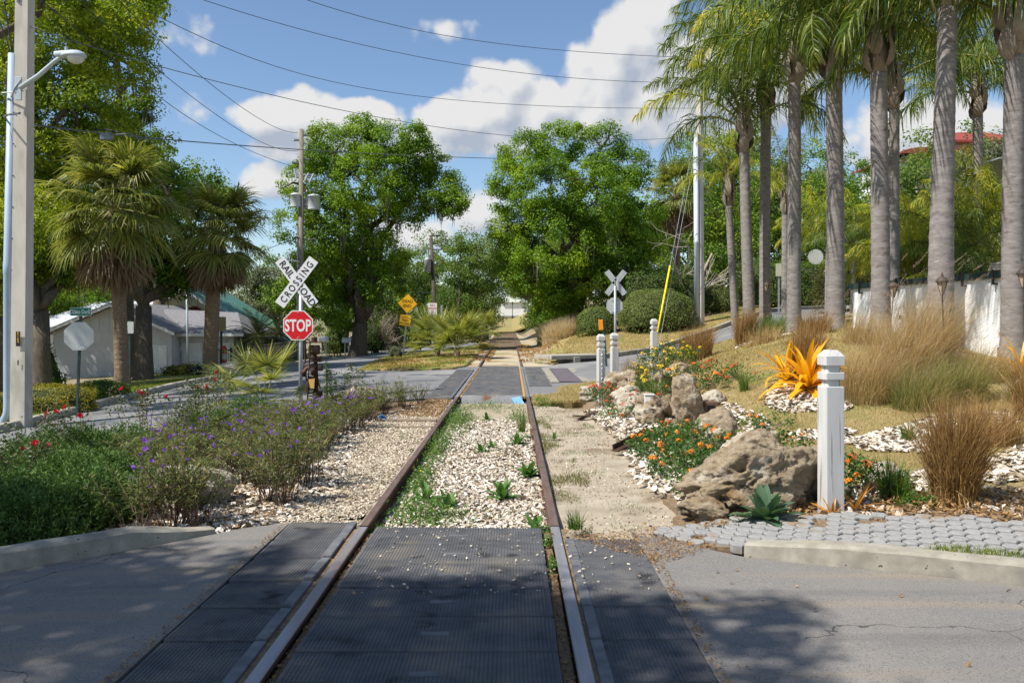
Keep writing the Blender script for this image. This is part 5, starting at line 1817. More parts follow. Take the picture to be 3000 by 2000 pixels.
# ---- white bollards
m_bollard = M('bollard_paint', (.50, .50, .49), (.60, .595, .58), 3, .6, .004, 30, stretch=(2, 2, .35), extra=[((.26, .24, .20), 10, .60, .05, (2, 2, .4), 0), ((.62, .61, .58), 3, .55, .1)])


def bollard(label, base, h, s=.155, rz=0.0, group='white wooden bollards', peel=False):
    root = thing('bollard', label, 'bollard', base, rot=(0, 0, rz), group=group)
    hs = h - .30
    part('shaft', [bbox(s, s, hs + .35, (0, 0, (hs - .35) / 2), .008)], m_bollard, root)
    part('neck', [box(s * .68, s * .68, .30, (0, 0, hs + .10))], m_bollard, root)
    part('ring', [bbox(s, s, .062, (0, 0, hs + .085), .006)], m_bollard, root)
    z = hs + .175
    q = s / 2
    p_ = s * .26
    V = np.array([(-q, -q, z), (q, -q, z), (q, q, z), (-q, q, z), (-q, -q, z + .075), (q, -q, z + .075), (q, q, z + .075), (-q, q, z + .075), (-p_, -p_, z + .125), (p_, -p_, z + .125), (p_, p_, z + .125), (-p_, p_, z + .125)])
    f = [(0, 3, 2, 1), (8, 9, 10, 11)]
    for a in (0, 4):
        f += [(a + i, a + (i + 1) % 4, a + 4 + (i + 1) % 4, a + 4 + i) for i in range(4)]
    part('cap', [(V, np.array(f))], m_bollard, root)
    if peel:
        part('bare_patch', [plate([(-.03, 0), (.035, 0), (.04, .05), (.01, .09), (-.035, .06)], .001, -s / 2 - .0015)], M('bare_wood', (.14, .12, .10), (.45, .43, .40), 30, .9, contrast=.9), root, loc=(.0, 0, .02))
    return root


bollard('large white wooden bollard with a pyramid cap beside the boulder in the right foreground', G2(2.66, 7.12), 1.345, .158, R(8), peel=True)
b1 = bollard('white bollard with a hanging chain, standing behind the low rocks', G2((1380 - CX) / F * 17.4, 17.4), 1.35, .14, R(14))
part('chain', [tube([(-.0 + .012 * math.sin(i * 2.6), -.075 - .008 * math.cos(i * 2.6), 1.0 - i * .04) for i in range(23)], .011, 5)], m_galv, b1)
part('hook', [tube([(0, -.07, 1.06), (.02, -.10, 1.04), (0, -.11, 1.0), (-.02, -.09, 1.02)], .008, 5)], m_galv, b1)
bollard('white bollard right behind the one with the chain', G2((1411 - CX) / F * 18.0, 18.0), 1.33, .145, R(14))
bollard('white bollard standing alone below the yellow guy guard', G2((1502 - CX) / F * 20.3, 20.3), 1.40, .14, R(14))

# ---- white wall with dark cap
m_wall = M('stucco', (.74, .75, .76), (.80, .81, .82), 3, .9, .008, 70)
m_cap = M('wall_cap_green', (.02, .045, .04), (.035, .06, .055), 6, .5)
w0, w1 = np.array([8.75, 21.6]), np.array([9.75, 15.4])
w2 = np.array([10.6, 10.5])
wl = thing('garden_wall', 'long white stucco wall with a dark green metal cap behind the palms', 'wall', G2(8.9, 20))
wo_ = np.array(wl.location)


def wall_run(a, b, zt0, zt1, th, nm, mt, zb0=None, hgt=None, over=0):
    d = (b - a) / np.linalg.norm(b - a)
    n_ = np.array([-d[1], d[0]])
    V = []
    for p, zt, zb in ((a, zt0, zb0 if hgt is None else zt0 - hgt), (b, zt1, (zb0 if hgt is None else zt1 - hgt))):
        for s_ in (-1, 1):
            q = p + n_ * s_ * th / 2
            V += [(q[0], q[1], zb), (q[0], q[1], zt)]
    V = np.array(V) - wo_
    f = np.array([(0, 1, 5, 4), (2, 6, 7, 3), (1, 3, 7, 5), (0, 4, 6, 2), (0, 2, 3, 1), (4, 5, 7, 6)])
    return part(nm, [(V, f)], mt, wl)


zA, zB, zC = P(1960, 664, 21.6)[2], P(2322, 630, 15.4)[2], 2.45
wall_run(w0, w1, zA - .0, zB, .22, 'wall_panel', m_wall, .2)
wall_run(w1, w2, zB, zC, .22, 'wall_panel', m_wall, .0)
dd_ = (w1 - w0) / np.linalg.norm(w1 - w0)
nn_ = np.array([-dd_[1], dd_[0]])
nn_ = nn_ if nn_[0] > 0 else -nn_
wall_run(w0 - dd_ * .1, w0 - dd_ * .1 + nn_ * 5.5, zA, zA + .02, .22, 'wall_return', m_wall, .6)
wall_run(w0 - dd_ * .22, w1, zA + .13, zB + .13, .34, 'cap', m_cap, hgt=.13)
wall_run(w1, w2, zB + .13, zC + .13, .34, 'cap', m_cap, hgt=.13)
for t in (.06, .30, .52, .66, .80):
    q = w0 + (w1 - w0) * t - nn_ * .19
    zt = zA + (zB - zA) * t
    part('bracket', [box(.04, .04, .3, (0, 0, 0)), box(.10, .05, .03, (.05, 0, .14)), box(.10, .05, .03, (.05, 0, -.13))], m_black, wl, loc=np.array([q[0], q[1], zt + .02]) - wo_)
part('wall_vent', [lathe([(0, 0), (.055, 0), (.05, .03), (0, .035)], 10)], m_black, wl, loc=np.array([8.96, 19.4, 1.75]) - wo_ + np.array([-.12, 0, 0]), rot=(0, R(-90), 0))
part('footing', [bbox(.5, 1.0, .35, (0, 0, 0), .02)], m_conc, wl, loc=np.array([9.45, 15.7, 1.0]) - wo_)
o = thing('folded_towels', 'stack of folded cloths lying on the dark wall cap', 'cloth', (w0 + (w1 - w0) * .80)[0:2].tolist() + [zA + (zB - zA) * .80 + .14])
for k in range(3):
    part('towel', [bbox(.38, .3, .05, (.02 * k, .0, .03 + .055 * k), .02)], M('towel_cloth', (.34, .30, .26), (.5, .45, .4), 9, .95), o)

# ---- torch lamps
m_lampb = M('torch_metal', (.045, .035, .03), (.10, .07, .05), 8, .6)
m_lampg = M('torch_glass', (.42, .33, .24), (.5, .4, .3), 8, .3)
for lab, dx, Yq, dyt, ln_, s in [('torch lamp on a thin leaning rod before the third palm', 1761, 22.6, 651, .25, .85), ('torch lamp on a thin rod in front of the shadow-striped palm at the wall', 2052, 15.2, 652, -.12, 1.0), ('torch lamp in front of the thickest palm trunk', 2164, 13.2, 640, .04, 1.05), ('torch lamp at the right edge of the picture', 2350, 13.2, 622, .02, 1.05)]:
    b_ = G2((dx - CX) / F * Yq + .02, Yq)
    top = P(dx, dyt, Yq) - b_
    o = thing('torch_lamp', lab, 'garden lamp', b_)
    part('rod', [tube([(ln_, 0, -.2), tuple(top - [0, 0, .22 * s])], .010, 6)], m_lampb, o)
    part('glass', [xf(lathe([(.022 * s, -.24 * s), (.072 * s, -.05 * s), (.0, -.05 * s)], 6), None, top)], m_lampg, o)
    part('frame', [tube([top + [.022 * s * math.cos(a), .022 * s * math.sin(a), -.24 * s], top + [.076 * s * math.cos(a), .076 * s * math.sin(a), -.05 * s]], .006, 4) for a in np.arange(6) * math.pi / 3], m_lampb, o)
    part('hood', [xf(lathe([(.09 * s, -.055 * s), (.092 * s, -.035 * s), (.05 * s, .02 * s), (.02 * s, .03 * s), (.018 * s, .055 * s), (.008 * s, .09 * s), (0, .095 * s)], 12), None, top)], m_lampb, o)

# ---- rusty signal machine
sp = G2((722 - CX) / F * 15.6, 15.6)
rm = thing('rusty_signal', 'old rusty signal mechanism of pipes, box and levers beside the stop sign', 'signal mechanism', sp)
k_ = 15.6 / F
Zr = lambda dy: CAMZ - (dy - HY) * k_ - sp[2]
part('column', [tube([(.02, 0, -.2), (.03, 0, Zr(870)), (.02, 0, Zr(830)), (.0, 0, Zr(800))], [.04, .045, .038, .03], 10), bbox(.16, .14, .12, (.06, 0, Zr(905)), .01)], m_rust, rm, True)
part('head_box', [bbox(.19, .17, .17, (0, 0, Zr(803)), .03), bbox(.26, .21, .02, (.0, 0, Zr(786)), .008)], m_rust, rm)
part('cap', [lathe([(.0, 0), (.06, 0), (.06, .035), (.05, .04), (.055, .045), (.055, .09), (0, .1)], 14)], m_rust, rm, loc=(0, 0, Zr(786)))
part('lens_hood', [tube([(.04, -.12, Zr(800)), (.05, -.2, Zr(801))], [.05, .055], 10), tube([(-.03, -.13, Zr(806)), (.08, -.14, Zr(806))], .02, 6)], m_rust, rm)
part('crank_arm', [tube([(-.0, -.08, Zr(836)), (-.06, -.10, Zr(840)), (-.13, -.1, Zr(846)), (-.15, -.1, Zr(856))], .03, 8), bbox(.09, .09, .1, (.11, -.02, Zr(845)), .012)], m_rust, rm, True)
for x, dy in ((-.16, 856), (-.0, 853)):
    part('counterweight', [xf(lathe([(0, -.06), (.035, -.055), (.048, -.02), (.048, .02), (.035, .055), (0, .06)], 12), rotx(R(30)), (x, -.12, Zr(dy)))], m_rust, rm, True)
for pts in ([(-.11, -.12, Zr(778)), (-.05, -.12, Zr(783)), (-.06, -.12, Zr(830)), (-.09, -.12, Zr(880)), (-.10, -.1, Zr(920))], [(-.13, -.1, Zr(782)), (-.15, -.1, Zr(800)), (-.14, -.1, Zr(830)), (-.16, -.1, Zr(838)), (-.10, -.1, Zr(838))], [(.15, -.05, Zr(785)), (.17, -.05, Zr(795)), (.17, -.05, Zr(806))], [(-.13, -.1, Zr(862)), (-.11, -.1, Zr(880)), (-.09, -.08, Zr(900))], [(.03, -.12, Zr(860)), (.09, -.1, Zr(875)), (.12, -.05, Zr(890))]):
    part('rod', [tube(pts, .014, 6)], m_rust, rm)
for dy in (893, 902, 908):
    part('rung', [tube([(-.10, -.08, Zr(dy)), (.07, -.08, Zr(dy + .5))], .012, 6)], m_rust, rm)
part('bracket', [bbox(.2, .14, .045, (.03, 0, Zr(822)), .01), bbox(.16, .12, .05, (.05, 0, Zr(828)), .01), bbox(.12, .1, .04, (-.02, -.06, Zr(866)), .008), bbox(.07, .07, .1, (-.12, -.06, Zr(893)), .02)], m_rust, rm)
part('warning_tag', [plate([(-.062, .09), (-.02, .08), (.02, .082), (.062, .09), (.05, -.09), (-.012, -.09)], .003, 0)], M('old_yellow_tag', (.62, .34, .08), (.72, .46, .14), 14, .6, extra=[((.4, .22, .08), 9, .58, .1)]), rm, loc=(-.025, -.13, Zr(879)))

# ---- mailboxes
for lab, dx, dy, Yq, dy_c, ang_, mt in [('white mailbox on two thin white legs by the road', 797, 822, 50, 782, 0, m_signwhite), ('grey-topped mailbox right of the white one', 815, 822, 51, 779, .5, m_galv), ('white mailbox peeking out behind the rusty signal', 726 + 18, 824, 50, 779, .3, m_signwhite)]:
    b_ = G2((dx - CX) / F * Yq, Yq)
    k_ = Yq / F
    o = thing('mailbox', lab, 'mailbox', b_, rot=(0, 0, ang_ * .6))
    zc = CAMZ - (dy_c - HY) * k_ - b_[2]
    prof = [(-.14, -.12), (.14, -.12), (.14, .05)] + [(.14 * math.cos(t), .05 + .13 * math.sin(t)) for t in np.linspace(.3, math.pi - .3, 7)] + [(-.14, .05)]
    V, Fc = plate(prof, .55, -.27)
    part('box', [xf((V, Fc), rotz(R(90)), (0, 0, zc))], mt, o)
    part('door', [xf(plate([(x * .9, z * .9) for x, z in prof], .01, -.285), rotz(R(90)), (0, 0, zc))], mt, o)
    for s_ in (-.12, .12):
        part('leg', [tube([(s_, 0, -.2), (s_, 0, zc - .12)], .032, 6)], m_signwhite, o)

# ---- garage on the left
m_garage = M('garage_paint', (.52, .53, .56), (.60, .61, .63), 2.5, .8, .006, 60, extra=[((.52, .53, .54), 1.2, .56, .2)])
m_shingle = M('shingle', (.15, .15, .165), (.25, .245, .25), 10, .95, .02, 60)
m_trim = M('white_trim', (.72, .73, .75), (.78, .79, .80), 4, .6)
Yg = 46.0
k_ = Yg / F
g0 = np.array([0, Yg, 0])
px = lambda dx: (dx - CX) * k_
pz = lambda dy: CAMZ - (dy - HY) * k_
ga = thing('garage', 'pale grey garage with a low gabled roof behind the palms on the left', 'garage', (px(260), Yg, pz(885)))
go_ = np.array(ga.location)
xl, xr, xa = px(122), px(394), px(262)
ze, za = pz(762), pz(703)
zb_ = pz(885) - .3
V = np.array([(xl, Yg, zb_), (xr, Yg, zb_), (xr, Yg, ze), (xa, Yg, za), (xl, Yg, ze), (xl, Yg + 9, zb_), (xr, Yg + 9, zb_), (xr, Yg + 9, ze), (xa, Yg + 9, za), (xl, Yg + 9, ze)])
part('wall', [(V - go_, [np.array([(0, 1, 2, 3, 4), (9, 8, 7, 6, 5)]), np.array([(1, 6, 7, 2), (5, 0, 4, 9)])])], m_garage, ga)
# vertical battens in the gable and the band under it
for dx in range(140, 394, 22):
    x = px(dx)
    zt = ze + (za - ze) * (1 - abs(x - xa) / max(xa - xl, xr - xa)) - .05
    if zt > ze + .12:
        part('batten', [box(.05, .03, zt - ze, (0, 0, 0))], m_garage, ga, loc=np.array([x, Yg - .015, (zt + ze) / 2]) - go_)
part('band_board', [box(xr - xl, .03, .06)], m_garage, ga, loc=np.array([(xl + xr) / 2, Yg - .016, ze]) - go_)
for sx, xe in ((-1, xl - .5), (1, xr + .35)):
    zq = ze - (abs(xe - (xl if sx < 0 else xr))) * (za - ze) / (xa - xl) + .05
    pr_ = np.array([(xa, za + .06), (xe, zq)])
    th = .12
    V = []
    for y in (Yg - .5, Yg + 9.4):
        for (x, z) in pr_:
            V += [(x, y, z), (x, y, z + th)]
    V = np.array(V)
    f = np.array([(0, 2, 3, 1), (4, 5, 7, 6), (1, 3, 7, 5), (0, 4, 6, 2), (2, 6, 7, 3), (0, 1, 5, 4)])
    rf = part('roof', [(V - go_, f)], m_shingle, ga)
    part('bargeboard', [(np.array([(xa, Yg - .53, za - .04), (xe, Yg - .53, zq - .10), (xe, Yg - .53, zq + .06), (xa, Yg - .53, za + .12), (xa, Yg - .505, za - .04), (xe, Yg - .505, zq - .10), (xe, Yg - .505, zq + .06), (xa, Yg - .505, za + .12)]) - go_, np.array([(0, 1, 2, 3), (4, 7, 6, 5), (0, 4, 5, 1), (3, 2, 6, 7)]))], m_trim, ga)
dr = part('side_door', [bbox(px(388) - px(345), .06, (870 - 790) * k_, (0, 0, 0), .01)], m_trim, ga, loc=np.array([px(362), Yg - .03, pz(832)]) - go_)
part('handle', [lathe([(0, 0), (.04, 0), (.04, .06), (0, .07)], 8)], m_steel, dr, loc=(-.42, -.03, -.1), rot=(R(90), 0, 0))
# garage wing with the doors
xw0, xw1 = xr + .02, px(520)
Yw_ = Yg + 1.2
kz = lambda dy: CAMZ - (dy - HY) * Yw_ / F
zeW = kz(766)
part('wing_wall', [box(xw1 - xw0, 6, zeW - kz(852) + .3)], m_garage, ga, loc=np.array([(xw0 + xw1) / 2, Yw_ + 3, (zeW + kz(852) - .3) / 2]) - go_)
for dxa, dxb, dyb in ((400, 446, 852), (462, 512, 846)):
    gd = part('garage_door', [box((dxb - dxa) * k_, .05, (dyb - 786) * k_)], m_trim, ga, loc=np.array([px((dxa + dxb) / 2), Yw_ - .03, kz((dyb + 786) / 2)]) - go_)
    for q in range(5):
        part('door_panel', [bbox((dxb - dxa) * k_ - .08, .03, (dyb - 786) * k_ / 5 - .05, (0, 0, 0), .01)], m_trim, gd, loc=(0, -.03, (q - 2) * (dyb - 786) * k_ / 5))
V = np.array([(xw0 - .8, Yw_ - .5, zeW + .02), (xw1 + .7, Yw_ - .5, zeW + .02), (xw1 - .8, Yw_ + 3.2, kz(716)), (xw0 - 2.2, Yw_ + 3.2, kz(708)), (xw0 - .8, Yw_ - .5, zeW - .12), (xw1 + .7, Yw_ - .5, zeW - .12), (xw1 + .7, Yw_ + 6, zeW + .02), (xw1 + .7, Yw_ + 6, zeW - .12)])
part('wing_roof', [(V - go_, [np.array([(0, 1, 2, 3), (4, 5, 1, 0), (5, 7, 6, 1)]), np.array([(1, 6, 2)])])], m_shingle, ga)
part('fascia', [box(xw1 - xw0 + 1.5, .03, .16)], m_trim, ga, loc=np.array([(xw0 + xw1) / 2 - .05, Yw_ - .52, zeW - .06]) - go_)
nl = part('number_plate', [plate(rrect(.12, .2, .02), .01, 0)], m_signwhite, ga, loc=np.array([px(397), Yw_ - .02, kz(800)]) - go_)

# white house further left behind
hw = thing('white_house', 'white house with a pale shingled roof behind the garage on the left', 'house', (px(205) * 1.25, Yg * 1.25, pz(880)))
ho = np.array(hw.location)
k2 = Yg * 1.25 / F
qx = lambda dx: (dx - CX) * k2
qz = lambda dy: CAMZ - (dy - HY) * k2
V, Fc = box(qx(300) - qx(60), 9, qz(748) - qz(890))
part('wall', [(V + np.array([(qx(60) + qx(300)) / 2, Yg * 1.25 + 4.5, (qz(748) + qz(890)) / 2]) - ho, Fc)], m_trim, hw)
y0_, y1_ = Yg * 1.25 - .5, Yg * 1.25 + 5
V = np.array([(qx(45), y0_, qz(750)), (qx(315), y0_, qz(750)), (qx(290), y1_, qz(688)), (qx(150), y1_, qz(688)), (qx(45), y0_, qz(754)), (qx(315), y0_, qz(754)), (qx(315), y1_ + 5, qz(750)), (qx(45), y1_ + 5, qz(750))])
part('roof', [(V - ho, [np.array([(0, 1, 2, 3), (4, 5, 1, 0)]), np.array([(1, 6, 2), (7, 0, 3)])])], M('pale_shingle', (.44, .46, .50), (.54, .56, .60), 8, .9, .02, 50), hw)

# cream house with green metal roof
Yh = 57.0
k3 = Yh / F
cx_ = lambda dx: (dx - CX) * k3
cz_ = lambda dy: CAMZ - (dy - HY) * k3
m_cream = M('cream_stucco', (.62, .57, .40), (.68, .63, .46), 3, .9, .005, 60)
m_metalroof = M('green_metal_roof', (.10, .24, .20), (.15, .30, .26), 4, .45, metal=.2)
ch_ = thing('cream_house', 'cream house with a green metal roof behind the darker palm', 'house', (cx_(480), Yh, cz_(850)))
co_ = np.array(ch_.location)
V, Fc = box(cx_(628) - cx_(380), 8, cz_(752) - cz_(862))
part('wall', [(V + np.array([(cx_(628) + cx_(380)) / 2, Yh + 4, (cz_(752) + cz_(862)) / 2]) - co_, Fc)], m_cream, ch_)
xa_, za_ = cx_(425), cz_(662)
xe_, ze_ = cx_(582), cz_(758)
part('gable', [(np.array([(cx_(280), Yh, ze_), (xe_ - .5, Yh, ze_), (xa_, Yh, za_ - .1), (cx_(280), Yh + .3, ze_), (xe_ - .5, Yh + .3, ze_), (xa_, Yh + .3, za_ - .1)]) - co_, [np.array([(0, 1, 2), (5, 4, 3)])])], m_cream, ch_)
for sx, xe in ((1, xe_), (-1, cx_(268))):
    V = []
    for y in (Yh - .6, Yh + 8):
        for x, z in ((xa_, za_), (xe, ze_)):
            V += [(x, y, z), (x, y, z + .1)]
    rf = part('roof', [(np.array(V) - co_, np.array([(0, 2, 3, 1), (4, 5, 7, 6), (1, 3, 7, 5), (0, 4, 6, 2), (2, 6, 7, 3), (0, 1, 5, 4)]))], m_metalroof, ch_)
    part('bargeboard', [(np.array([(xa_, Yh - .63, za_ - .2), (xe, Yh - .63, ze_ - .2), (xe, Yh - .63, ze_ + .03), (xa_, Yh - .63, za_ + .03), (xa_, Yh - .605, za_ - .2), (xe, Yh - .605, ze_ - .2), (xe, Yh - .605, ze_ + .03), (xa_, Yh - .605, za_ + .03)]) - co_, np.array([(0, 1, 2, 3), (0, 4, 5, 1)]))], m_trim, ch_)
    for q in range(9):
        t = (q + .5) / 9
        y = Yh - .5 + t * 8.3
        part('seam', [(np.array([(xa_, y, za_ + .1), (xe, y, ze_ + .1), (xe, y + .03, ze_ + .1), (xa_, y + .03, za_ + .1), (xa_, y, za_ + .15), (xe, y, ze_ + .15), (xe, y + .03, ze_ + .15), (xa_, y + .03, za_ + .15)]) - co_, np.array([(0, 1, 5, 4), (3, 7, 6, 2), (4, 5, 6, 7)]))], m_metalroof, rf)
V = np.array([(cx_(460), Yh - .02, cz_(746)), (cx_(600), Yh - .02, cz_(746)), (cx_(604), Yh - .9, cz_(760)), (cx_(456), Yh - .9, cz_(760)), (cx_(604), Yh - .9, cz_(765)), (cx_(456), Yh - .9, cz_(765))])
pr_ = part('porch_roof', [(V - co_, np.array([(3, 2, 1, 0), (5, 4, 2, 3)]))], m_metalroof, ch_)
for q in range(7):
    dx = 470 + q * 20
    part('seam', [box(.05, .9, .05, rz=0)], m_trim, pr_, loc=np.array([cx_(dx), Yh - .46, cz_(752)]) - co_, rot=(R(24), 0, 0))
wn = part('window', [box(cx_(610) - cx_(585), .05, cz_(800) - cz_(835))], M('window_glass', (.05, .06, .07), (.09, .10, .11), 3, .15, spec=.6), ch_, loc=np.array([cx_(575), Yh - .02, cz_(815)]) - co_)
wr = thing('wall_ornament', 'dark red metal sunburst ornament on the cream gable', 'ornament', (cx_(448), Yh - .1, cz_(722)))
m_redmet = M('dark_red_metal', (.15, .03, .03), (.22, .05, .045), 8, .6)
for q in range(14):
    a = q / 14 * 2 * math.pi
    part('petal', [xf(plate(ngon(6, .16), .03, -.03), None, (.42 * math.cos(a), 0, .42 * math.sin(a)))], m_redmet, wr)
    part('petal', [xf(plate(ngon(6, .08), .02, -.05), None, (.25 * math.cos(a), 0, .25 * math.sin(a)))], m_redmet, wr)

# lamp post beside the garage
sp = G2((433 - CX) / F * 42, 42)
lp = thing('lamp_post', 'thin pale grey lamp post in front of the garage doors', 'lamp post', sp)
k_ = 42 / F
hl = CAMZ - (662 - HY) * k_ - sp[2]
part('shaft', [tube([(0, 0, -.3), (-.1, 0, hl)], [.06, .045], 8)], m_lampgrey, lp, True)
part('lantern', [tube([(-.1, 0, hl), (-.3, -.1, hl + .08), (-.5, -.15, hl + .06)], [.05, .12, .06], 8)], m_lampgrey, lp, True)

# iron gate
sp = Gd(503, 856)
ig = thing('iron_gate', 'black iron bar gate at the drive beside the cream house', 'gate', sp, rot=(0, 0, R(8)))
k_ = sp[1] / F
gw_, gh_ = 54 * k_, 55 * k_
part('frame', [box(.06, .06, gh_, (-gw_ / 2, 0, gh_ / 2)), box(.09, .09, gh_ + .1, (gw_ / 2, 0, gh_ / 2)), box(gw_, .05, .05, (0, 0, gh_ - .05)), box(gw_, .05, .05, (0, 0, .12))], m_black, ig)
for q in range(14):
    part('bar', [box(.022, .022, gh_ - .1)], m_black, ig, loc=(-gw_ / 2 + gw_ * (q + .5) / 14, 0, gh_ / 2))

# wooden fence panel
A_, B_ = Gd(600, 843), Gd(703, 825)
wf = thing('wooden_fence', 'weathered grey fence of upright wooden boards beside the cycad', 'fence', A_)
m_board = M('grey_board', (.12, .105, .095), (.24, .215, .195), 6, .9, .01, 40, stretch=(3, 3, .4))
nb_ = 26
for q in range(nb_):
    t = (q + .5) / nb_
    p_ = A_ + (B_ - A_) * t - A_
    hgt = (44 + 0 * t) * (A_[1] + (B_[1] - A_[1]) * t) / F
    part('board', [box(np.linalg.norm(B_ - A_) / nb_ * .88, .03, hgt)], m_board, wf, loc=p_ + [0, 0, hgt / 2 + .12], rot=(0, float(rng.normal(0, .012)), math.atan2(B_[1] - A_[1], B_[0] - A_[0])))
for zq in (.18, 1.0):
    part('rail', [tube([np.array([0, -.04, zq]), B_ - A_ + [0, -.04, zq]], .035, 4)], m_black, wf)
for q in range(6):
    p_ = (B_ - A_) * q / 5
    part('foot', [box(.07, .07, .35)], m_black, wf, loc=p_ + [0, .03, .05])

# dark car behind the sign
m_car = M('car_paint', (.022, .024, .030), (.03, .032, .04), 3, .25, spec=.7)
m_carglass = M('car_glass', (.015, .017, .02), None, rough=.08, spec=.8)
m_tyre = M('tyre', (.02, .02, .02), None, rough=.9)
spc = Gd(600, 846)
spc = np.array([(612 - CX) / F * 49.5, 49.5, 0])
spc[2] = H(spc[0], spc[1])
car = thing('parked_car', 'dark grey car half hidden by the small white house sign', 'car', spc, rot=(0, 0, R(4)))
prof = [(-2.15, .35), (-2.18, .62), (-2.0, .78), (-1.25, .93), (-.55, 1.38), (.2, 1.47), (1.0, 1.42), (1.75, 1.02), (2.1, .95), (2.18, .55), (2.1, .32)]
V, Fc = plate(prof, 1.7, -.85)
part('body', [(V, Fc)], m_car, car)
for y in (-.858, .85):
    part('side_window', [plate([(-.95, 1.0), (-.45, 1.32), (.15, 1.39), (.9, 1.34), (1.35, 1.04)], .008, y)], m_carglass, car)
part('windscreen', [(np.array([(-1.22, -.72, .955), (-1.22, .72, .955), (-.58, .66, 1.372), (-.58, -.66, 1.372)]) + np.array([-.02, 0, .015]), np.array([(0, 3, 2, 1)]))], m_carglass, car)
for x in (-1.35, 1.35):
    for y in (-.80, .80):
        wh = part('wheel', [xf(lathe([(.17, -.1), (.31, -.1), (.33, -.06), (.33, .06), (.31, .1), (.17, .1)], 18), rotx(R(90)))], m_tyre, car, True, loc=(x, y * 1.05, .33))
        part('rim', [xf(lathe([(0, -.085), (.16, -.10), (.19, -.09), (.19, .09), (.16, .10), (0, .085)], 14), rotx(R(90)))], m_galv, wh)
for y in (-.6, .6):
    part('headlight', [bbox(.12, .34, .14, (-2.12, y, .68), .03)], m_glass, car)

# ---- red roofed hotel on the right
Yo = 82.0
k4 = Yo / F
hx = lambda dx: (dx - CX) * k4
hz = lambda dy: CAMZ - (dy - HY) * k4
m_roofred = M('red_tile', (.23, .045, .035), (.32, .072, .055), 5, .7, .01, 30)
ht = thing('hotel', 'cream hotel with a red tiled roof showing between the palm trunks', 'building', (hx(2210), Yo, hz(690)))
hto = np.array(ht.location)


def hbox(nm, dxa, dxb, dya, dyb, y, dep, mt, par=None):
    V, Fc = box(hx(dxb) - hx(dxa), dep, hz(dya) - hz(dyb))
    return part(nm, [(V + np.array([(hx(dxa) + hx(dxb)) / 2, y + dep / 2, (hz(dya) + hz(dyb)) / 2]) - hto, Fc)], mt, par or ht)


hbox('wall', 2095, 2420, 352, 700, Yo, 10, m_cream)
hbox('wall', 2060, 2110, 372, 700, Yo + 1.0, 8, m_trim)
hbox('tower', 2236, 2420, 300, 360, Yo + 4, 8, m_cream)


def hip(nm, a, b, ye, yr, y, dep, inset):
    x0, x1 = hx(a), hx(b)
    V = np.array([(x0, y, hz(ye)), (x1, y, hz(ye)), (x1, y + dep, hz(ye)), (x0, y + dep, hz(ye)), (x0 + inset, y + dep / 2, hz(yr)), (x1 - inset, y + dep / 2, hz(yr)), (x0, y, hz(ye + 5)), (x1, y, hz(ye + 5)), (x0, y + dep, hz(ye + 5)), (x1, y + dep, hz(ye + 5))])
    return part(nm, [(V - hto, [np.array([(0, 1, 5, 4), (2, 3, 4, 5), (6, 7, 1, 0), (8, 6, 0, 3)]), np.array([(1, 2, 5), (3, 0, 4)])])], m_roofred, ht)


r1 = hip('roof', 2058, 2440, 353, 316, Yo - 1.2, 12, 4.5)
for q in range(5):
    t = (q + .5) / 5
    part('tile_course', [box(hx(2440) - hx(2058) - 9 * t, .12, .09)], m_roofred, r1, loc=np.array([(hx(2440) + hx(2058)) / 2, Yo - 1.25 + 6 * t, hz(353 - 37 * t) + .04]) - hto)
r2 = hip('roof', 2226, 2440, 306, 262, Yo + 3, 10, 3.0)
hbox('window_band', 2075, 2104, 390, 418, Yo + .9, .1, M('hotel_glass', (.05, .10, .22), (.10, .18, .34), 3, .15, spec=.6))
for dx in (2075, 2083, 2092, 2103):
    hbox('window_frame', dx, dx + 2.4, 388, 420, Yo + .82, .1, m_trim)
hbox('awning', 2070, 2106, 376, 388, Yo + .3, .8, m_trim)
hbox('window', 2121, 2134, 345 + 20, 420, Yo - .05, .1, M('hotel_dark_glass', (.06, .06, .06), (.12, .11, .1), 3, .2, spec=.6))
hbox('window', 2262, 2282, 368, 400, Yo - .05, .1, M('hotel_dark_glass', (.06, .06, .06), (.12, .11, .1), 3, .2, spec=.6))

# grey canopy beside the last palm
Yc = 30.0
k5 = Yc / F
cn = thing('canopy', 'grey flat canopy sticking out left of the rightmost palm', 'canopy', (1100 * k5 + 2, Yc, CAMZ + (HY - 400) * k5))
part('roof_slab', [(np.array([(-1.9, 0, 1.1 - .5), (1.2, 0, .6), (1.2, 0, .55), (-1.9, 0, .55), (-1.9, 2, .6), (1.2, 2, .6), (1.2, 2, .55), (-1.9, 2, .55)]) + np.array([.2, 0, 0]), np.array([(3, 2, 1, 0), (4, 5, 6, 7), (0, 1, 5, 4), (3, 7, 6, 2), (0, 4, 7, 3)]))], m_galv, cn)
part('soffit', [(np.array([(-1.6, 0, .545), (1.4, 0, .545), (1.4, 0, 0), (-.75, 0, 0), (-1.6, 2, .545), (1.4, 2, .545), (1.4, 2, 0), (-.75, 2, 0)]), np.array([(3, 2, 1, 0), (4, 5, 6, 7), (0, 4, 7, 3), (3, 7, 6, 2)]))], M('canopy_grey', (.30, .30, .29), (.36, .36, .35), 3, .8), cn)
part('post', [tube([(.9, 1, -6.5), (.9, 1, 0)], .1, 8)], m_galv, cn)
part('wall', [box(3.0, .2, 7.0, (2.9, 1.6, -3.0))], m_cream, cn)

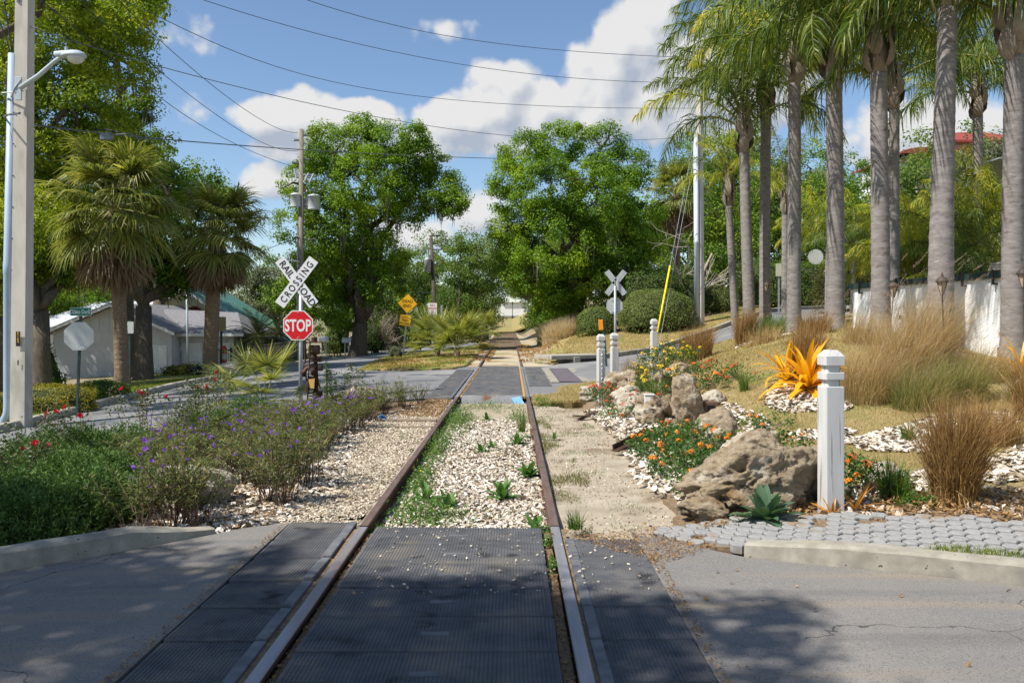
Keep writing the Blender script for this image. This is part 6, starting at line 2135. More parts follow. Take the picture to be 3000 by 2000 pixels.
# white building and lamp at the far end of the track
Yz = 210.0
k6 = Yz / F
wb = thing('white_building', 'bright white building front at the very end of the track', 'building', ((1184 - CX) * k6, Yz, CAMZ - (726 - HY) * k6))
part('wall', [box(60 * k6, 4, 34 * k6, (0, 2, 14 * k6))], m_signwhite, wb)
part('base', [box(62 * k6, .3, 3 * k6, (0, -.2, -.5 * k6))], m_conc, wb)
part('roof', [box(64 * k6, 5, 1.2 * k6, (0, 2, 31.6 * k6))], m_galv, wb)
lp = thing('lamp_post', 'tiny dark lamp post in front of the white building at the end of the track', 'lamp post', ((1177 - CX) * k6 * .98, Yz * .98, CAMZ - (729 - HY) * k6))
part('shaft', [tube([(0, 0, -.5), (0, 0, 3.1)], .09, 6)], m_dkpost, lp)
part('base', [lathe([(.2, -.3), (.2, .3), (.1, .6)], 8)], m_dkpost, lp)
part('lantern', [lathe([(.05, 3.0), (.22, 3.3), (.16, 3.7), (0, 3.85)], 8)], m_dkpost, lp)

# brick pier seen behind the hedge on the right
sp = G2((1642 - CX) / F * 58, 58)
bp = thing('brick_pier', 'red brick pier half hidden behind the hedges left of the palms', 'pier', sp)
m_brick = M('brick', (.26, .075, .05), (.36, .12, .08), 6, .9, .004, 50)
k_ = 58 / F
zt_ = CAMZ - (655 - HY) * k_ - sp[2]
part('core', [box(.96, .46, zt_ - .1, (0, 0, (zt_ - .1) / 2))], M('mortar', (.4, .37, .33), None, rough=.9), bp)
bmsh = mesh('brick', [box(.235, .5, .072)], m_brick)
for r_ in range(int((zt_ - .1) / .085)):
    zz_ = zt_ - .16 - r_ * .085
    if zz_ < zt_ - 1.6:
        break
    for q in range(4):
        obj('brick', bmsh, bp, loc=(-.375 + q * .25 + (.06 if r_ % 2 else -.06) * .3, 0, zz_))
part('cap', [box(1.2, .7, .1, (0, 0, zt_ - .05))], m_brick, bp)

# storm drain slab at the kerb
sp = G2(2.35, 34.3)
dr = thing('storm_drain', 'concrete storm drain slab with a dark mouth beside the far crossing', 'drain', sp, rot=(0, 0, R(30)))
part('slab', [bbox(2.6, 1.3, .16, (.1, .2, .20), .02)], m_conc_low, dr)
part('mouth', [box(1.1, .1, .14, (.7, -.46, .05))], m_signblack, dr)
part('side_block', [bbox(.3, .5, .3, (0, -.25, .06), .02)], m_conc_low, dr)

# ================================================================== ROCKS
m_rock = M('coral_rock', (.22, .155, .09), (.56, .46, .32), 7, .95, .05, 26, contrast=1.0, stretch=(1, 1, 1.7), extra=[((.58, .52, .42), 3.4, .55, .1), ((.085, .06, .04), 6, .56, .1), ((.30, .19, .09), 2.6, .6, .12)])
m_rockw = M('white_rock', (.34, .28, .20), (.62, .56, .46), 8, .95, .045, 24, contrast=.8, extra=[((.3, .24, .17), 3, .6, .1)])


def rock(label, base, size, seed, rz=0.0, tilt=0.0, mt=None, rough_=.24, wedge=0.0, sink=.45, sub=5, name='boulder', stretch_top=0, cat='rock', pits=.10):
    bm = bmesh.new()
    bmesh.ops.create_icosphere(bm, subdivisions=sub, radius=1)
    o3 = Vector((seed * 3.7, seed * 1.3, seed * 2.1))
    for v in bm.verts:
        d = v.co.normalized()
        n = mnoise.noise(d * 1.1 + o3) * rough_ * 1.6 + mnoise.noise(d * 2.6 + o3) * rough_ * .8 + abs(mnoise.noise(d * 5.5 + o3)) * rough_ * .5 + (.5 - abs(mnoise.noise(d * 9 + o3))) * .10 + (.5 - abs(mnoise.noise(d * 18 + o3))) * .06 + mnoise.noise(d * 34 + o3) * .03
        c_ = mnoise.noise(d * 3.4 + o3 * 2)
        pit = -pits * max(0, c_ - .22) * 4
        k = 1 + n + pit
        k += .07 * math.sin(d.z * 9 + 3 * mnoise.noise(d * 2 + o3)) * (1 - abs(d.z))
        v.co = Vector((d.x * size[0] * k, d.y * size[1] * k, d.z * size[2] * k * (1 + wedge * d.x)))
    V, Fc = from_bm(bm)
    if tilt:
        V = V @ roty(tilt).T
    me = mesh(name, [(V, Fc)], mt or m_rock, True)
    zmin = V[:, 2].min()
    o = obj(name, me, None, loc=(base[0], base[1], base[2] - zmin * sink if not stretch_top else base[2] - zmin * .8), rot=(0, 0, rz))
    tag(o, label, cat)
    return o


rock('large brown pitted boulder beside the big bollard', G2(2.06, 7.42), (.50, .34, .33), 4, -.1, R(-9), pits=.13, sub=6, wedge=.38, rough_=.2, sink=.6)
rock('low pale toe of rock at the left foot of the large brown boulder', G2(1.62, 7.18), (.21, .15, .10), 9, .3, R(8))
rock('dark pitted rock squeezed behind the big bollard', G2(2.72, 7.75), (.30, .26, .26), 12, .2, pits=.2)
rock('tall upright tan rock standing in the middle of the right bed', G2(2.56, 12.5), (.20, .19, .40), 6, .4, R(-14), pits=.12, rough_=.17, sink=.7)
rock('squat grey-tan rock just right of the upright rock', G2(2.62, 10.9), (.28, .24, .27), 7, .9)
rock('rough pale rock behind the large brown boulder', G2(2.62, 9.3), (.38, .26, .22), 8, .4, mt=m_rockw)
rock('round tan boulder in front of the chained bollard', G2(2.22, 17.0), (.36, .30, .31), 10, 0, pits=.15)
rock('small white-grey rock leaning on the round tan boulder', G2(2.12, 15.6), (.27, .2, .22), 11, .4, mt=m_rockw)
rock('pale flat rock left of the chained bollard', G2(1.72, 17.9), (.30, .22, .18), 13, 0, mt=m_rockw)
rock('brown rock behind the upright rock among red flowers', G2(2.95, 15.6), (.30, .24, .28), 14, .5)
rock('small tan rock left of the upright rock', G2(2.18, 13.3), (.26, .22, .26), 15, .1)
rock('pinkish pale rock below the yellow flowers', G2(2.05, 14.3), (.28, .2, .22), 16, .1, mt=m_rockw)
rock('whitish rock at the lawn edge right of the upright rock', G2(3.15, 13.4), (.18, .16, .14), 17, .1, mt=m_rockw)
rock('broad cracked boulder among the purple flowers in the left bed', G2(-3.1, 8.15), (.34, .26, .21), 18, .2, mt=m_rockw, pits=.14)
rock('whitish rock in the middle of the left bed near the road', G2(-3.05, 16.9), (.50, .3, .25), 19, .1, mt=m_rockw, pits=.18)
rock('small pale rock right of the big bollard among orange flowers', G2(3.38, 7.75), (.16, .14, .14), 20, .1, mt=m_rockw)
rock('angular white rock at the right of the near lawn', G2(3.95, 7.9), (.13, .11, .14), 21, .7, mt=m_rockw)
rock('pale rock ending the row at the far left kerb', Gd(650, 855) * 0 + G2(-10.6, 36.6, .1), (.45, .3, .3), 22, .7, mt=m_rockw)
rock('grey slab of rock at the foot of the darker palm', G2(-11.1, 33.9, .1), (.6, .3, .26), 23, .2, mt=m_conc_low)

# scraps of rusty rail and other bits
sc1 = thing('rusty_iron_scrap', 'bent rusty iron piece lying on the shells near the path', 'scrap iron', G2(1.58, 11.3, .02), rot=(0, 0, R(40)))
part('flange', [xf(bbox(.62, .12, .02, (0, 0, .05), .006), roty(R(-14)))], m_rust, sc1)
part('web', [xf(bbox(.60, .02, .09, (0, .04, .08), .006), roty(R(-14)))], m_rust, sc1)
sc1 = thing('rusty_iron_scrap', 'small rusty plate lying at the far end of the sand path', 'scrap iron', G2(1.36, 15.1, -.02), rot=(0, 0, R(20)))
part('plate', [xf(bbox(.36, .16, .018, (0, 0, .04), .005), roty(R(-22)))], m_rust, sc1)
part('tongue', [xf(bbox(.3, .1, .015, (-.16, -.02, .02), .005), roty(R(4)))], m_rust, sc1)
eb = thing('outlet_box', 'small white electric outlet box in the flower bed left of the upright rock', 'electric box', G2(2.12, 13.2))
part('post', [box(.05, .05, .36, (0, 0, .14))], m_white, eb)
part('box', [bbox(.15, .09, .12, (0, 0, .36), .012)], m_white, eb)
part('lid', [bbox(.16, .10, .02, (0, -.005, .43), .006)], m_white, eb)
vb = thing('valve_box', 'small brown box hidden behind the upright rock', 'box', G2(2.92, 12.6))
part('housing', [bbox(.20, .2, .3, (0, 0, .12), .012)], M('brown_metal', (.10, .06, .04), (.18, .11, .07), 8, .7), vb)
part('opening', [box(.1, .01, .16, (0, -.102, .14))], m_signblack, vb)
lt = thing('plastic_litter', 'crumpled blue plastic scrap on the gravel by the purple flowers', 'litter', G2(-2.2, 14.6, .0))
r_ = np.random.default_rng(5)
V, Fc = leaves(r_.normal(0, .028, (14, 3)) + [0, 0, .04], .07, r_, .3, None, .9)
part('film', [(V, Fc)], M('blue_film', (.03, .24, .62), (.05, .32, .7), 8, .4), lt)

# ================================================================== HEDGES AND SHRUBS
ml_box = ML('clipped_leaf', [(.07, .105, .025), (.125, .17, .04), (.20, .235, .065)], .2, .6, .2, clump=.45, cscale=1.2)
ml_box2 = ML('hedge_leaf', [(.035, .075, .012), (.08, .15, .02), (.15, .22, .03)], .3, clump=.4, cscale=1.0)
ml_brownhedge = ML('bronze_hedge_leaf', [(.05, .06, .02), (.12, .12, .03), (.2, .15, .05)], .25, clump=.4)
ml_yelhedge = ML('yellow_hedge_leaf', [(.10, .12, .015), (.24, .23, .025), (.38, .30, .035)], .3, clump=.5, cscale=1.5)
m_twig = M('twig', (.12, .08, .05), (.2, .14, .1), 12, .9)
m_core = M('hedge_inside', (.025, .035, .012), (.05, .06, .02), 8, .95)  # dark fill for the solid cores added inside the shrubs


def dome(label, base, size, n, ls, leaf, seed, rz=0.0, square=2.0, cat='shrub', name='clipped_shrub', rough_=.05, up=.3):
    """shrub: leaves packed over a rounded body, on short stems"""
    r = np.random.default_rng(seed)
    root = thing(name, label, cat, base, rot=(0, 0, rz))
    d = r.normal(0, 1, (n, 3))
    d /= np.linalg.norm(d, axis=1)[:, None]
    d[:, 2] = np.abs(d[:, 2]) * np.where(r.random(n) < .8, 1, -.35)
    k = (np.abs(d[:, 0]) ** square + np.abs(d[:, 1]) ** square + np.abs(d[:, 2]) ** square) ** (-1 / square)
    lump = np.array([mnoise.noise((q[0] * 2.6 + seed, q[1] * 2.6, q[2] * 2.6)) for q in d]) * rough_ * 2
    p = d * (k * (1 + lump) * (1 - np.abs(r.normal(0, rough_, n))))[:, None] * np.array(size)
    p[:, 2] += size[2] * .36
    V, Fc = leaves(p, ls, r, up, d * 1.3, .6, .55)
    part('foliage', [(V, Fc)], leaf, root, kind='stuff')
    bm = bmesh.new()
    bmesh.ops.create_icosphere(bm, subdivisions=3, radius=1)
    for v in bm.verts:
        q = v.co
        kk = (abs(q.x) ** square + abs(q.y) ** square + abs(q.z) ** square) ** (-1 / square)
        v.co = Vector((q.x * kk * size[0] * .86, q.y * kk * size[1] * .86, max(q.z * kk, -.3) * size[2] * .86 + size[2] * .36))
    V, Fc = from_bm(bm)
    part('dark_core', [(V, Fc)], m_core, root)  # opaque dark body added so the foliage cannot be seen through
    g = [tube([(x * size[0] * .4, y * size[1] * .4, -.2), (x * size[0] * .5, y * size[1] * .5, size[2] * .5)], .04, 5) for x, y in ((-1, 0), (.8, .3), (0, -.7), (.2, .7))]
    part('stems', g, m_twig, root)
    return root


def hd(label, dx, dyb, Yq, wpx, hpx, leaf, seed, n, ls=.07, depth=None, **k):
    b_ = G2((dx - CX) / F * Yq, Yq)
    k_ = Yq / F
    return dome(label, b_, (wpx * k_ / 2, depth or wpx * k_ / 2.2, hpx * k_ / 1.36), n, ls, leaf, seed, **k)


hd('large rounded clipped hedge bush below the dead tree', 1508, 752, 45.5, 178, 92, ml_box, 1, 15000, .085, rz=0.0, square=2.4)
hd('smaller rounded clipped bush left of the large clipped one', 1370, 764, 46, 92, 64, ml_box, 2, 9000, .085, square=2.4)
hd('dark rounded clipped bush right of the tall grey pole', 1640, 712, 50, 100, 60, ml_box, 3, 7000, .085, square=2.4)
hd('tall boxy hedge rising behind the large clipped bush', 1497, 735, 48.6, 140, 118, ml_box2, 4, 9000, .1, square=4, rough_=.08)
hd('unclipped leafy bush between the boxy hedge and the grey pole', 1585, 735, 48.5, 80, 130, ml_box2, 5, 3500, .12, rough_=.2)
hd('dark hedge behind the thin palm trunks', 1760, 712, 58, 130, 105, ml_box2, 6, 7000, .12, square=4, rough_=.1)
hd('dark clipped hedge right of the rectangular sign back', 1830, 695, 58, 120, 100, ml_box2, 7, 7000, .12, square=4, rough_=.1)
hd('brownish leafy hedge bank right of the round sign', 1985, 682, 44, 210, 110, ml_brownhedge, 8, 13000, .1, square=3.5, rough_=.1)
hd('hedge strip behind the white wall', 2130, 690, 33, 190, 78, ml_box2, 9, 9000, .09, square=4, rough_=.1)
hd('dark bushes behind the wall cap at the right', 2260, 690, 27, 160, 86, ml_box2, 10, 8000, .09, square=3, rough_=.15)
hd('dark bush filling the gap at the right edge behind the wall', 2380, 690, 24, 160, 120, ml_box2, 14, 6000, .09, square=3, rough_=.15)
hd('variegated yellow hedge at the foot of the concrete pole', 120, 945, 20.0, 190, 62, ml_yelhedge, 11, 9000, .055, square=3.4, rough_=.14, depth=.75, rz=.45)
hd('low dark green hedge behind the street name sign', 235, 905, 23.5, 120, 45, ml_box2, 12, 5000, .06, square=3, rough_=.15, depth=.7, rz=.5)
hd('yellow hedge left of the concrete pole at the picture edge', -60, 965, 19, 170, 66, ml_yelhedge, 13, 6000, .055, square=3, rough_=.14, depth=.8)
hd('rounded green shrub behind the white mailbox', 770, 822, 53, 62, 72, ml_far, 15, 3000, .11, rough_=.22)
hd('shrub right of the grey-topped mailbox', 855, 822, 54, 70, 72, ml_far, 16, 3000, .11, rough_=.22)
hd('dark red-brown shrub below the oak behind the mailboxes', 895, 812, 58, 60, 84, ml_brownhedge, 17, 2400, .13, rough_=.25)
hd('bright green bush inside the iron gate', 520, 846, 52, 70, 60, ml_oakG, 18, 2400, .1, rough_=.2)
hd('small grey-green bush at the foot of the dead end sign', 908, 836, 43, 34, 26, ml_olive, 19, 1200, .09, rough_=.3)
hd('low heap of cut branches beside the lamp post', 425, 862, 37, 110, 26, ml_yelhedge, 20, 1800, .12, rough_=.35)
hd('dark undergrowth at the left edge below the forked oak', 90, 880, 29.5, 110, 80, ml_box2, 22, 2600, .1, rough_=.25)
hd('dark leafy undergrowth along the left of the far track', 1085, 765, 70, 90, 60, ml_far, 23, 3000, .16, rough_=.3)
hd('green undergrowth right of the far track', 1262, 765, 66, 60, 50, ml_oakD, 24, 1600, .14, rough_=.3)
hd('low dark bush between the garage and the forked oak', 112, 880, 33, 40, 95, ml_box2, 25, 1500, .1, rough_=.3)

# garbage bag near the palm
o = rock('black garbage bag slumped beside the darker palm', G2((462 - CX) / F * 35.6, 35.6), (.42, .34, .26), 33, 0, mt=M('black_plastic', (.012, .013, .018), None, rough=.25, spec=.6), name='garbage_bag', cat='garbage bag', sub=4)

# junipers of the left bed
ml_jun = ML('juniper_leaf', [(.03, .065, .018), (.06, .12, .028), (.10, .18, .04), (.16, .24, .055)], .2, .6, .2, clump=.35, cscale=1.5)


def juniper(label, base, size, n, seed, rz=0.0):
    r = np.random.default_rng(seed)
    root = thing('juniper', label, 'shrub', base, rot=(0, 0, rz))
    d = r.normal(0, 1, (n, 3))
    d /= np.linalg.norm(d, axis=1)[:, None]
    d[:, 2] = np.abs(d[:, 2])
    p = d * np.array(size) * (r.uniform(.45, 1.02, n) ** .5)[:, None]
    # feathery sprays: each spray is a fan of needles
    m = 26
    az_ = np.arctan2(d[:, 1], d[:, 0])
    dr = np.stack([np.cos(az_) * .8, np.sin(az_) * .8, .55 + .3 * d[:, 2]], -1) + r.normal(0, .25, (n, 3))
    dr /= np.linalg.norm(dr, axis=1)[:, None]
    t = np.linspace(0, 1, m)
    q = p[:, None] + dr[:, None] * (t * .20)[None, :, None] + r.normal(0, .018, (n, m, 3))
    nd = dr[:, None] + r.normal(0, .75, (n, m, 3))
    nd /= np.linalg.norm(nd, axis=2)[..., None]
    sd = r.normal(0, 1, (n, m, 3))
    sd -= (sd * nd).sum(2)[..., None] * nd
    sd /= np.linalg.norm(sd, axis=2)[..., None]
    L, w_ = .036, .017
    V = np.stack([q - sd * w_ / 2, q + sd * w_ / 2, q + nd * L], 2).reshape(-1, 3)
    part('foliage', [(V, np.arange(len(V)).reshape(-1, 3))], ml_jun, root, kind='stuff')
    bm = bmesh.new()
    bmesh.ops.create_icosphere(bm, subdivisions=3, radius=1)
    for v in bm.verts:
        q_ = v.co
        v.co = Vector((q_.x * size[0] * .82, q_.y * size[1] * .82, max(q_.z, -.1) * size[2] * .8))
    part('dark_core', [from_bm(bm)], m_core, root)  # solid dark core added behind the sprays to block the view through
    g = [tube([(0, 0, -.05), (x * size[0] * .5, y * size[1] * .5, size[2] * .35), (x * size[0] * .9, y * size[1] * .9, size[2] * .5)], .012, 4) for x, y in ((1, 0), (-.7, .6), (-.6, -.7), (.4, .8), (.5, -.8))]
    part('branches', g, m_twig, root)
    return root


for k, (lab, x, y, s_, n) in enumerate([
    ('dark green feathery juniper at the lower left corner behind the kerb', -4.1, 7.0, (.60, .45, .36), 620),
    ('juniper behind the corner one, touching the purple-flowered stems', -3.75, 7.5, (.45, .42, .36), 480),
    ('juniper at the left picture edge below the roses', -4.9, 7.8, (.75, .6, .40), 760),
    ('low juniper under the left roses', -4.4, 8.8, (.6, .5, .36), 620),
    ('juniper outside the left edge beside the kerb', -5.0, 6.6, (.7, .55, .45), 520),
    ('juniper in the shade of the red roses near the road', -5.4, 9.6, (.8, .6, .4), 560),
    ('juniper beneath the leggy roses along the road edge of the left bed', -5.9, 11.2, (.7, .6, .42), 420),
    ('juniper in the far left of the bed near the tall rose', -5.2, 10.9, (.7, .55, .45), 420),
    ('juniper tuft in the middle of the left bed', -4.6, 12.8, (.5, .4, .42), 320),
    ('small upright juniper beside the young palmetto', -4.55, 14.9, (.34, .3, .42), 240)]):
    juniper(lab, G2(x, y, -.05), s_, n, 400 + k, k)

# upright conifer by the rusty signal
r = np.random.default_rng(77)
root = thing('conifer', 'slim dark green young conifer right of the rusty signal', 'shrub', G2(-3.45, 15.9))
p = []
for a, lean_, h_ in ((0, .0, .95), (.4, .45, .7), (2.5, -.1, .8), (1.2, .3, .6)):
    t = r.uniform(0, 1, 330)
    q = np.stack([np.cos(a) * lean_ * t, np.sin(a) * lean_ * t, t * h_], -1) + r.normal(0, 1, (330, 3)) * (.085 * (1 - t) + .02)[:, None]
    p.append(q)
V, Fc = leaves(np.concatenate(p), .07, r, .9, None, .25, .4)
part('foliage', [(V, Fc)], ml_jun, root, kind='stuff')
part('stem', [tube([(0, 0, -.1), (0, 0, .8)], .015, 5)], m_twig, root)

# ================================================================== PURPLE FLOWERED STEMS (left bed)
ml_rue = ML('narrow_leaf', [(.03, .055, .016), (.075, .115, .03), (.15, .18, .05), (.30, .24, .10)], .3, .55, .3, clump=.25, cscale=2)
m_ruestem = M('purple_stem', (.10, .055, .04), (.2, .13, .09), 12, .85)
m_purple = ML('purple_petal', [(.16, .05, .38), (.24, .09, .50), (.33, .14, .6)], .35, .6, .2, tint=(.9, .8, 1.0))
m_redpetal = ML('red_petal', [(.5, .008, .03), (.65, .015, .05)], .2, .5, .3, tint=(1, .7, .8))


def stem_bush(r, ns, h, spread, nl, ll, lw, red=.08):
    geos, lv = [], []
    pos, dirs = [], []
    for k in range(ns):
        a = r.uniform(0, 6.28)
        b0 = np.array([math.cos(a), math.sin(a), 0]) * r.uniform(0, .13)
        le = r.uniform(.0, spread)
        hh = h * r.uniform(.6, 1.08)
        az_ = a + r.normal(0, .5)
        pts = [b0]
        for i in range(1, 5):
            t = i / 4
            pts.append(b0 + np.array([math.cos(az_) * le * t ** 1.4 * hh, math.sin(az_) * le * t ** 1.4 * hh, hh * t * (1 - .12 * le * t)]) + r.normal(0, .012, 3))
        pts = np.array(pts)
        geos.append(tube(pts, [.0055, .005, .0045, .0035, .002], 3, False))
        for j in range(nl):
            t = r.uniform(.30, 1.0) ** .8
            q = np.array([np.interp(t, np.linspace(0, 1, 5), pts[:, c_]) for c_ in range(3)])
            pos.append(q)
            b_ = r.uniform(0, 6.28)
            dirs.append([math.cos(b_), math.sin(b_), r.uniform(-.1, 1.1)])
    pos, d = np.array(pos), np.array(dirs)
    d /= np.linalg.norm(d, axis=1)[:, None]
    n = len(pos)
    sd = np.cross(d, [0, 0, 1.0])
    sd /= np.linalg.norm(sd, axis=1)[:, None] + 1e-6
    L = (ll * r.uniform(.6, 1.2, n))[:, None]
    W = (lw * r.uniform(.7, 1.2, n))[:, None]
    drop = np.array([0, 0, -1.0]) * L * r.uniform(.05, .35, n)[:, None]
    V = np.stack([pos, pos + d * L * .45 + sd * W / 2, pos + d * L + drop, pos + d * L * .45 - sd * W / 2], 1).reshape(-1, 3)
    return geos, (V, np.arange(4 * n).reshape(-1, 4))


def flower_mesh(name, r_, n, mt, cup=.3, seed=1):
    V = [(0, 0, -.01)]
    f = []
    for k in range(n):
        a0, a1, a2 = (2 * math.pi * (k + d_) / n for d_ in (-.48, 0, .48))
        i = len(V)
        V += [(r_ * .72 * math.cos(a0), r_ * .72 * math.sin(a0), cup * r_ * .7), (r_ * math.cos(a1), r_ * math.sin(a1), cup * r_ * .55), (r_ * .72 * math.cos(a2), r_ * .72 * math.sin(a2), cup * r_ * .7)]
        f += [(0, i, i + 1, i + 2)]
    return mesh(name, [(np.array(V), np.array(f))], mt)


fl_purple = flower_mesh('flower', .030, 5, m_purple)
protos = []
for v in range(5):
    r = np.random.default_rng(500 + v)
    st_, lv_ = stem_bush(r, 26, .78, .66, 24, .115, .016)
    protos.append((mesh('stems', st_, m_ruestem), mesh('foliage', [lv_], ml_rue)))
spots = [(-3.02, 6.98), (-2.86, 7.25), (-2.62, 7.15), (-3.35, 7.5), (-3.0, 7.65), (-2.12, 7.95), (-2.3, 8.1), (-2.18, 8.9), (-2.5, 8.8), (-2.4, 9.6), (-2.9, 9.2), (-3.4, 9.0)]
r = np.random.default_rng(9)
mass = [(-2.6, 9.2), (-2.45, 11), (-2.55, 13), (-2.3, 15), (-1.85, 17.2), (-1.9, 17.9), (-3.2, 16.9), (-4.4, 14.9), (-5.0, 12.8), (-4.5, 10.6), (-3.9, 9.2)]
for q in sample(mass, 900, r):
    if all((q[0] - s_[0]) ** 2 + (q[1] - s_[1]) ** 2 > .40 ** 2 for s_ in spots):
        spots.append((q[0], q[1]))
RUE = ['purple-flowered shrub nearest the tapered tip of the left kerb', 'purple-flowered shrub right behind the one nearest the kerb tip', 'purple-flowered shrub at the kerb tip, its wiry stems bare at the foot',
       'shaded purple-flowered shrub beside the junipers at the front', 'purple-flowered shrub in front of the cracked boulder', 'bushy purple-flowered shrub standing free on the white shells nearest the gravel',
       'purple-flowered shrub just left of the free-standing one on the shells', 'second purple-flowered shrub along the gravel edge', 'purple-flowered shrub behind the cracked boulder, on its right',
       'third purple-flowered shrub along the gravel edge', 'purple-flowered shrub behind the cracked boulder', 'purple-flowered shrub behind the cracked boulder, on its left']
for k, (x, y) in enumerate(spots):
    v = k % 5
    lab_ = RUE[k] if k < len(RUE) else 'wiry purple-flowered shrub in the thick of the left bed'
    root = thing('flowering_shrub', lab_, 'flowering shrub', G2(x, y, -.06), rot=(0, 0, float(r.uniform(0, 6.28))), group='purple-flowered shrubs of the left bed')
    s_ = float(r.uniform(.8, 1.12)) * (1.0 if y < 14 else .86)
    root.scale = (s_, s_, s_ * (.95 if y < 9 and x > -3.3 else .78 if x > -3.2 else .62))
    obj('stems', protos[v][0], root)
    obj('foliage', protos[v][1], root, kind='stuff')
    for j in range(int(r.integers(1, 6)) if y < 15 else int(r.integers(0, 3))):
        a = r.uniform(0, 6.28)
        rad = r.uniform(.05, .42)
        obj('flower', fl_purple, root, loc=(rad * math.cos(a), rad * math.sin(a), .80 - .35 * rad + float(r.normal(0, .04))), rot=(r.normal(0, .6) + .7, r.normal(0, .5), r.uniform(-.7, .7)), scale=float(r.uniform(.8, 1.25)))

# roses
ml_rose = ML('rose_leaf', [(.025, .05, .016), (.05, .09, .025), (.09, .12, .035), (.15, .11, .05)], .25, .45, .4, clump=.3)
m_rosestem = M('rose_stem', (.16, .12, .08), (.3, .24, .18), 10, .85)
fl_red = flower_mesh('flower', .042, 6, m_redpetal, .9)
for k, (lab, x, y, h_, nf, ns) in enumerate([
    ('tall rose with three red blooms in front of the street name sign', -5.6, 10.6, .78, 4, 7),
    ('rose with two red blooms at the far left over the juniper', -5.0, 8.9, .55, 4, 7),
    ('leggy rose bush, its top over the foot of the scarred palm', -5.55, 12.6, .85, 3, 8),
    ('rose with a red bloom against the shaded road', -4.9, 13.2, .85, 3, 8),
    ('rose with a single high red bloom left of the young palmetto', -5.3, 15.2, .9, 3, 8),
    ('low rose without open blooms at the left picture edge', -5.0, 8.1, .66, 0, 7),
    ('leggy rose among the purple-flowered shrubs', -4.2, 11.0, .8, 1, 8),
    ('thin rose with reddish new leaves right of the conifer', -3.0, 15.7, .85, 0, 6)]):
    r = np.random.default_rng(600 + k)
    root = thing('rose_bush', lab, 'rose bush', G2(x, y, -.05))
    st_, lf_, tips = [], [], []
    for i in range(ns):
        a = r.uniform(0, 6.28)
        p = np.array([r.normal(0, .06), r.normal(0, .06), 0])
        d = np.array([math.cos(a) * .4, math.sin(a) * .4, 1.0])
        pts = [p]
        for j in range(6):
            d = d + r.normal(0, .22, 3)
            d[2] = abs(d[2]) + .3
            d /= np.linalg.norm(d)
            p = p + d * h_ / 6 * r.uniform(.75, 1.15)
            pts.append(p)
            if j > 1:
                sp_ = p + r.normal(0, .12, 3) + [0, 0, .06]
                st_.append(tube(np.array([p, (p + sp_) / 2 + r.normal(0, .01, 3), sp_]), [.004, .003, .002], 3, False))
                for _ in range(3 + 2 * j):
                    lf_.append(sp_ + r.normal(0, .055, 3))
        for _ in range(14):
            lf_.append(p + r.normal(0, .06, 3))
        tips.append(p)
        st_.append(tube(np.array(pts), np.linspace(.008, .003, 7), 4, False))
    part('stems', st_, m_rosestem, root)
    V, Fc = leaves(np.array(lf_), .045, r, .5, None, .65, .8)
    part('foliage', [(V, Fc)], ml_rose, root, kind='stuff')
    tips.sort(key=lambda q: -q[2])
    for j in range(nf):
        q = tips[j % len(tips)] + r.normal(0, .03, 3) + [0, 0, .03]
        o = obj('flower', fl_red, root, loc=q, rot=(r.normal(.7, .3), r.normal(0, .4), r.uniform(0, 6)))
        obj('inner_petals', fl_red, o, loc=(0, 0, .012), scale=.62, rot=(0, 0, .5))

# ================================================================== LANTANA (right bed)
ml_lant = ML('lantana_leaf', [(.025, .07, .012), (.05, .125, .02), (.10, .18, .03)], .3, .5, .3, clump=.3, cscale=2)
m_orange = M('orange_floret', (.72, .14, .008), (.85, .30, .01), 60, .6, contrast=.8)
m_yellow = M('yellow_floret', (.80, .50, .015), (.88, .62, .03), 60, .6)
m_red = M('red_floret', (.55, .02, .012), (.72, .10, .012), 60, .6, contrast=.8)


def umbel(name, mt):
    r = np.random.default_rng(3)
    pts = []
    for i in range(22):
        ph = math.acos(1 - .9 * (i + .5) / 22)
        th = i * 2.39996
        pts.append((.026 * math.sin(ph) * math.cos(th), .026 * math.sin(ph) * math.sin(th), .022 * math.cos(ph)))
    p = np.array(pts)
    V, Fc = leaves(p, .015, r, .2, p / .026 * 2, .9, .1)
    return mesh(name, [(V, Fc)], mt)


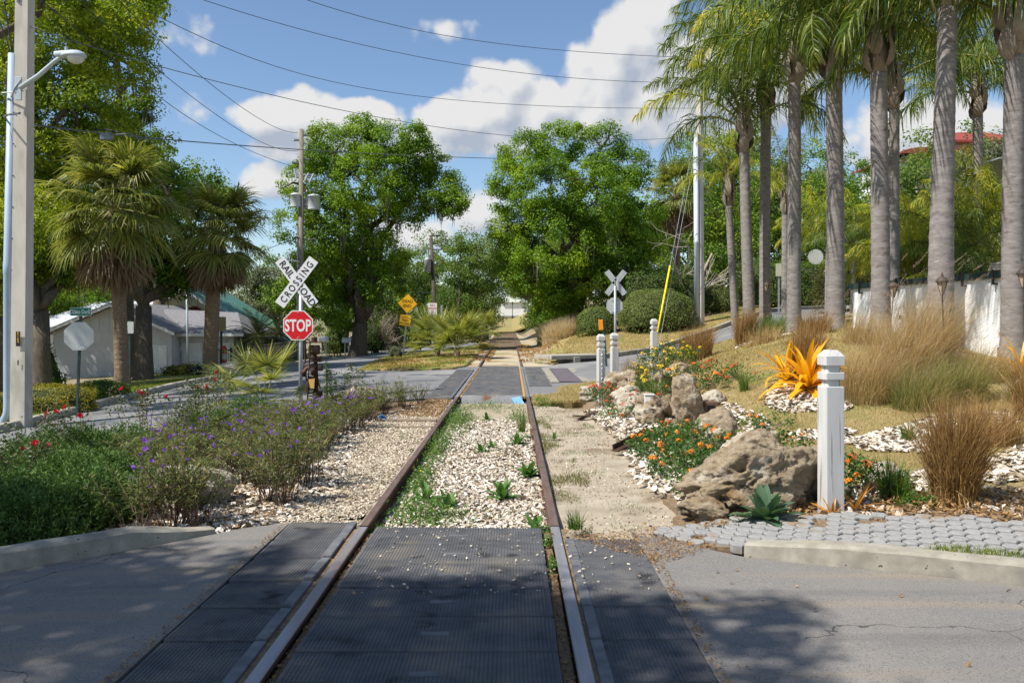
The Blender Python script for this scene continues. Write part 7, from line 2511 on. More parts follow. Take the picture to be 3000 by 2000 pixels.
um = {'o': umbel('flower_head', m_orange), 'y': umbel('flower_head', m_yellow), 'r': umbel('flower_head', m_red)}
lant = [  # label, x, y, rx, ry, h, leaves, heads, colours
    ('spreading orange lantana in front of the upright rock', 2.05, 10.7, .55, .95, .32, 2600, 26, 'oor'),
    ('orange lantana patch between the shells and the large boulder', 1.95, 9.1, .48, .7, .26, 1700, 20, 'ooo'),
    ('small orange lantana at the left end of the large boulder', 1.72, 8.0, .2, .4, .18, 420, 7, 'ooo'),
    ('tall yellow lantana behind the rocks', 2.95, 17.2, .7, .6, .72, 1700, 46, 'yyy'),
    ('yellow lantana in front of the lone far bollard', 3.5, 18.2, .5, .5, .62, 900, 26, 'yyy'),
    ('yellow and red lantana below the yellow ones', 2.6, 15.6, .5, .6, .5, 1100, 20, 'yyr'),
    ('red lantana left of the round tan boulder', 1.72, 16.3, .32, .5, .42, 700, 20, 'rrr'),
    ('straggly red lantana around the pale rocks', 2.1, 14.2, .45, .7, .3, 700, 15, 'rrr'),
    ('red and orange lantana right of the upright rock', 3.15, 14.7, .6, .7, .45, 900, 18, 'rro'),
    ('sparse lantana with dark red heads on the lawn edge', 3.7, 14.4, .4, .5, .3, 420, 8, 'rro'),
    ('thin lantana sprigs on the lawn behind the grey-tan rock', 3.25, 11.4, .6, .5, .22, 320, 3, 'ooo'),
    ('orange lantana on top of the pale rock behind the boulder', 2.9, 8.9, .22, .2, .42, 420, 6, 'ooo'),
    ('orange lantana right of the big bollard', 3.12, 7.65, .34, .25, .34, 800, 12, 'oor'),
    ('orange sprig between grey rock and lawn', 2.75, 10.1, .3, .4, .26, 420, 6, 'ooo')]
for k, (lab, x, y, rx, ry, h_, nl, nh, cs) in enumerate(lant):
    r = np.random.default_rng(700 + k)
    root = thing('lantana', lab, 'flowering plant', G2(x, y, -.01))
    nsp = max(9, nl // 34)
    a = r.uniform(0, 6.28, nsp)
    u = np.sqrt(r.uniform(0, 1, nsp))
    tips = np.stack([rx * u * np.cos(a), ry * u * np.sin(a), h_ * (1 - .55 * u ** 2) * r.uniform(.55, 1.1, nsp)], -1)
    tips[:, 2] += H(x + tips[:, 0], y + tips[:, 1]) - H(x, y)
    st_ = []
    for t_ in tips:
        b0 = t_ * np.array([.45, .45, 0]) + r.normal(0, .02, 3)
        b0[2] = float(H(x + b0[0], y + b0[1]) - H(x, y)) - .03
        st_.append(tube(np.array([b0, b0 * .4 + t_ * .6 + r.normal(0, .02, 3) + [0, 0, .03], t_]), [.005, .004, .0025], 3, False))
    part('stems', st_, m_rosestem, root)
    kk = r.integers(0, nsp, nl)
    lp_ = tips[kk] + r.normal(0, 1, (nl, 3)) * np.array([.065, .065, .05]) - np.array([0, 0, .02])
    V, Fc = leaves(lp_, .048, r, .7, None, .6, .6)
    part('foliage', [(V, Fc)], ml_lant, root, kind='stuff')
    for j in range(nh):
        q = tips[j % nsp] + r.normal(0, .02, 3) + [0, 0, .045]
        obj('flower_head', um[cs[r.integers(0, 3)]], root, loc=q, rot=(r.normal(-.1, .4), r.normal(0, .4), 0), scale=float(r.uniform(1.1, 1.8)) * (1.15 if 'y' in cs else 1.0))

# ================================================================== GRASSES
ml_tan = ML('dry_grass', [(.27, .175, .07), (.42, .30, .135), (.56, .43, .22)], .3, .6, .2, clump=.25, tint=(1, .95, .7))
ml_pale = ML('pale_dry_grass', [(.40, .31, .17), (.58, .48, .30), (.70, .60, .42)], .35, .6, .2, clump=.25, tint=(1, .95, .8))
ml_brown = ML('brown_grass', [(.14, .075, .025), (.30, .18, .065), (.50, .34, .15)], .25, .65, .2, clump=.25, tint=(1, .9, .6))
ml_tangreen = ML('half_green_grass', [(.10, .13, .03), (.24, .22, .07), (.42, .32, .13)], .3, .6, .2, clump=.4, tint=(1, 1, .6))
ml_green = ML('green_grass', [(.05, .11, .018), (.10, .18, .03), (.18, .24, .05)], .3, .5, .3, clump=.3)
m_plume = ML('seed_plume', [(.27, .17, .14), (.38, .27, .20), (.50, .40, .29)], .35, .7, .1, tint=(1, .9, .8))


def grass(label, base, n, L, rad, lean, leaf, seed, wd=.006, plumes=0, wind=(.0, 0), curl=1.0, name='grass_clump', group=None, cat='grass clump', two=None):
    r = np.random.default_rng(seed)
    root = thing(name, label, cat, base, group=group)

    def mk_(n, L, lean, wd, nm, leaf, seg=4):
        a = r.uniform(0, 2 * np.pi, n)
        u = np.sqrt(r.uniform(0, 1, n))
        b_ = np.stack([rad * u * np.cos(a), rad * u * np.sin(a), np.zeros(n)], -1)
        b_[:, 2] = H(base[0] + b_[:, 0], base[1] + b_[:, 1]) - base[2] - .02
        he = a + r.normal(0, 1.0, n)
        le = np.abs(r.normal(lean * .55, lean * .6, n)) * (.45 + .75 * u)
        vx, vy = np.cos(he) * le + wind[0], np.sin(he) * le + wind[1]
        he, le = np.arctan2(vy, vx), np.hypot(vx, vy)
        ln = L * (1.1 - .75 * r.random(n) ** 1.6)
        V, Fc = blades(b_, he, le, ln, np.full(n, wd) * r.uniform(.7, 1.3, n), r, seg, curl)
        part(nm, [(V, Fc)], leaf, root, kind='stuff')
        return V.reshape(n, -1, 3)[:, -2]
    mk_(n, L, lean, wd, 'blades', leaf)
    mk_(int(n * .12), L * .55, 2.6, wd, 'bent_blades', leaf)
    if two:
        mk_(int(n * .4), L * .6, lean * 1.2, wd, 'green_blades', two)
    if plumes:
        tips = mk_(plumes, L * 1.25, lean * .85, .004, 'stalks', ml_tan)
        d = tips / (np.linalg.norm(tips, axis=1)[:, None] + 1e-6)
        d[:, 0] += .7 + wind[0]
        d[:, 2] += .15
        d /= np.linalg.norm(d, axis=1)[:, None]
        m = 26
        t = np.linspace(0, .16, m)
        q = (tips[:, None] + d[:, None] * t[None, :, None]).reshape(-1, 3)
        jd = np.repeat(d, m, 0) * .8 + r.normal(0, .55, (len(q), 3))
        jd /= np.linalg.norm(jd, axis=1)[:, None]
        sd = np.cross(jd, r.normal(0, 1, jd.shape))
        sd /= np.linalg.norm(sd, axis=1)[:, None]
        V = np.stack([q - sd * .002, q + sd * .002, q + jd * .03], 1).reshape(-1, 3)
        part('seed_heads', [(V, np.arange(len(V)).reshape(-1, 3))], m_plume, root, kind='stuff')
    return root


W_ = (.36, .0)
for k, (lab, x, y, n, L, rad, le, lf, wd, pl, wind, two) in enumerate([
    ('tan fountain grass clump right behind the big bollard', 5.15, 12.4, 1900, .85, .40, .95, ml_tan, .0045, 60, W_, ml_tangreen),
    ('middle tan fountain grass clump in front of the white wall', 5.85, 12.9, 2200, 1.10, .42, .9, ml_tan, .0045, 80, W_, ml_tangreen),
    ('tallest tan fountain grass clump at the foot of the thickest palm', 6.55, 13.5, 2300, 1.34, .42, .85, ml_tan, .0045, 90, W_, ml_tangreen),
    ('half green grass clump at the front of the fountain grasses', 5.6, 11.7, 1500, .66, .36, 1.05, ml_tangreen, .0045, 30, W_, ml_green),
    ('second half green grass clump, right at the front of the fountain grasses', 6.2, 11.9, 1500, .74, .36, 1.05, ml_tangreen, .0045, 25, W_, ml_green),
    ('pale tan grass at the foot of the shadow-striped palm', 6.3, 15.4, 700, .66, .34, .8, ml_tan, .005, 34, W_, None),
    ('tan grass tuft between the two right palms before the white wall', 7.1, 12.9, 900, .62, .34, .95, ml_tan, .005, 24, W_, ml_green),
    ('green-bladed grass clump near the wall footing', 7.0, 11.4, 1100, .55, .34, 1.05, ml_tangreen, .0045, 14, W_, ml_green)]):
    grass(lab, G2(x, y), n, L, rad, le, lf, 800 + k, wd, pl, wind, two=two)
for k, (lab, x, y, n, L, rad, le, lf, wd, pl) in enumerate([
    ('big upright brown grass clump in the right foreground', 3.76, 7.25, 1900, .90, .17, .62, ml_brown, .0075, 0),
    ('brown grass clump at the right picture edge', 6.5, 10.4, 1500, .90, .34, .75, ml_brown, .006, 8),
    ('brown grass clump behind the big foreground one', 5.35, 9.5, 900, .55, .28, .8, ml_brown, .006, 6),
    ('upright brown grass behind the orange bromeliad', 4.85, 14.0, 1300, .80, .24, .45, ml_brown, .008, 10),
    ('brown grass clump at the foot of the second palm', 5.75, 21.0, 1200, .84, .24, .42, ml_brown, .009, 10),
    ('wide tan-brown grass clump right of the lone far bollard', 4.5, 20.9, 1500, .88, .38, .6, ml_brown, .009, 34),
    ('half green grass clump right of the palm-foot brown clump', 6.25, 20.6, 900, .58, .32, .75, ml_green, .009, 4),
    ('brown low grass before the palm right of the round sign', 6.1, 17.2, 700, .5, .34, .7, ml_brown, .008, 12),
    ('fine tan grass tuft with plumes behind the chained bollard', 2.75, 19.3, 600, .75, .22, .7, ml_tan, .007, 26),
    ('tan grass around the crest of the lawn', 5.2, 17.6, 500, .42, .36, .8, ml_tan, .007, 10)]):
    grass(lab, G2(x, y), n, L, rad, le, lf, 830 + k, wd, pl, (.05, 0))
for k, (lab, x, y, n, L, rad, le, lf, wd) in enumerate([
    ('green strappy tuft right of the big bollard', 3.32, 7.5, 130, .42, .08, .95, ml_green, .012),
    ('green tuft left of the foreground brown grass', 3.36, 7.38, 110, .32, .07, 1.0, ml_green, .010),
    ('green spiky tuft on the white shells behind the big bollard', 4.6, 9.9, 120, .26, .07, .95, ml_green, .012),
    ('thin green tuft on the lawn left of the orange bromeliad', 3.72, 13.7, 110, .5, .06, .9, ml_green, .008),
    ('green strap-leaved tuft between the pale rocks', 2.42, 14.6, 160, .5, .10, .8, ml_green, .014),
    ('green tuft at the right picture edge on the shells', 4.9, 7.6, 160, .42, .14, .9, ml_green, .010),
    ('grassy tuft inside the right rail near the far crossing', .15, 13.0, 70, .4, .05, .6, ml_green, .008),
    ('green tuft at the front of the right rail', .52, 6.95, 90, .16, .06, .9, ml_green, .009)]):
    grass(lab, G2(x, y, -.03), n, L, rad, le, lf, 860 + k, wd, name='grass_tuft', cat='grass tuft')
grass('tall dry grass bank under the right oak', G2(2.75, 48.5), 2400, 1.25, 1.0, .7, ml_pale, 890, .02, 0)
grass('dry grass behind the first dry bank', G2(2.6, 53.5), 1600, 1.3, 1.0, .7, ml_pale, 891, .035, 0)

# orange bromeliads
ml_bro = ML('bromeliad_leaf', [(.42, .15, .01), (.72, .38, .012), (.80, .50, .03), (.62, .44, .03)], .35, .35, .5, clump=.35, tint=(1.1, .9, .5))


# green at the base of each leaf, orange along it, a dry reddish tip
t_ = ml_bro.node_tree
pb_ = t_.nodes['Principled BSDF']
old_ = pb_.inputs['Base Color'].links[0].from_socket
tc_ = t_.nodes.new('ShaderNodeTexCoord')
ln0 = t_.nodes.new('ShaderNodeVectorMath')
ln0.operation = 'LENGTH'
t_.links.new(tc_.outputs['Object'], ln0.inputs[0])
for lo_, hi_, col_ in ((.30, .02, (.16, .20, .02, 1)), (.56, .74, (.34, .10, .02, 1))):
    mr_ = t_.nodes.new('ShaderNodeMapRange')
    mr_.inputs[1].default_value = lo_
    mr_.inputs[2].default_value = hi_
    t_.links.new(ln0.outputs['Value'], mr_.inputs[0])
    mx_ = t_.nodes.new('ShaderNodeMix')
    mx_.data_type = 'RGBA'
    t_.links.new(math_(t_, 'MULTIPLY', mr_.outputs[0], .8), mx_.inputs[0])
    t_.links.new(old_, mx_.inputs[6])
    mx_.inputs[7].default_value = col_
    old_ = mx_.outputs[2]
t_.links.new(old_, pb_.inputs['Base Color'])


def strap_mesh(L, w_, e0, bend, seed, mt, name='leaf'):
    m_ = 9
    s = np.linspace(0, 1, m_)
    e = e0 - bend * s ** 1.4
    st = L / (m_ - 1)
    x = np.concatenate([[0], np.cumsum(np.cos(e[:-1]) * st)])
    z = np.concatenate([[0], np.cumsum(np.sin(e[:-1]) * st)])
    wv = w_ * .5 * np.array([.75, 1, 1, 1, .95, .85, .7, .45, .03])
    V = []
    for i in range(m_):
        nx, nz = -math.sin(e[i]), math.cos(e[i])
        V += [(x[i] + nx * wv[i] * .35, -wv[i], z[i] + nz * wv[i] * .35), (x[i], 0, z[i]), (x[i] + nx * wv[i] * .35, wv[i], z[i] + nz * wv[i] * .35)]
    f = np.array([(3 * i + j, 3 * i + j + 1, 3 * i + j + 4, 3 * i + j + 3) for i in range(m_ - 1) for j in range(2)])
    return mesh(name, [(np.array(V), f)], mt, True)


def rosette(label, base, leavesets, n, seed, name, cat, size=1.0, rz0=0.0):
    r = np.random.default_rng(seed)
    root = thing(name, label, cat, base)
    for k in range(n):
        e = min(len(leavesets) - 1, int(len(leavesets) * k / n))
        a = k * 2.39996 + r.normal(0, .2) + rz0
        obj('leaf', leavesets[e][r.integers(0, len(leavesets[e]))], root, loc=(.015 * math.cos(a), .015 * math.sin(a), .01 * (n - k) / n), rot=(r.normal(0, .12), r.normal(0, .1), a), scale=size * r.uniform(.8, 1.12))
    return root


bro = [[strap_mesh(.72, .088, R(e), b2, 1, ml_bro) for b2 in (b_, b_ * 1.25)] for e, b_ in ((80, .5), (62, 1.0), (45, 1.3), (25, 1.6), (5, 1.1))]
rosette('bright orange bromeliad with long strap leaves behind the big bollard', G2(4.55, 13.1), bro, 44, 1, 'bromeliad', 'plant', 1.14)
rosette('smaller orange bromeliad tucked behind the brown grass', G2(4.45, 13.8), bro, 16, 2, 'bromeliad', 'plant', .95)
rosette('orange bromeliad cut by the right picture edge', G2(7.75, 12.95), bro, 18, 3, 'bromeliad', 'plant', .95)
ml_sp = ML('spear_leaf', [(.3, .10, .02), (.45, .2, .03), (.2, .14, .03)], .2, .4, .4)
sp_ = [[strap_mesh(.24, .03, R(e), .5, 1, ml_sp)] for e in (60, 30, 5)]
rosette('small reddish spiky rosette right at the foot of the big bollard', G2(2.62, 6.98), sp_, 10, 4, 'spiky_rosette', 'plant', .8)
rosette('second reddish spiky rosette right of the big bollard', G2(2.86, 7.12), sp_, 12, 5, 'spiky_rosette', 'plant', 1.2)

# broad-leaved rosettes (mullein) between the rails and at the boulder
ml_mul = ML('soft_leaf', [(.05, .12, .03), (.085, .19, .04), (.13, .25, .06)], .25, .55, .3, clump=.4, cscale=3)
ml_mulb = ML('grey_green_leaf', [(.045, .095, .05), (.07, .14, .07), (.11, .19, .09)], .2, .6, .3, clump=.4)
mu = [[strap_mesh(.22, .07, R(e), b2, 1, ml_mul)] for e, b2 in ((75, .35), (52, .55), (30, .7), (10, .6))]
mub = [[strap_mesh(.22, .075, R(e), b2, 1, ml_mulb)] for e, b2 in ((78, .35), (55, .6), (32, .8), (8, .6))]
rosette('grey-green broad-leaved plant in front of the large boulder', G2(2.03, 6.86), mub, 40, 11, 'broad_leaf_plant', 'plant', 1.35)
for k, (lab, x, y, n, s_) in enumerate([
    ('green rosette in the middle of the shells between the rails', -.10, 8.55, 22, .95),
    ('green rosette hard against the right rail', .18, 9.75, 22, 1.0),
    ('green rosette by the right rail near the near panels', .20, 7.28, 10, .72),
    ('dark green leafy rosette against the right rail further up', .08, 12.3, 20, .9),
    ('flat green rosette left of the centre shells', -.62, 8.15, 12, .8),
    ('leafy green weed rosette by the left rail', -.86, 8.5, 14, .85),
    ('small rosette between the rails far up', -.42, 11.6, 10, .7),
    ('rosette of pale leaves beyond the right rail', .62, 12.6, 8, .6),
    ('small green rosette on the shells left of the middle', -.28, 11.9, 9, .7),
    ('broad leaves near the end plate inside the rails', -.45, 15.3, 10, .8)]):
    rosette(lab, G2(x, y, -.12 if x < .36 else -.07), mu, n, 30 + k, 'leaf_rosette', 'weed', s_)
ml_weed = ML('weed_leaf', [(.04, .11, .015), (.08, .18, .025), (.15, .25, .04)], .35, .5, .3, clump=.3)


def weed(label, base, rx, ry, h_, n, seed, ls=.035, name='weed_patch', flowers=0):
    r = np.random.default_rng(seed)
    root = thing(name, label, 'weed', base)
    p = r.normal(0, 1, (n, 3)) * np.array([rx * .5, ry * .5, 0])
    p[:, 2] = np.abs(r.normal(0, .5, n)) * h_ * np.exp(-(p[:, 0] / rx) ** 2 - (p[:, 1] / ry) ** 2)
    V, Fc = leaves(p, ls, r, .8, None, .5, .6)
    part('foliage', [(V, Fc)], ml_weed, root, kind='stuff')
    k = r.integers(0, n, max(4, n // 30))
    part('stems', [tube(np.array([p[i] * [.5, .5, 0] + [0, 0, -.02], p[i]]), .002, 3, False) for i in k], m_twig, root)
    if flowers:
        q = p[np.argsort(-p[:, 2])[:flowers * 6:6]] + [0, 0, .02]
        V, Fc = leaves(q, .02, r, 1, None, .9, .4)
        part('flowers', [(V, Fc)], m_yellow, root)
    return root


for k, a in enumerate([
    ('leafy weed clump inside the left rail by the near panels', G2(-.78, 7.7, -.12), .38, .5, .24, 1300, 0),
    ('ferny weeds along the left rail below its middle', G2(-1.0, 9.2, -.12), .16, 1.0, .2, 1200, 8),
    ('ferny weeds along the left rail above its middle', G2(-1.02, 11.6, -.12), .17, 1.7, .24, 1500, 0),
    ('feathery light green weed mass by the left rail near the far crossing', G2(-.92, 14.6, -.12), .26, 1.9, .36, 2000, 0),
    ('weeds under the end plate of the far crossing', G2(-.5, 17.6, -.12), .6, .6, .2, 700, 0),
    ('orange-flowered weed inside the right rail', G2(.1, 15.4, -.12), .22, .5, .3, 420, 4),
    ('weeds at the end of the right rail by the grass', G2(.62, 17.6, -.05), .22, .6, .2, 500, 0),
    ('weeds in the corner of the left rail and near panel', G2(-1.1, 7.1, -.1), .10, .12, .1, 160, 0),
    ('weeds in the corner of the right rail and near panel', G2(.22, 7.02, -.1), .10, .12, .12, 160, 0),
    ('weeds between the right rail and the near panel, first tuft', G2(.275, 6.55, -.03), .03, .12, .06, 90, 0),
    ('weeds between the right rail and the near panel, second tuft', G2(.28, 5.95, -.03), .03, .15, .06, 90, 0),
    ('green mat at the foot of the brown foreground grass', G2(3.42, 7.2, .0), .2, .12, .12, 420, 0),
    ('green weeds in front of the round tan boulder', G2(1.72, 14.9, .0), .22, .3, .2, 320, 0)]):
    weed(*a[:6], 900 + k, flowers=a[6])

# ================================================================== LOOSE STUFF: shells, litter, grass
ml_shell = ML('oyster_shell', [(.22, .16, .10), (.48, .40, .30), (.64, .57, .48), (.75, .71, .64)], 0, .6, .3, clump=.15)
ml_peb = ML('pebble', [(.30, .23, .155), (.50, .42, .31), (.68, .61, .49)], 0, .8, .2, clump=.15)
ml_litter = ML('dry_leaf', [(.16, .085, .03), (.30, .17, .07), (.42, .27, .12)], .15, .7, .2, clump=.2, tint=(1, .9, .7))
a_ = np.linspace(0, 2 * np.pi, 7)[:-1]
shellV = np.vstack([[0, 0, .16], np.stack([np.cos(a_) * np.array([1.25, .8, .7, 1.0, .75, .8]) * .5, np.sin(a_) * .5 * np.array([1, .9, .8, 1, .8, 1.1]), [.02, -.03, .05, -.02, .04, -.04]], -1)])
shellF = np.array([(0, k + 1, (k + 1) % 6 + 1) for k in range(6)])


def scatter(name, label, poly, n, size, mt, off, seed, tilt=.5, squash=1.0, kind='stuff', base=(shellV, shellF), lo=.45, hi=1.5, dens=None, hfun=None):
    r = np.random.default_rng(seed)
    q = sample(poly, n, r)
    if dens is not None:
        keep = r.random(len(q)) < dens(q[:, 0], q[:, 1])
        q = q[keep]
    m_ = rand_rots(len(q), tilt, r)
    s = size * r.uniform(lo, hi, len(q))
    sc3 = np.stack([s, s * r.uniform(.6, 1, len(q)), s * squash], -1)
    Mx = m_ * sc3[:, None, :]
    z = (hfun or H)(q[:, 0], q[:, 1]) + off
    T = np.column_stack([q, z + np.abs(r.normal(0, size * .15, len(q)))])
    V, fs = inst(base, Mx, T)
    o = obj(name, mesh(name, [(V, fs)], mt), None, kind=kind)
    o['label'] = label
    o['category'] = name.replace('_', ' ')
    return o


def ndens(sc_, lo, hi, seed=0.0):
    def f(x, y):
        v = np.array([mnoise.noise((a * sc_ + seed, b * sc_ * .6, seed)) for a, b in zip(x, y)])
        return sstep(lo, hi, v)
    return f


shell_c = [(-1.12, 7.02), (.30, 7.02), (.30, 14.6), (-.2, 15.6), (-1.0, 14.8), (-1.12, 12)]
scatter('oyster_shells', 'white oyster shells filling the bed between the rails', shell_c, 17000, .044, ml_shell, -.115, 1, dens=lambda x, y: np.clip(1.25 - sstep(12.5, 15.5, y), .06, 1) * (.35 + .65 * sstep(-1.15, -.85, x)))
scatter('fine_gravel', 'tan shell gravel left of the left rail', [(-2.75, 7.3), (-1.3, 7.22), (-1.3, 18.3), (-1.75, 18.4), (-2.3, 15.5), (-2.5, 12.5), (-2.4, 9.5)], 26000, .024, ml_peb, -.04, 2, lo=.4, hi=1.7, tilt=.5)
scatter('oyster_shells', 'white oyster shells under the purple-flowered shrubs of the left bed', [(-4.4, 6.1), (-2.5, 6.8), (-1.9, 7.3), (-1.75, 8.6), (-2.2, 12), (-2.4, 15.5), (-3.2, 15), (-3.6, 10), (-4.4, 7.2)], 7500, .065, ml_shell, -.045, 3)
scatter('oyster_shells', 'drift of oyster shells between the sand path and the rocks', [(1.52, 7.6), (1.85, 7.8), (2.3, 9.6), (2.4, 12), (2.5, 15), (2.2, 16.9), (1.35, 16.2), (1.42, 14), (1.5, 12.4), (1.42, 10.5), (1.3, 9)], 5200, .07, ml_shell, -.01, 4, dens=lambda x, y: .25 + .75 * sstep(1.38, 1.72, x + .08 * np.sin(y * 3)))
scatter('oyster_shells', 'oyster shells along the back of the hexagonal pavers', [(2.7, 6.98), (4.0, 6.72), (6.5, 6.3), (6.5, 7.2), (4.6, 7.75), (3.2, 7.95), (2.8, 7.3)], 1500, .07, ml_shell, .0, 5, dens=ndens(1.6, -.25, .3, 2))
for k, (lab, poly, n) in enumerate([
    ('white shells under the orange bromeliad', [(3.9, 12.1), (4.7, 11.9), (5.2, 12.6), (5.0, 13.5), (4.0, 13.4), (3.75, 12.7)], 1500),
    ('crescent of white shells on the lawn behind the big bollard', [(3.95, 9.55), (4.5, 9.25), (5.2, 9.6), (6.0, 10.4), (6.4, 10.2), (6.6, 10.8), (5.6, 11.1), (4.5, 10.5), (3.95, 10.2)], 2600),
    ('patch of white shells left of the big bollard on the lawn', [(3.4, 10.55), (3.95, 10.3), (4.3, 10.6), (4.2, 11.0), (3.6, 11.0)], 600),
    ('white shells at the right picture edge', [(4.4, 7.7), (5.4, 8.2), (6.4, 8.9), (6.2, 9.6), (5.2, 9.0), (4.3, 8.3)], 900),
    ('white shells below the palm-foot grasses', [(5.2, 20.0), (6.6, 19.2), (7, 19.8), (5.6, 20.6)], 500),
    ('white shells around the rocks right of the upright rock', [(2.7, 10.2), (3.3, 10.6), (3.6, 11.8), (3.4, 13.2), (2.9, 13.4), (2.75, 12)], 700),
    ('white shells in front of the angular white rock', [(3.2, 7.8), (4.2, 7.7), (4.3, 8.3), (3.5, 8.4)], 400)]):
    scatter('oyster_shells', lab, poly, n, .075, ml_shell, .012, 20 + k, tilt=.45)
leafV = np.array([(-.5, 0, 0), (-.05, .24, .08), (.5, 0, -.02), (-.05, -.24, .06)])
leafF = np.array([(0, 1, 2, 3)])
lf = (leafV, leafF)
scatter('leaf_litter', 'brown leaf litter along the back of the pavers and the big bollard', [(1.5, 6.75), (2.6, 6.75), (4.2, 6.4), (6, 5.9), (6, 7.0), (4.2, 7.5), (2.8, 7.4), (1.7, 7.1)], 3600, .045, ml_litter, .03, 40, .5, base=lf)
scatter('leaf_litter', 'leaf crumbs beside the right near panels', [(.98, 5.9), (1.35, 6.2), (1.6, 6.4), (2.2, 6.4), (2.4, 6.9), (1.5, 7.1), (.45, 6.65), (.7, 6.3)], 4200, .020, ml_litter, -.005, 41, .5, base=lf)
scatter('leaf_litter', 'dry leaves on the road edge beside the right near panels', [(.975, 3.6), (1.03, 3.6), (1.06, 6.2), (.985, 6.2)], 420, .02, ml_litter, -.012, 42, .5, base=lf)
scatter('leaf_litter', 'dry leaves in the slots beside the near rails', [(.245, 3), (.305, 3), (.305, 6.95), (.245, 6.95)], 420, .022, ml_litter, -.045, 43, .5, base=lf)
scatter('leaf_litter', 'dry leaves in the slot beside the left near rail', [(-1.165, 3), (-1.115, 3), (-1.115, 6.95), (-1.165, 6.95)], 420, .022, ml_litter, -.045, 44, .5, base=lf)
scatter('leaf_litter', 'dry leaves along the left edge of the near panels', [(-1.92, 3.6), (-1.865, 3.6), (-1.865, 7.1), (-1.92, 7.1)], 420, .02, ml_litter, -.012, 45, .5, base=lf)
scatter('leaf_litter', 'brown leaves under the purple-flowered shrubs', [(-4.2, 6.2), (-2.4, 6.9), (-2, 7.4), (-2.3, 9), (-4, 8)], 1500, .05, ml_litter, -.035, 46, .5, base=lf)
scatter('leaf_litter', 'brown leaves on gravel near the far crossing', [(-2.1, 15.4), (-1.3, 15), (-1.3, 18.4), (-1.8, 18.5)], 1400, .05, ml_litter, -.03, 47, .5, base=lf)
scatter('leaf_litter', 'orange-brown leaf drifts along the far rails', [(-1.8, 34), (-.9, 34), (-.9, 60), (-1.8, 60)], 2400, .11, ml_litter, -.03, 48, .5, base=lf, dens=ndens(.5, -.2, .2, 5))
scatter('leaf_litter', 'orange-brown leaf drifts right of the far track', [(.3, 34), (3.0, 37), (3.4, 47), (.4, 60)], 3800, .11, ml_litter, .02, 49, .5, base=lf, dens=ndens(.45, -.25, .25, 8))
scatter('leaf_litter', 'brown leaves on the roadside island', [(-5.6, 32.3), (-6.2, 40), (-2, 46), (-1.9, 32), (-2.4, 30.4)], 3200, .10, ml_litter, .035, 50, .5, base=lf, dens=ndens(.5, -.3, .25, 3))
scatter('leaf_litter', 'golden leaf dust along the far crossing rails', [(-1.16, 19.2), (-1.1, 19.2), (-1.1, 31), (-1.16, 31)], 500, .04, ml_litter, -.01, 51, .5, base=lf)
scatter('leaf_litter', 'crumbs and chips strewn over the near rubber panels', [(-1.0, 5.2), (.98, 5.2), (.98, 6.6), (-1.0, 6.9)], 260, .018, ml_peb, .004, 52, .5, base=(shellV, shellF))
scatter('leaf_litter', 'stray dead leaves lying on the near road', [(1.1, 3.4), (5, 3.4), (5, 4.6), (2, 5.8), (1.1, 6)], 30, .035, ml_litter, -.012, 53, .6, base=lf)


def grass_cover(name, label, poly, n, L, wd, leaf, off, seed, lean=.7, dens=None, seg=2):
    r = np.random.default_rng(seed)
    q = sample(poly, n, r)
    if dens is not None:
        q = q[r.random(len(q)) < dens(q[:, 0], q[:, 1])]
    n = len(q)
    b_ = np.column_stack([q, H(q[:, 0], q[:, 1]) + off])
    V, Fc = blades(b_, r.uniform(0, 6.28, n), np.abs(r.normal(lean, .35, n)), L * r.uniform(.5, 1.3, n), wd * r.uniform(.7, 1.3, n), r, seg)
    o = obj(name, mesh(name, [(V, Fc)], leaf), None, kind='stuff')
    o['label'] = label
    o['category'] = 'grass'
    return o


ml_lawn = ML('dry_lawn', [(.22, .17, .06), (.36, .28, .115), (.47, .37, .17), (.19, .21, .06)], .25, .7, .2, clump=.55, cscale=.9, tint=(1, 1, .65))
ml_lawn2 = ML('greener_lawn', [(.10, .16, .02), (.20, .24, .035), (.34, .30, .06)], .3, .6, .2, clump=.5, cscale=.7)
near_lawn = [(2.6, 8.5), (2.9, 12), (3.2, 16), (4, 17.5), (6, 16), (7, 13), (7.2, 10), (6.5, 8), (4.6, 7.8)]
grass_cover('lawn_grass', 'short dry straw-coloured lawn behind the big bollard', near_lawn, 60000, .045, .006, ml_lawn, -.002, 1)
grass_cover('lawn_grass', 'dry lawn further up between grasses and road', [(3, 16), (6.5, 14.5), (9.5, 18), (11, 26), (9, 29.5), (5.5, 26), (2.6, 23), (2.9, 18)], 26000, .06, .012, ml_lawn, -.002, 2)
grass_cover('lawn_grass', 'straw-coloured grass beside the far crossing', [(.48, 17.2), (1.5, 17.9), (2.6, 18.5), (2.4, 22.8), (1.3, 21.9), (1.02, 19.3), (.48, 19.3)], 9000, .07, .009, ml_lawn, -.02, 3)
grass_cover('verge_grass', 'sunny green grass verge along the left kerb', [(-15, 12.0), (-10.8, 15), (-9.85, 16.1), (-10.1, 19), (-10.7, 23), (-11.3, 28), (-11.3, 34), (-12.5, 34), (-13, 26), (-14, 21), (-18, 16)], 30000, .08, .013, ml_lawn2, .05, 4)
grass_cover('slope_grass', 'leaf-strewn dry grass slope right of the far track', [(1.9, 34.2), (4.1, 36.6), (6.3, 39.2), (10, 43.5), (16, 51), (10, 54), (3.6, 50), (2.6, 42)], 26000, .08, .02, ml_lawn, .03, 5)
grass_cover('slope_grass', 'green grass flecks beside the far track', [(.9, 33), (2.6, 34.5), (2.8, 44), (.9, 44)], 6000, .09, .02, ml_lawn2, .0, 6, dens=ndens(.6, .05, .3, 11))
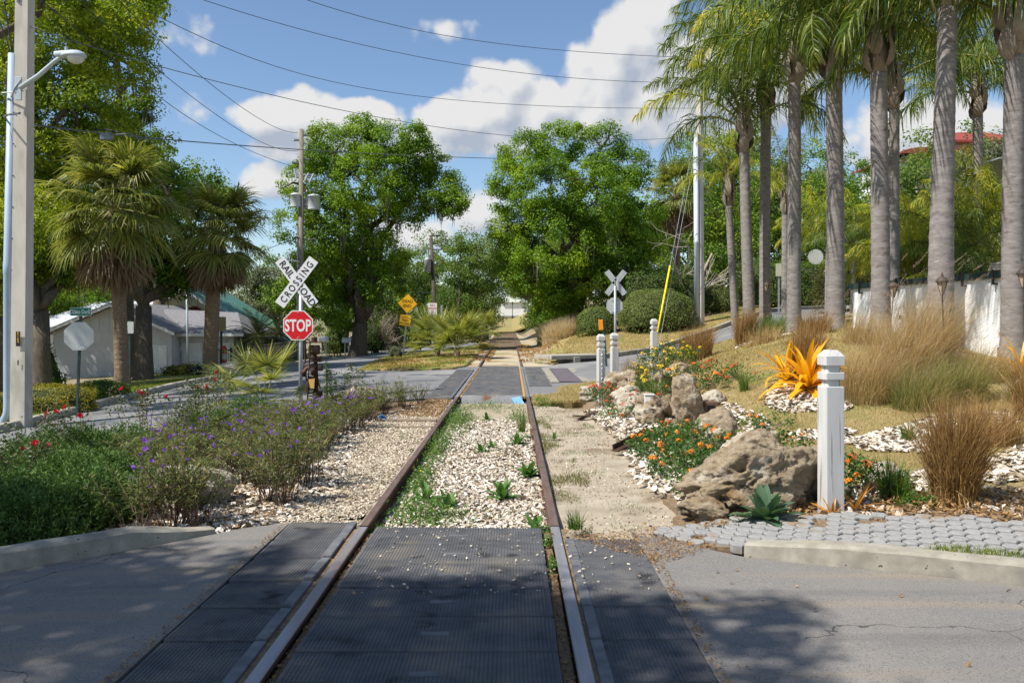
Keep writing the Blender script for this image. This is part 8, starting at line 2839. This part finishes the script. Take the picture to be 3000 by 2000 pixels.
grass_cover('slope_grass', 'yellowish grass on the roadside island', [(-5.7, 32.3), (-6.3, 40), (-6.4, 46), (-4, 50), (-1.9, 45), (-1.8, 31.8), (-3, 30)], 12000, .09, .02, ml_lawn2, .02, 7, dens=ndens(.5, -.3, .2, 6))
grass_cover('path_grass', 'small green grass tufts growing in the sand path', [(.42, 6.75), (1.4, 6.95), (1.5, 8.5), (1.4, 13), (1.2, 16.5), (.42, 17)], 15000, .035, .005, ml_green, -.075, 8, dens=ndens(2.6, .08, .45, 4))
scatter('path_pebbles', 'small stones and twigs scattered over the sand path', path_r, 2600, .014, ml_peb, -.068, 61, tilt=.6, lo=.4, hi=2.2)
scatter('path_pebbles', 'dark chips scattered over the sand path', path_r, 900, .016, ml_litter, -.066, 62, tilt=.6, lo=.4, hi=2.0)
grass_cover('path_grass', 'dark grass fringe along the outside of the right rail', [(.40, 6.8), (.66, 7), (.86, 9.5), (.70, 13), (.42, 17)], 9500, .045, .006, ML('fringe_grass', [(.09, .10, .03), (.16, .17, .05), (.25, .2, .09)], .25, .6, .2), -.075, 9, dens=ndens(1.9, -.1, .35, 7))
grass_cover('path_grass', 'thin green sprouts among the shells between the rails', [(-1.1, 7.1), (.28, 7.1), (.28, 18), (-1.1, 18)], 6000, .05, .006, ml_weed, -.115, 10, dens=ndens(1.8, .1, .45, 9))
grass_cover('path_grass', 'thin sprouts on the gravel left of the rail', [(-2.5, 7.4), (-1.32, 7.3), (-1.32, 18), (-2.3, 15)], 4000, .04, .006, ml_green, -.045, 11, dens=ndens(2.2, .15, .5, 12))
scatter('leaf_litter', 'leaf crumbs in the joints of the hexagonal pavers', [(2.0, 6.2), (4.4, 5.3), (5, 6.0), (3.4, 6.6), (2.1, 6.9)], 3200, .016, ml_litter, .045, 54, .5, base=lf)
grass_cover('path_grass', 'dry grass strip on top of the right kerb', [(2.75, 5.80), (4.2, 5.2), (4.3, 5.36), (3.0, 5.9)], 1500, .05, .006, ml_lawn2, .09, 12)
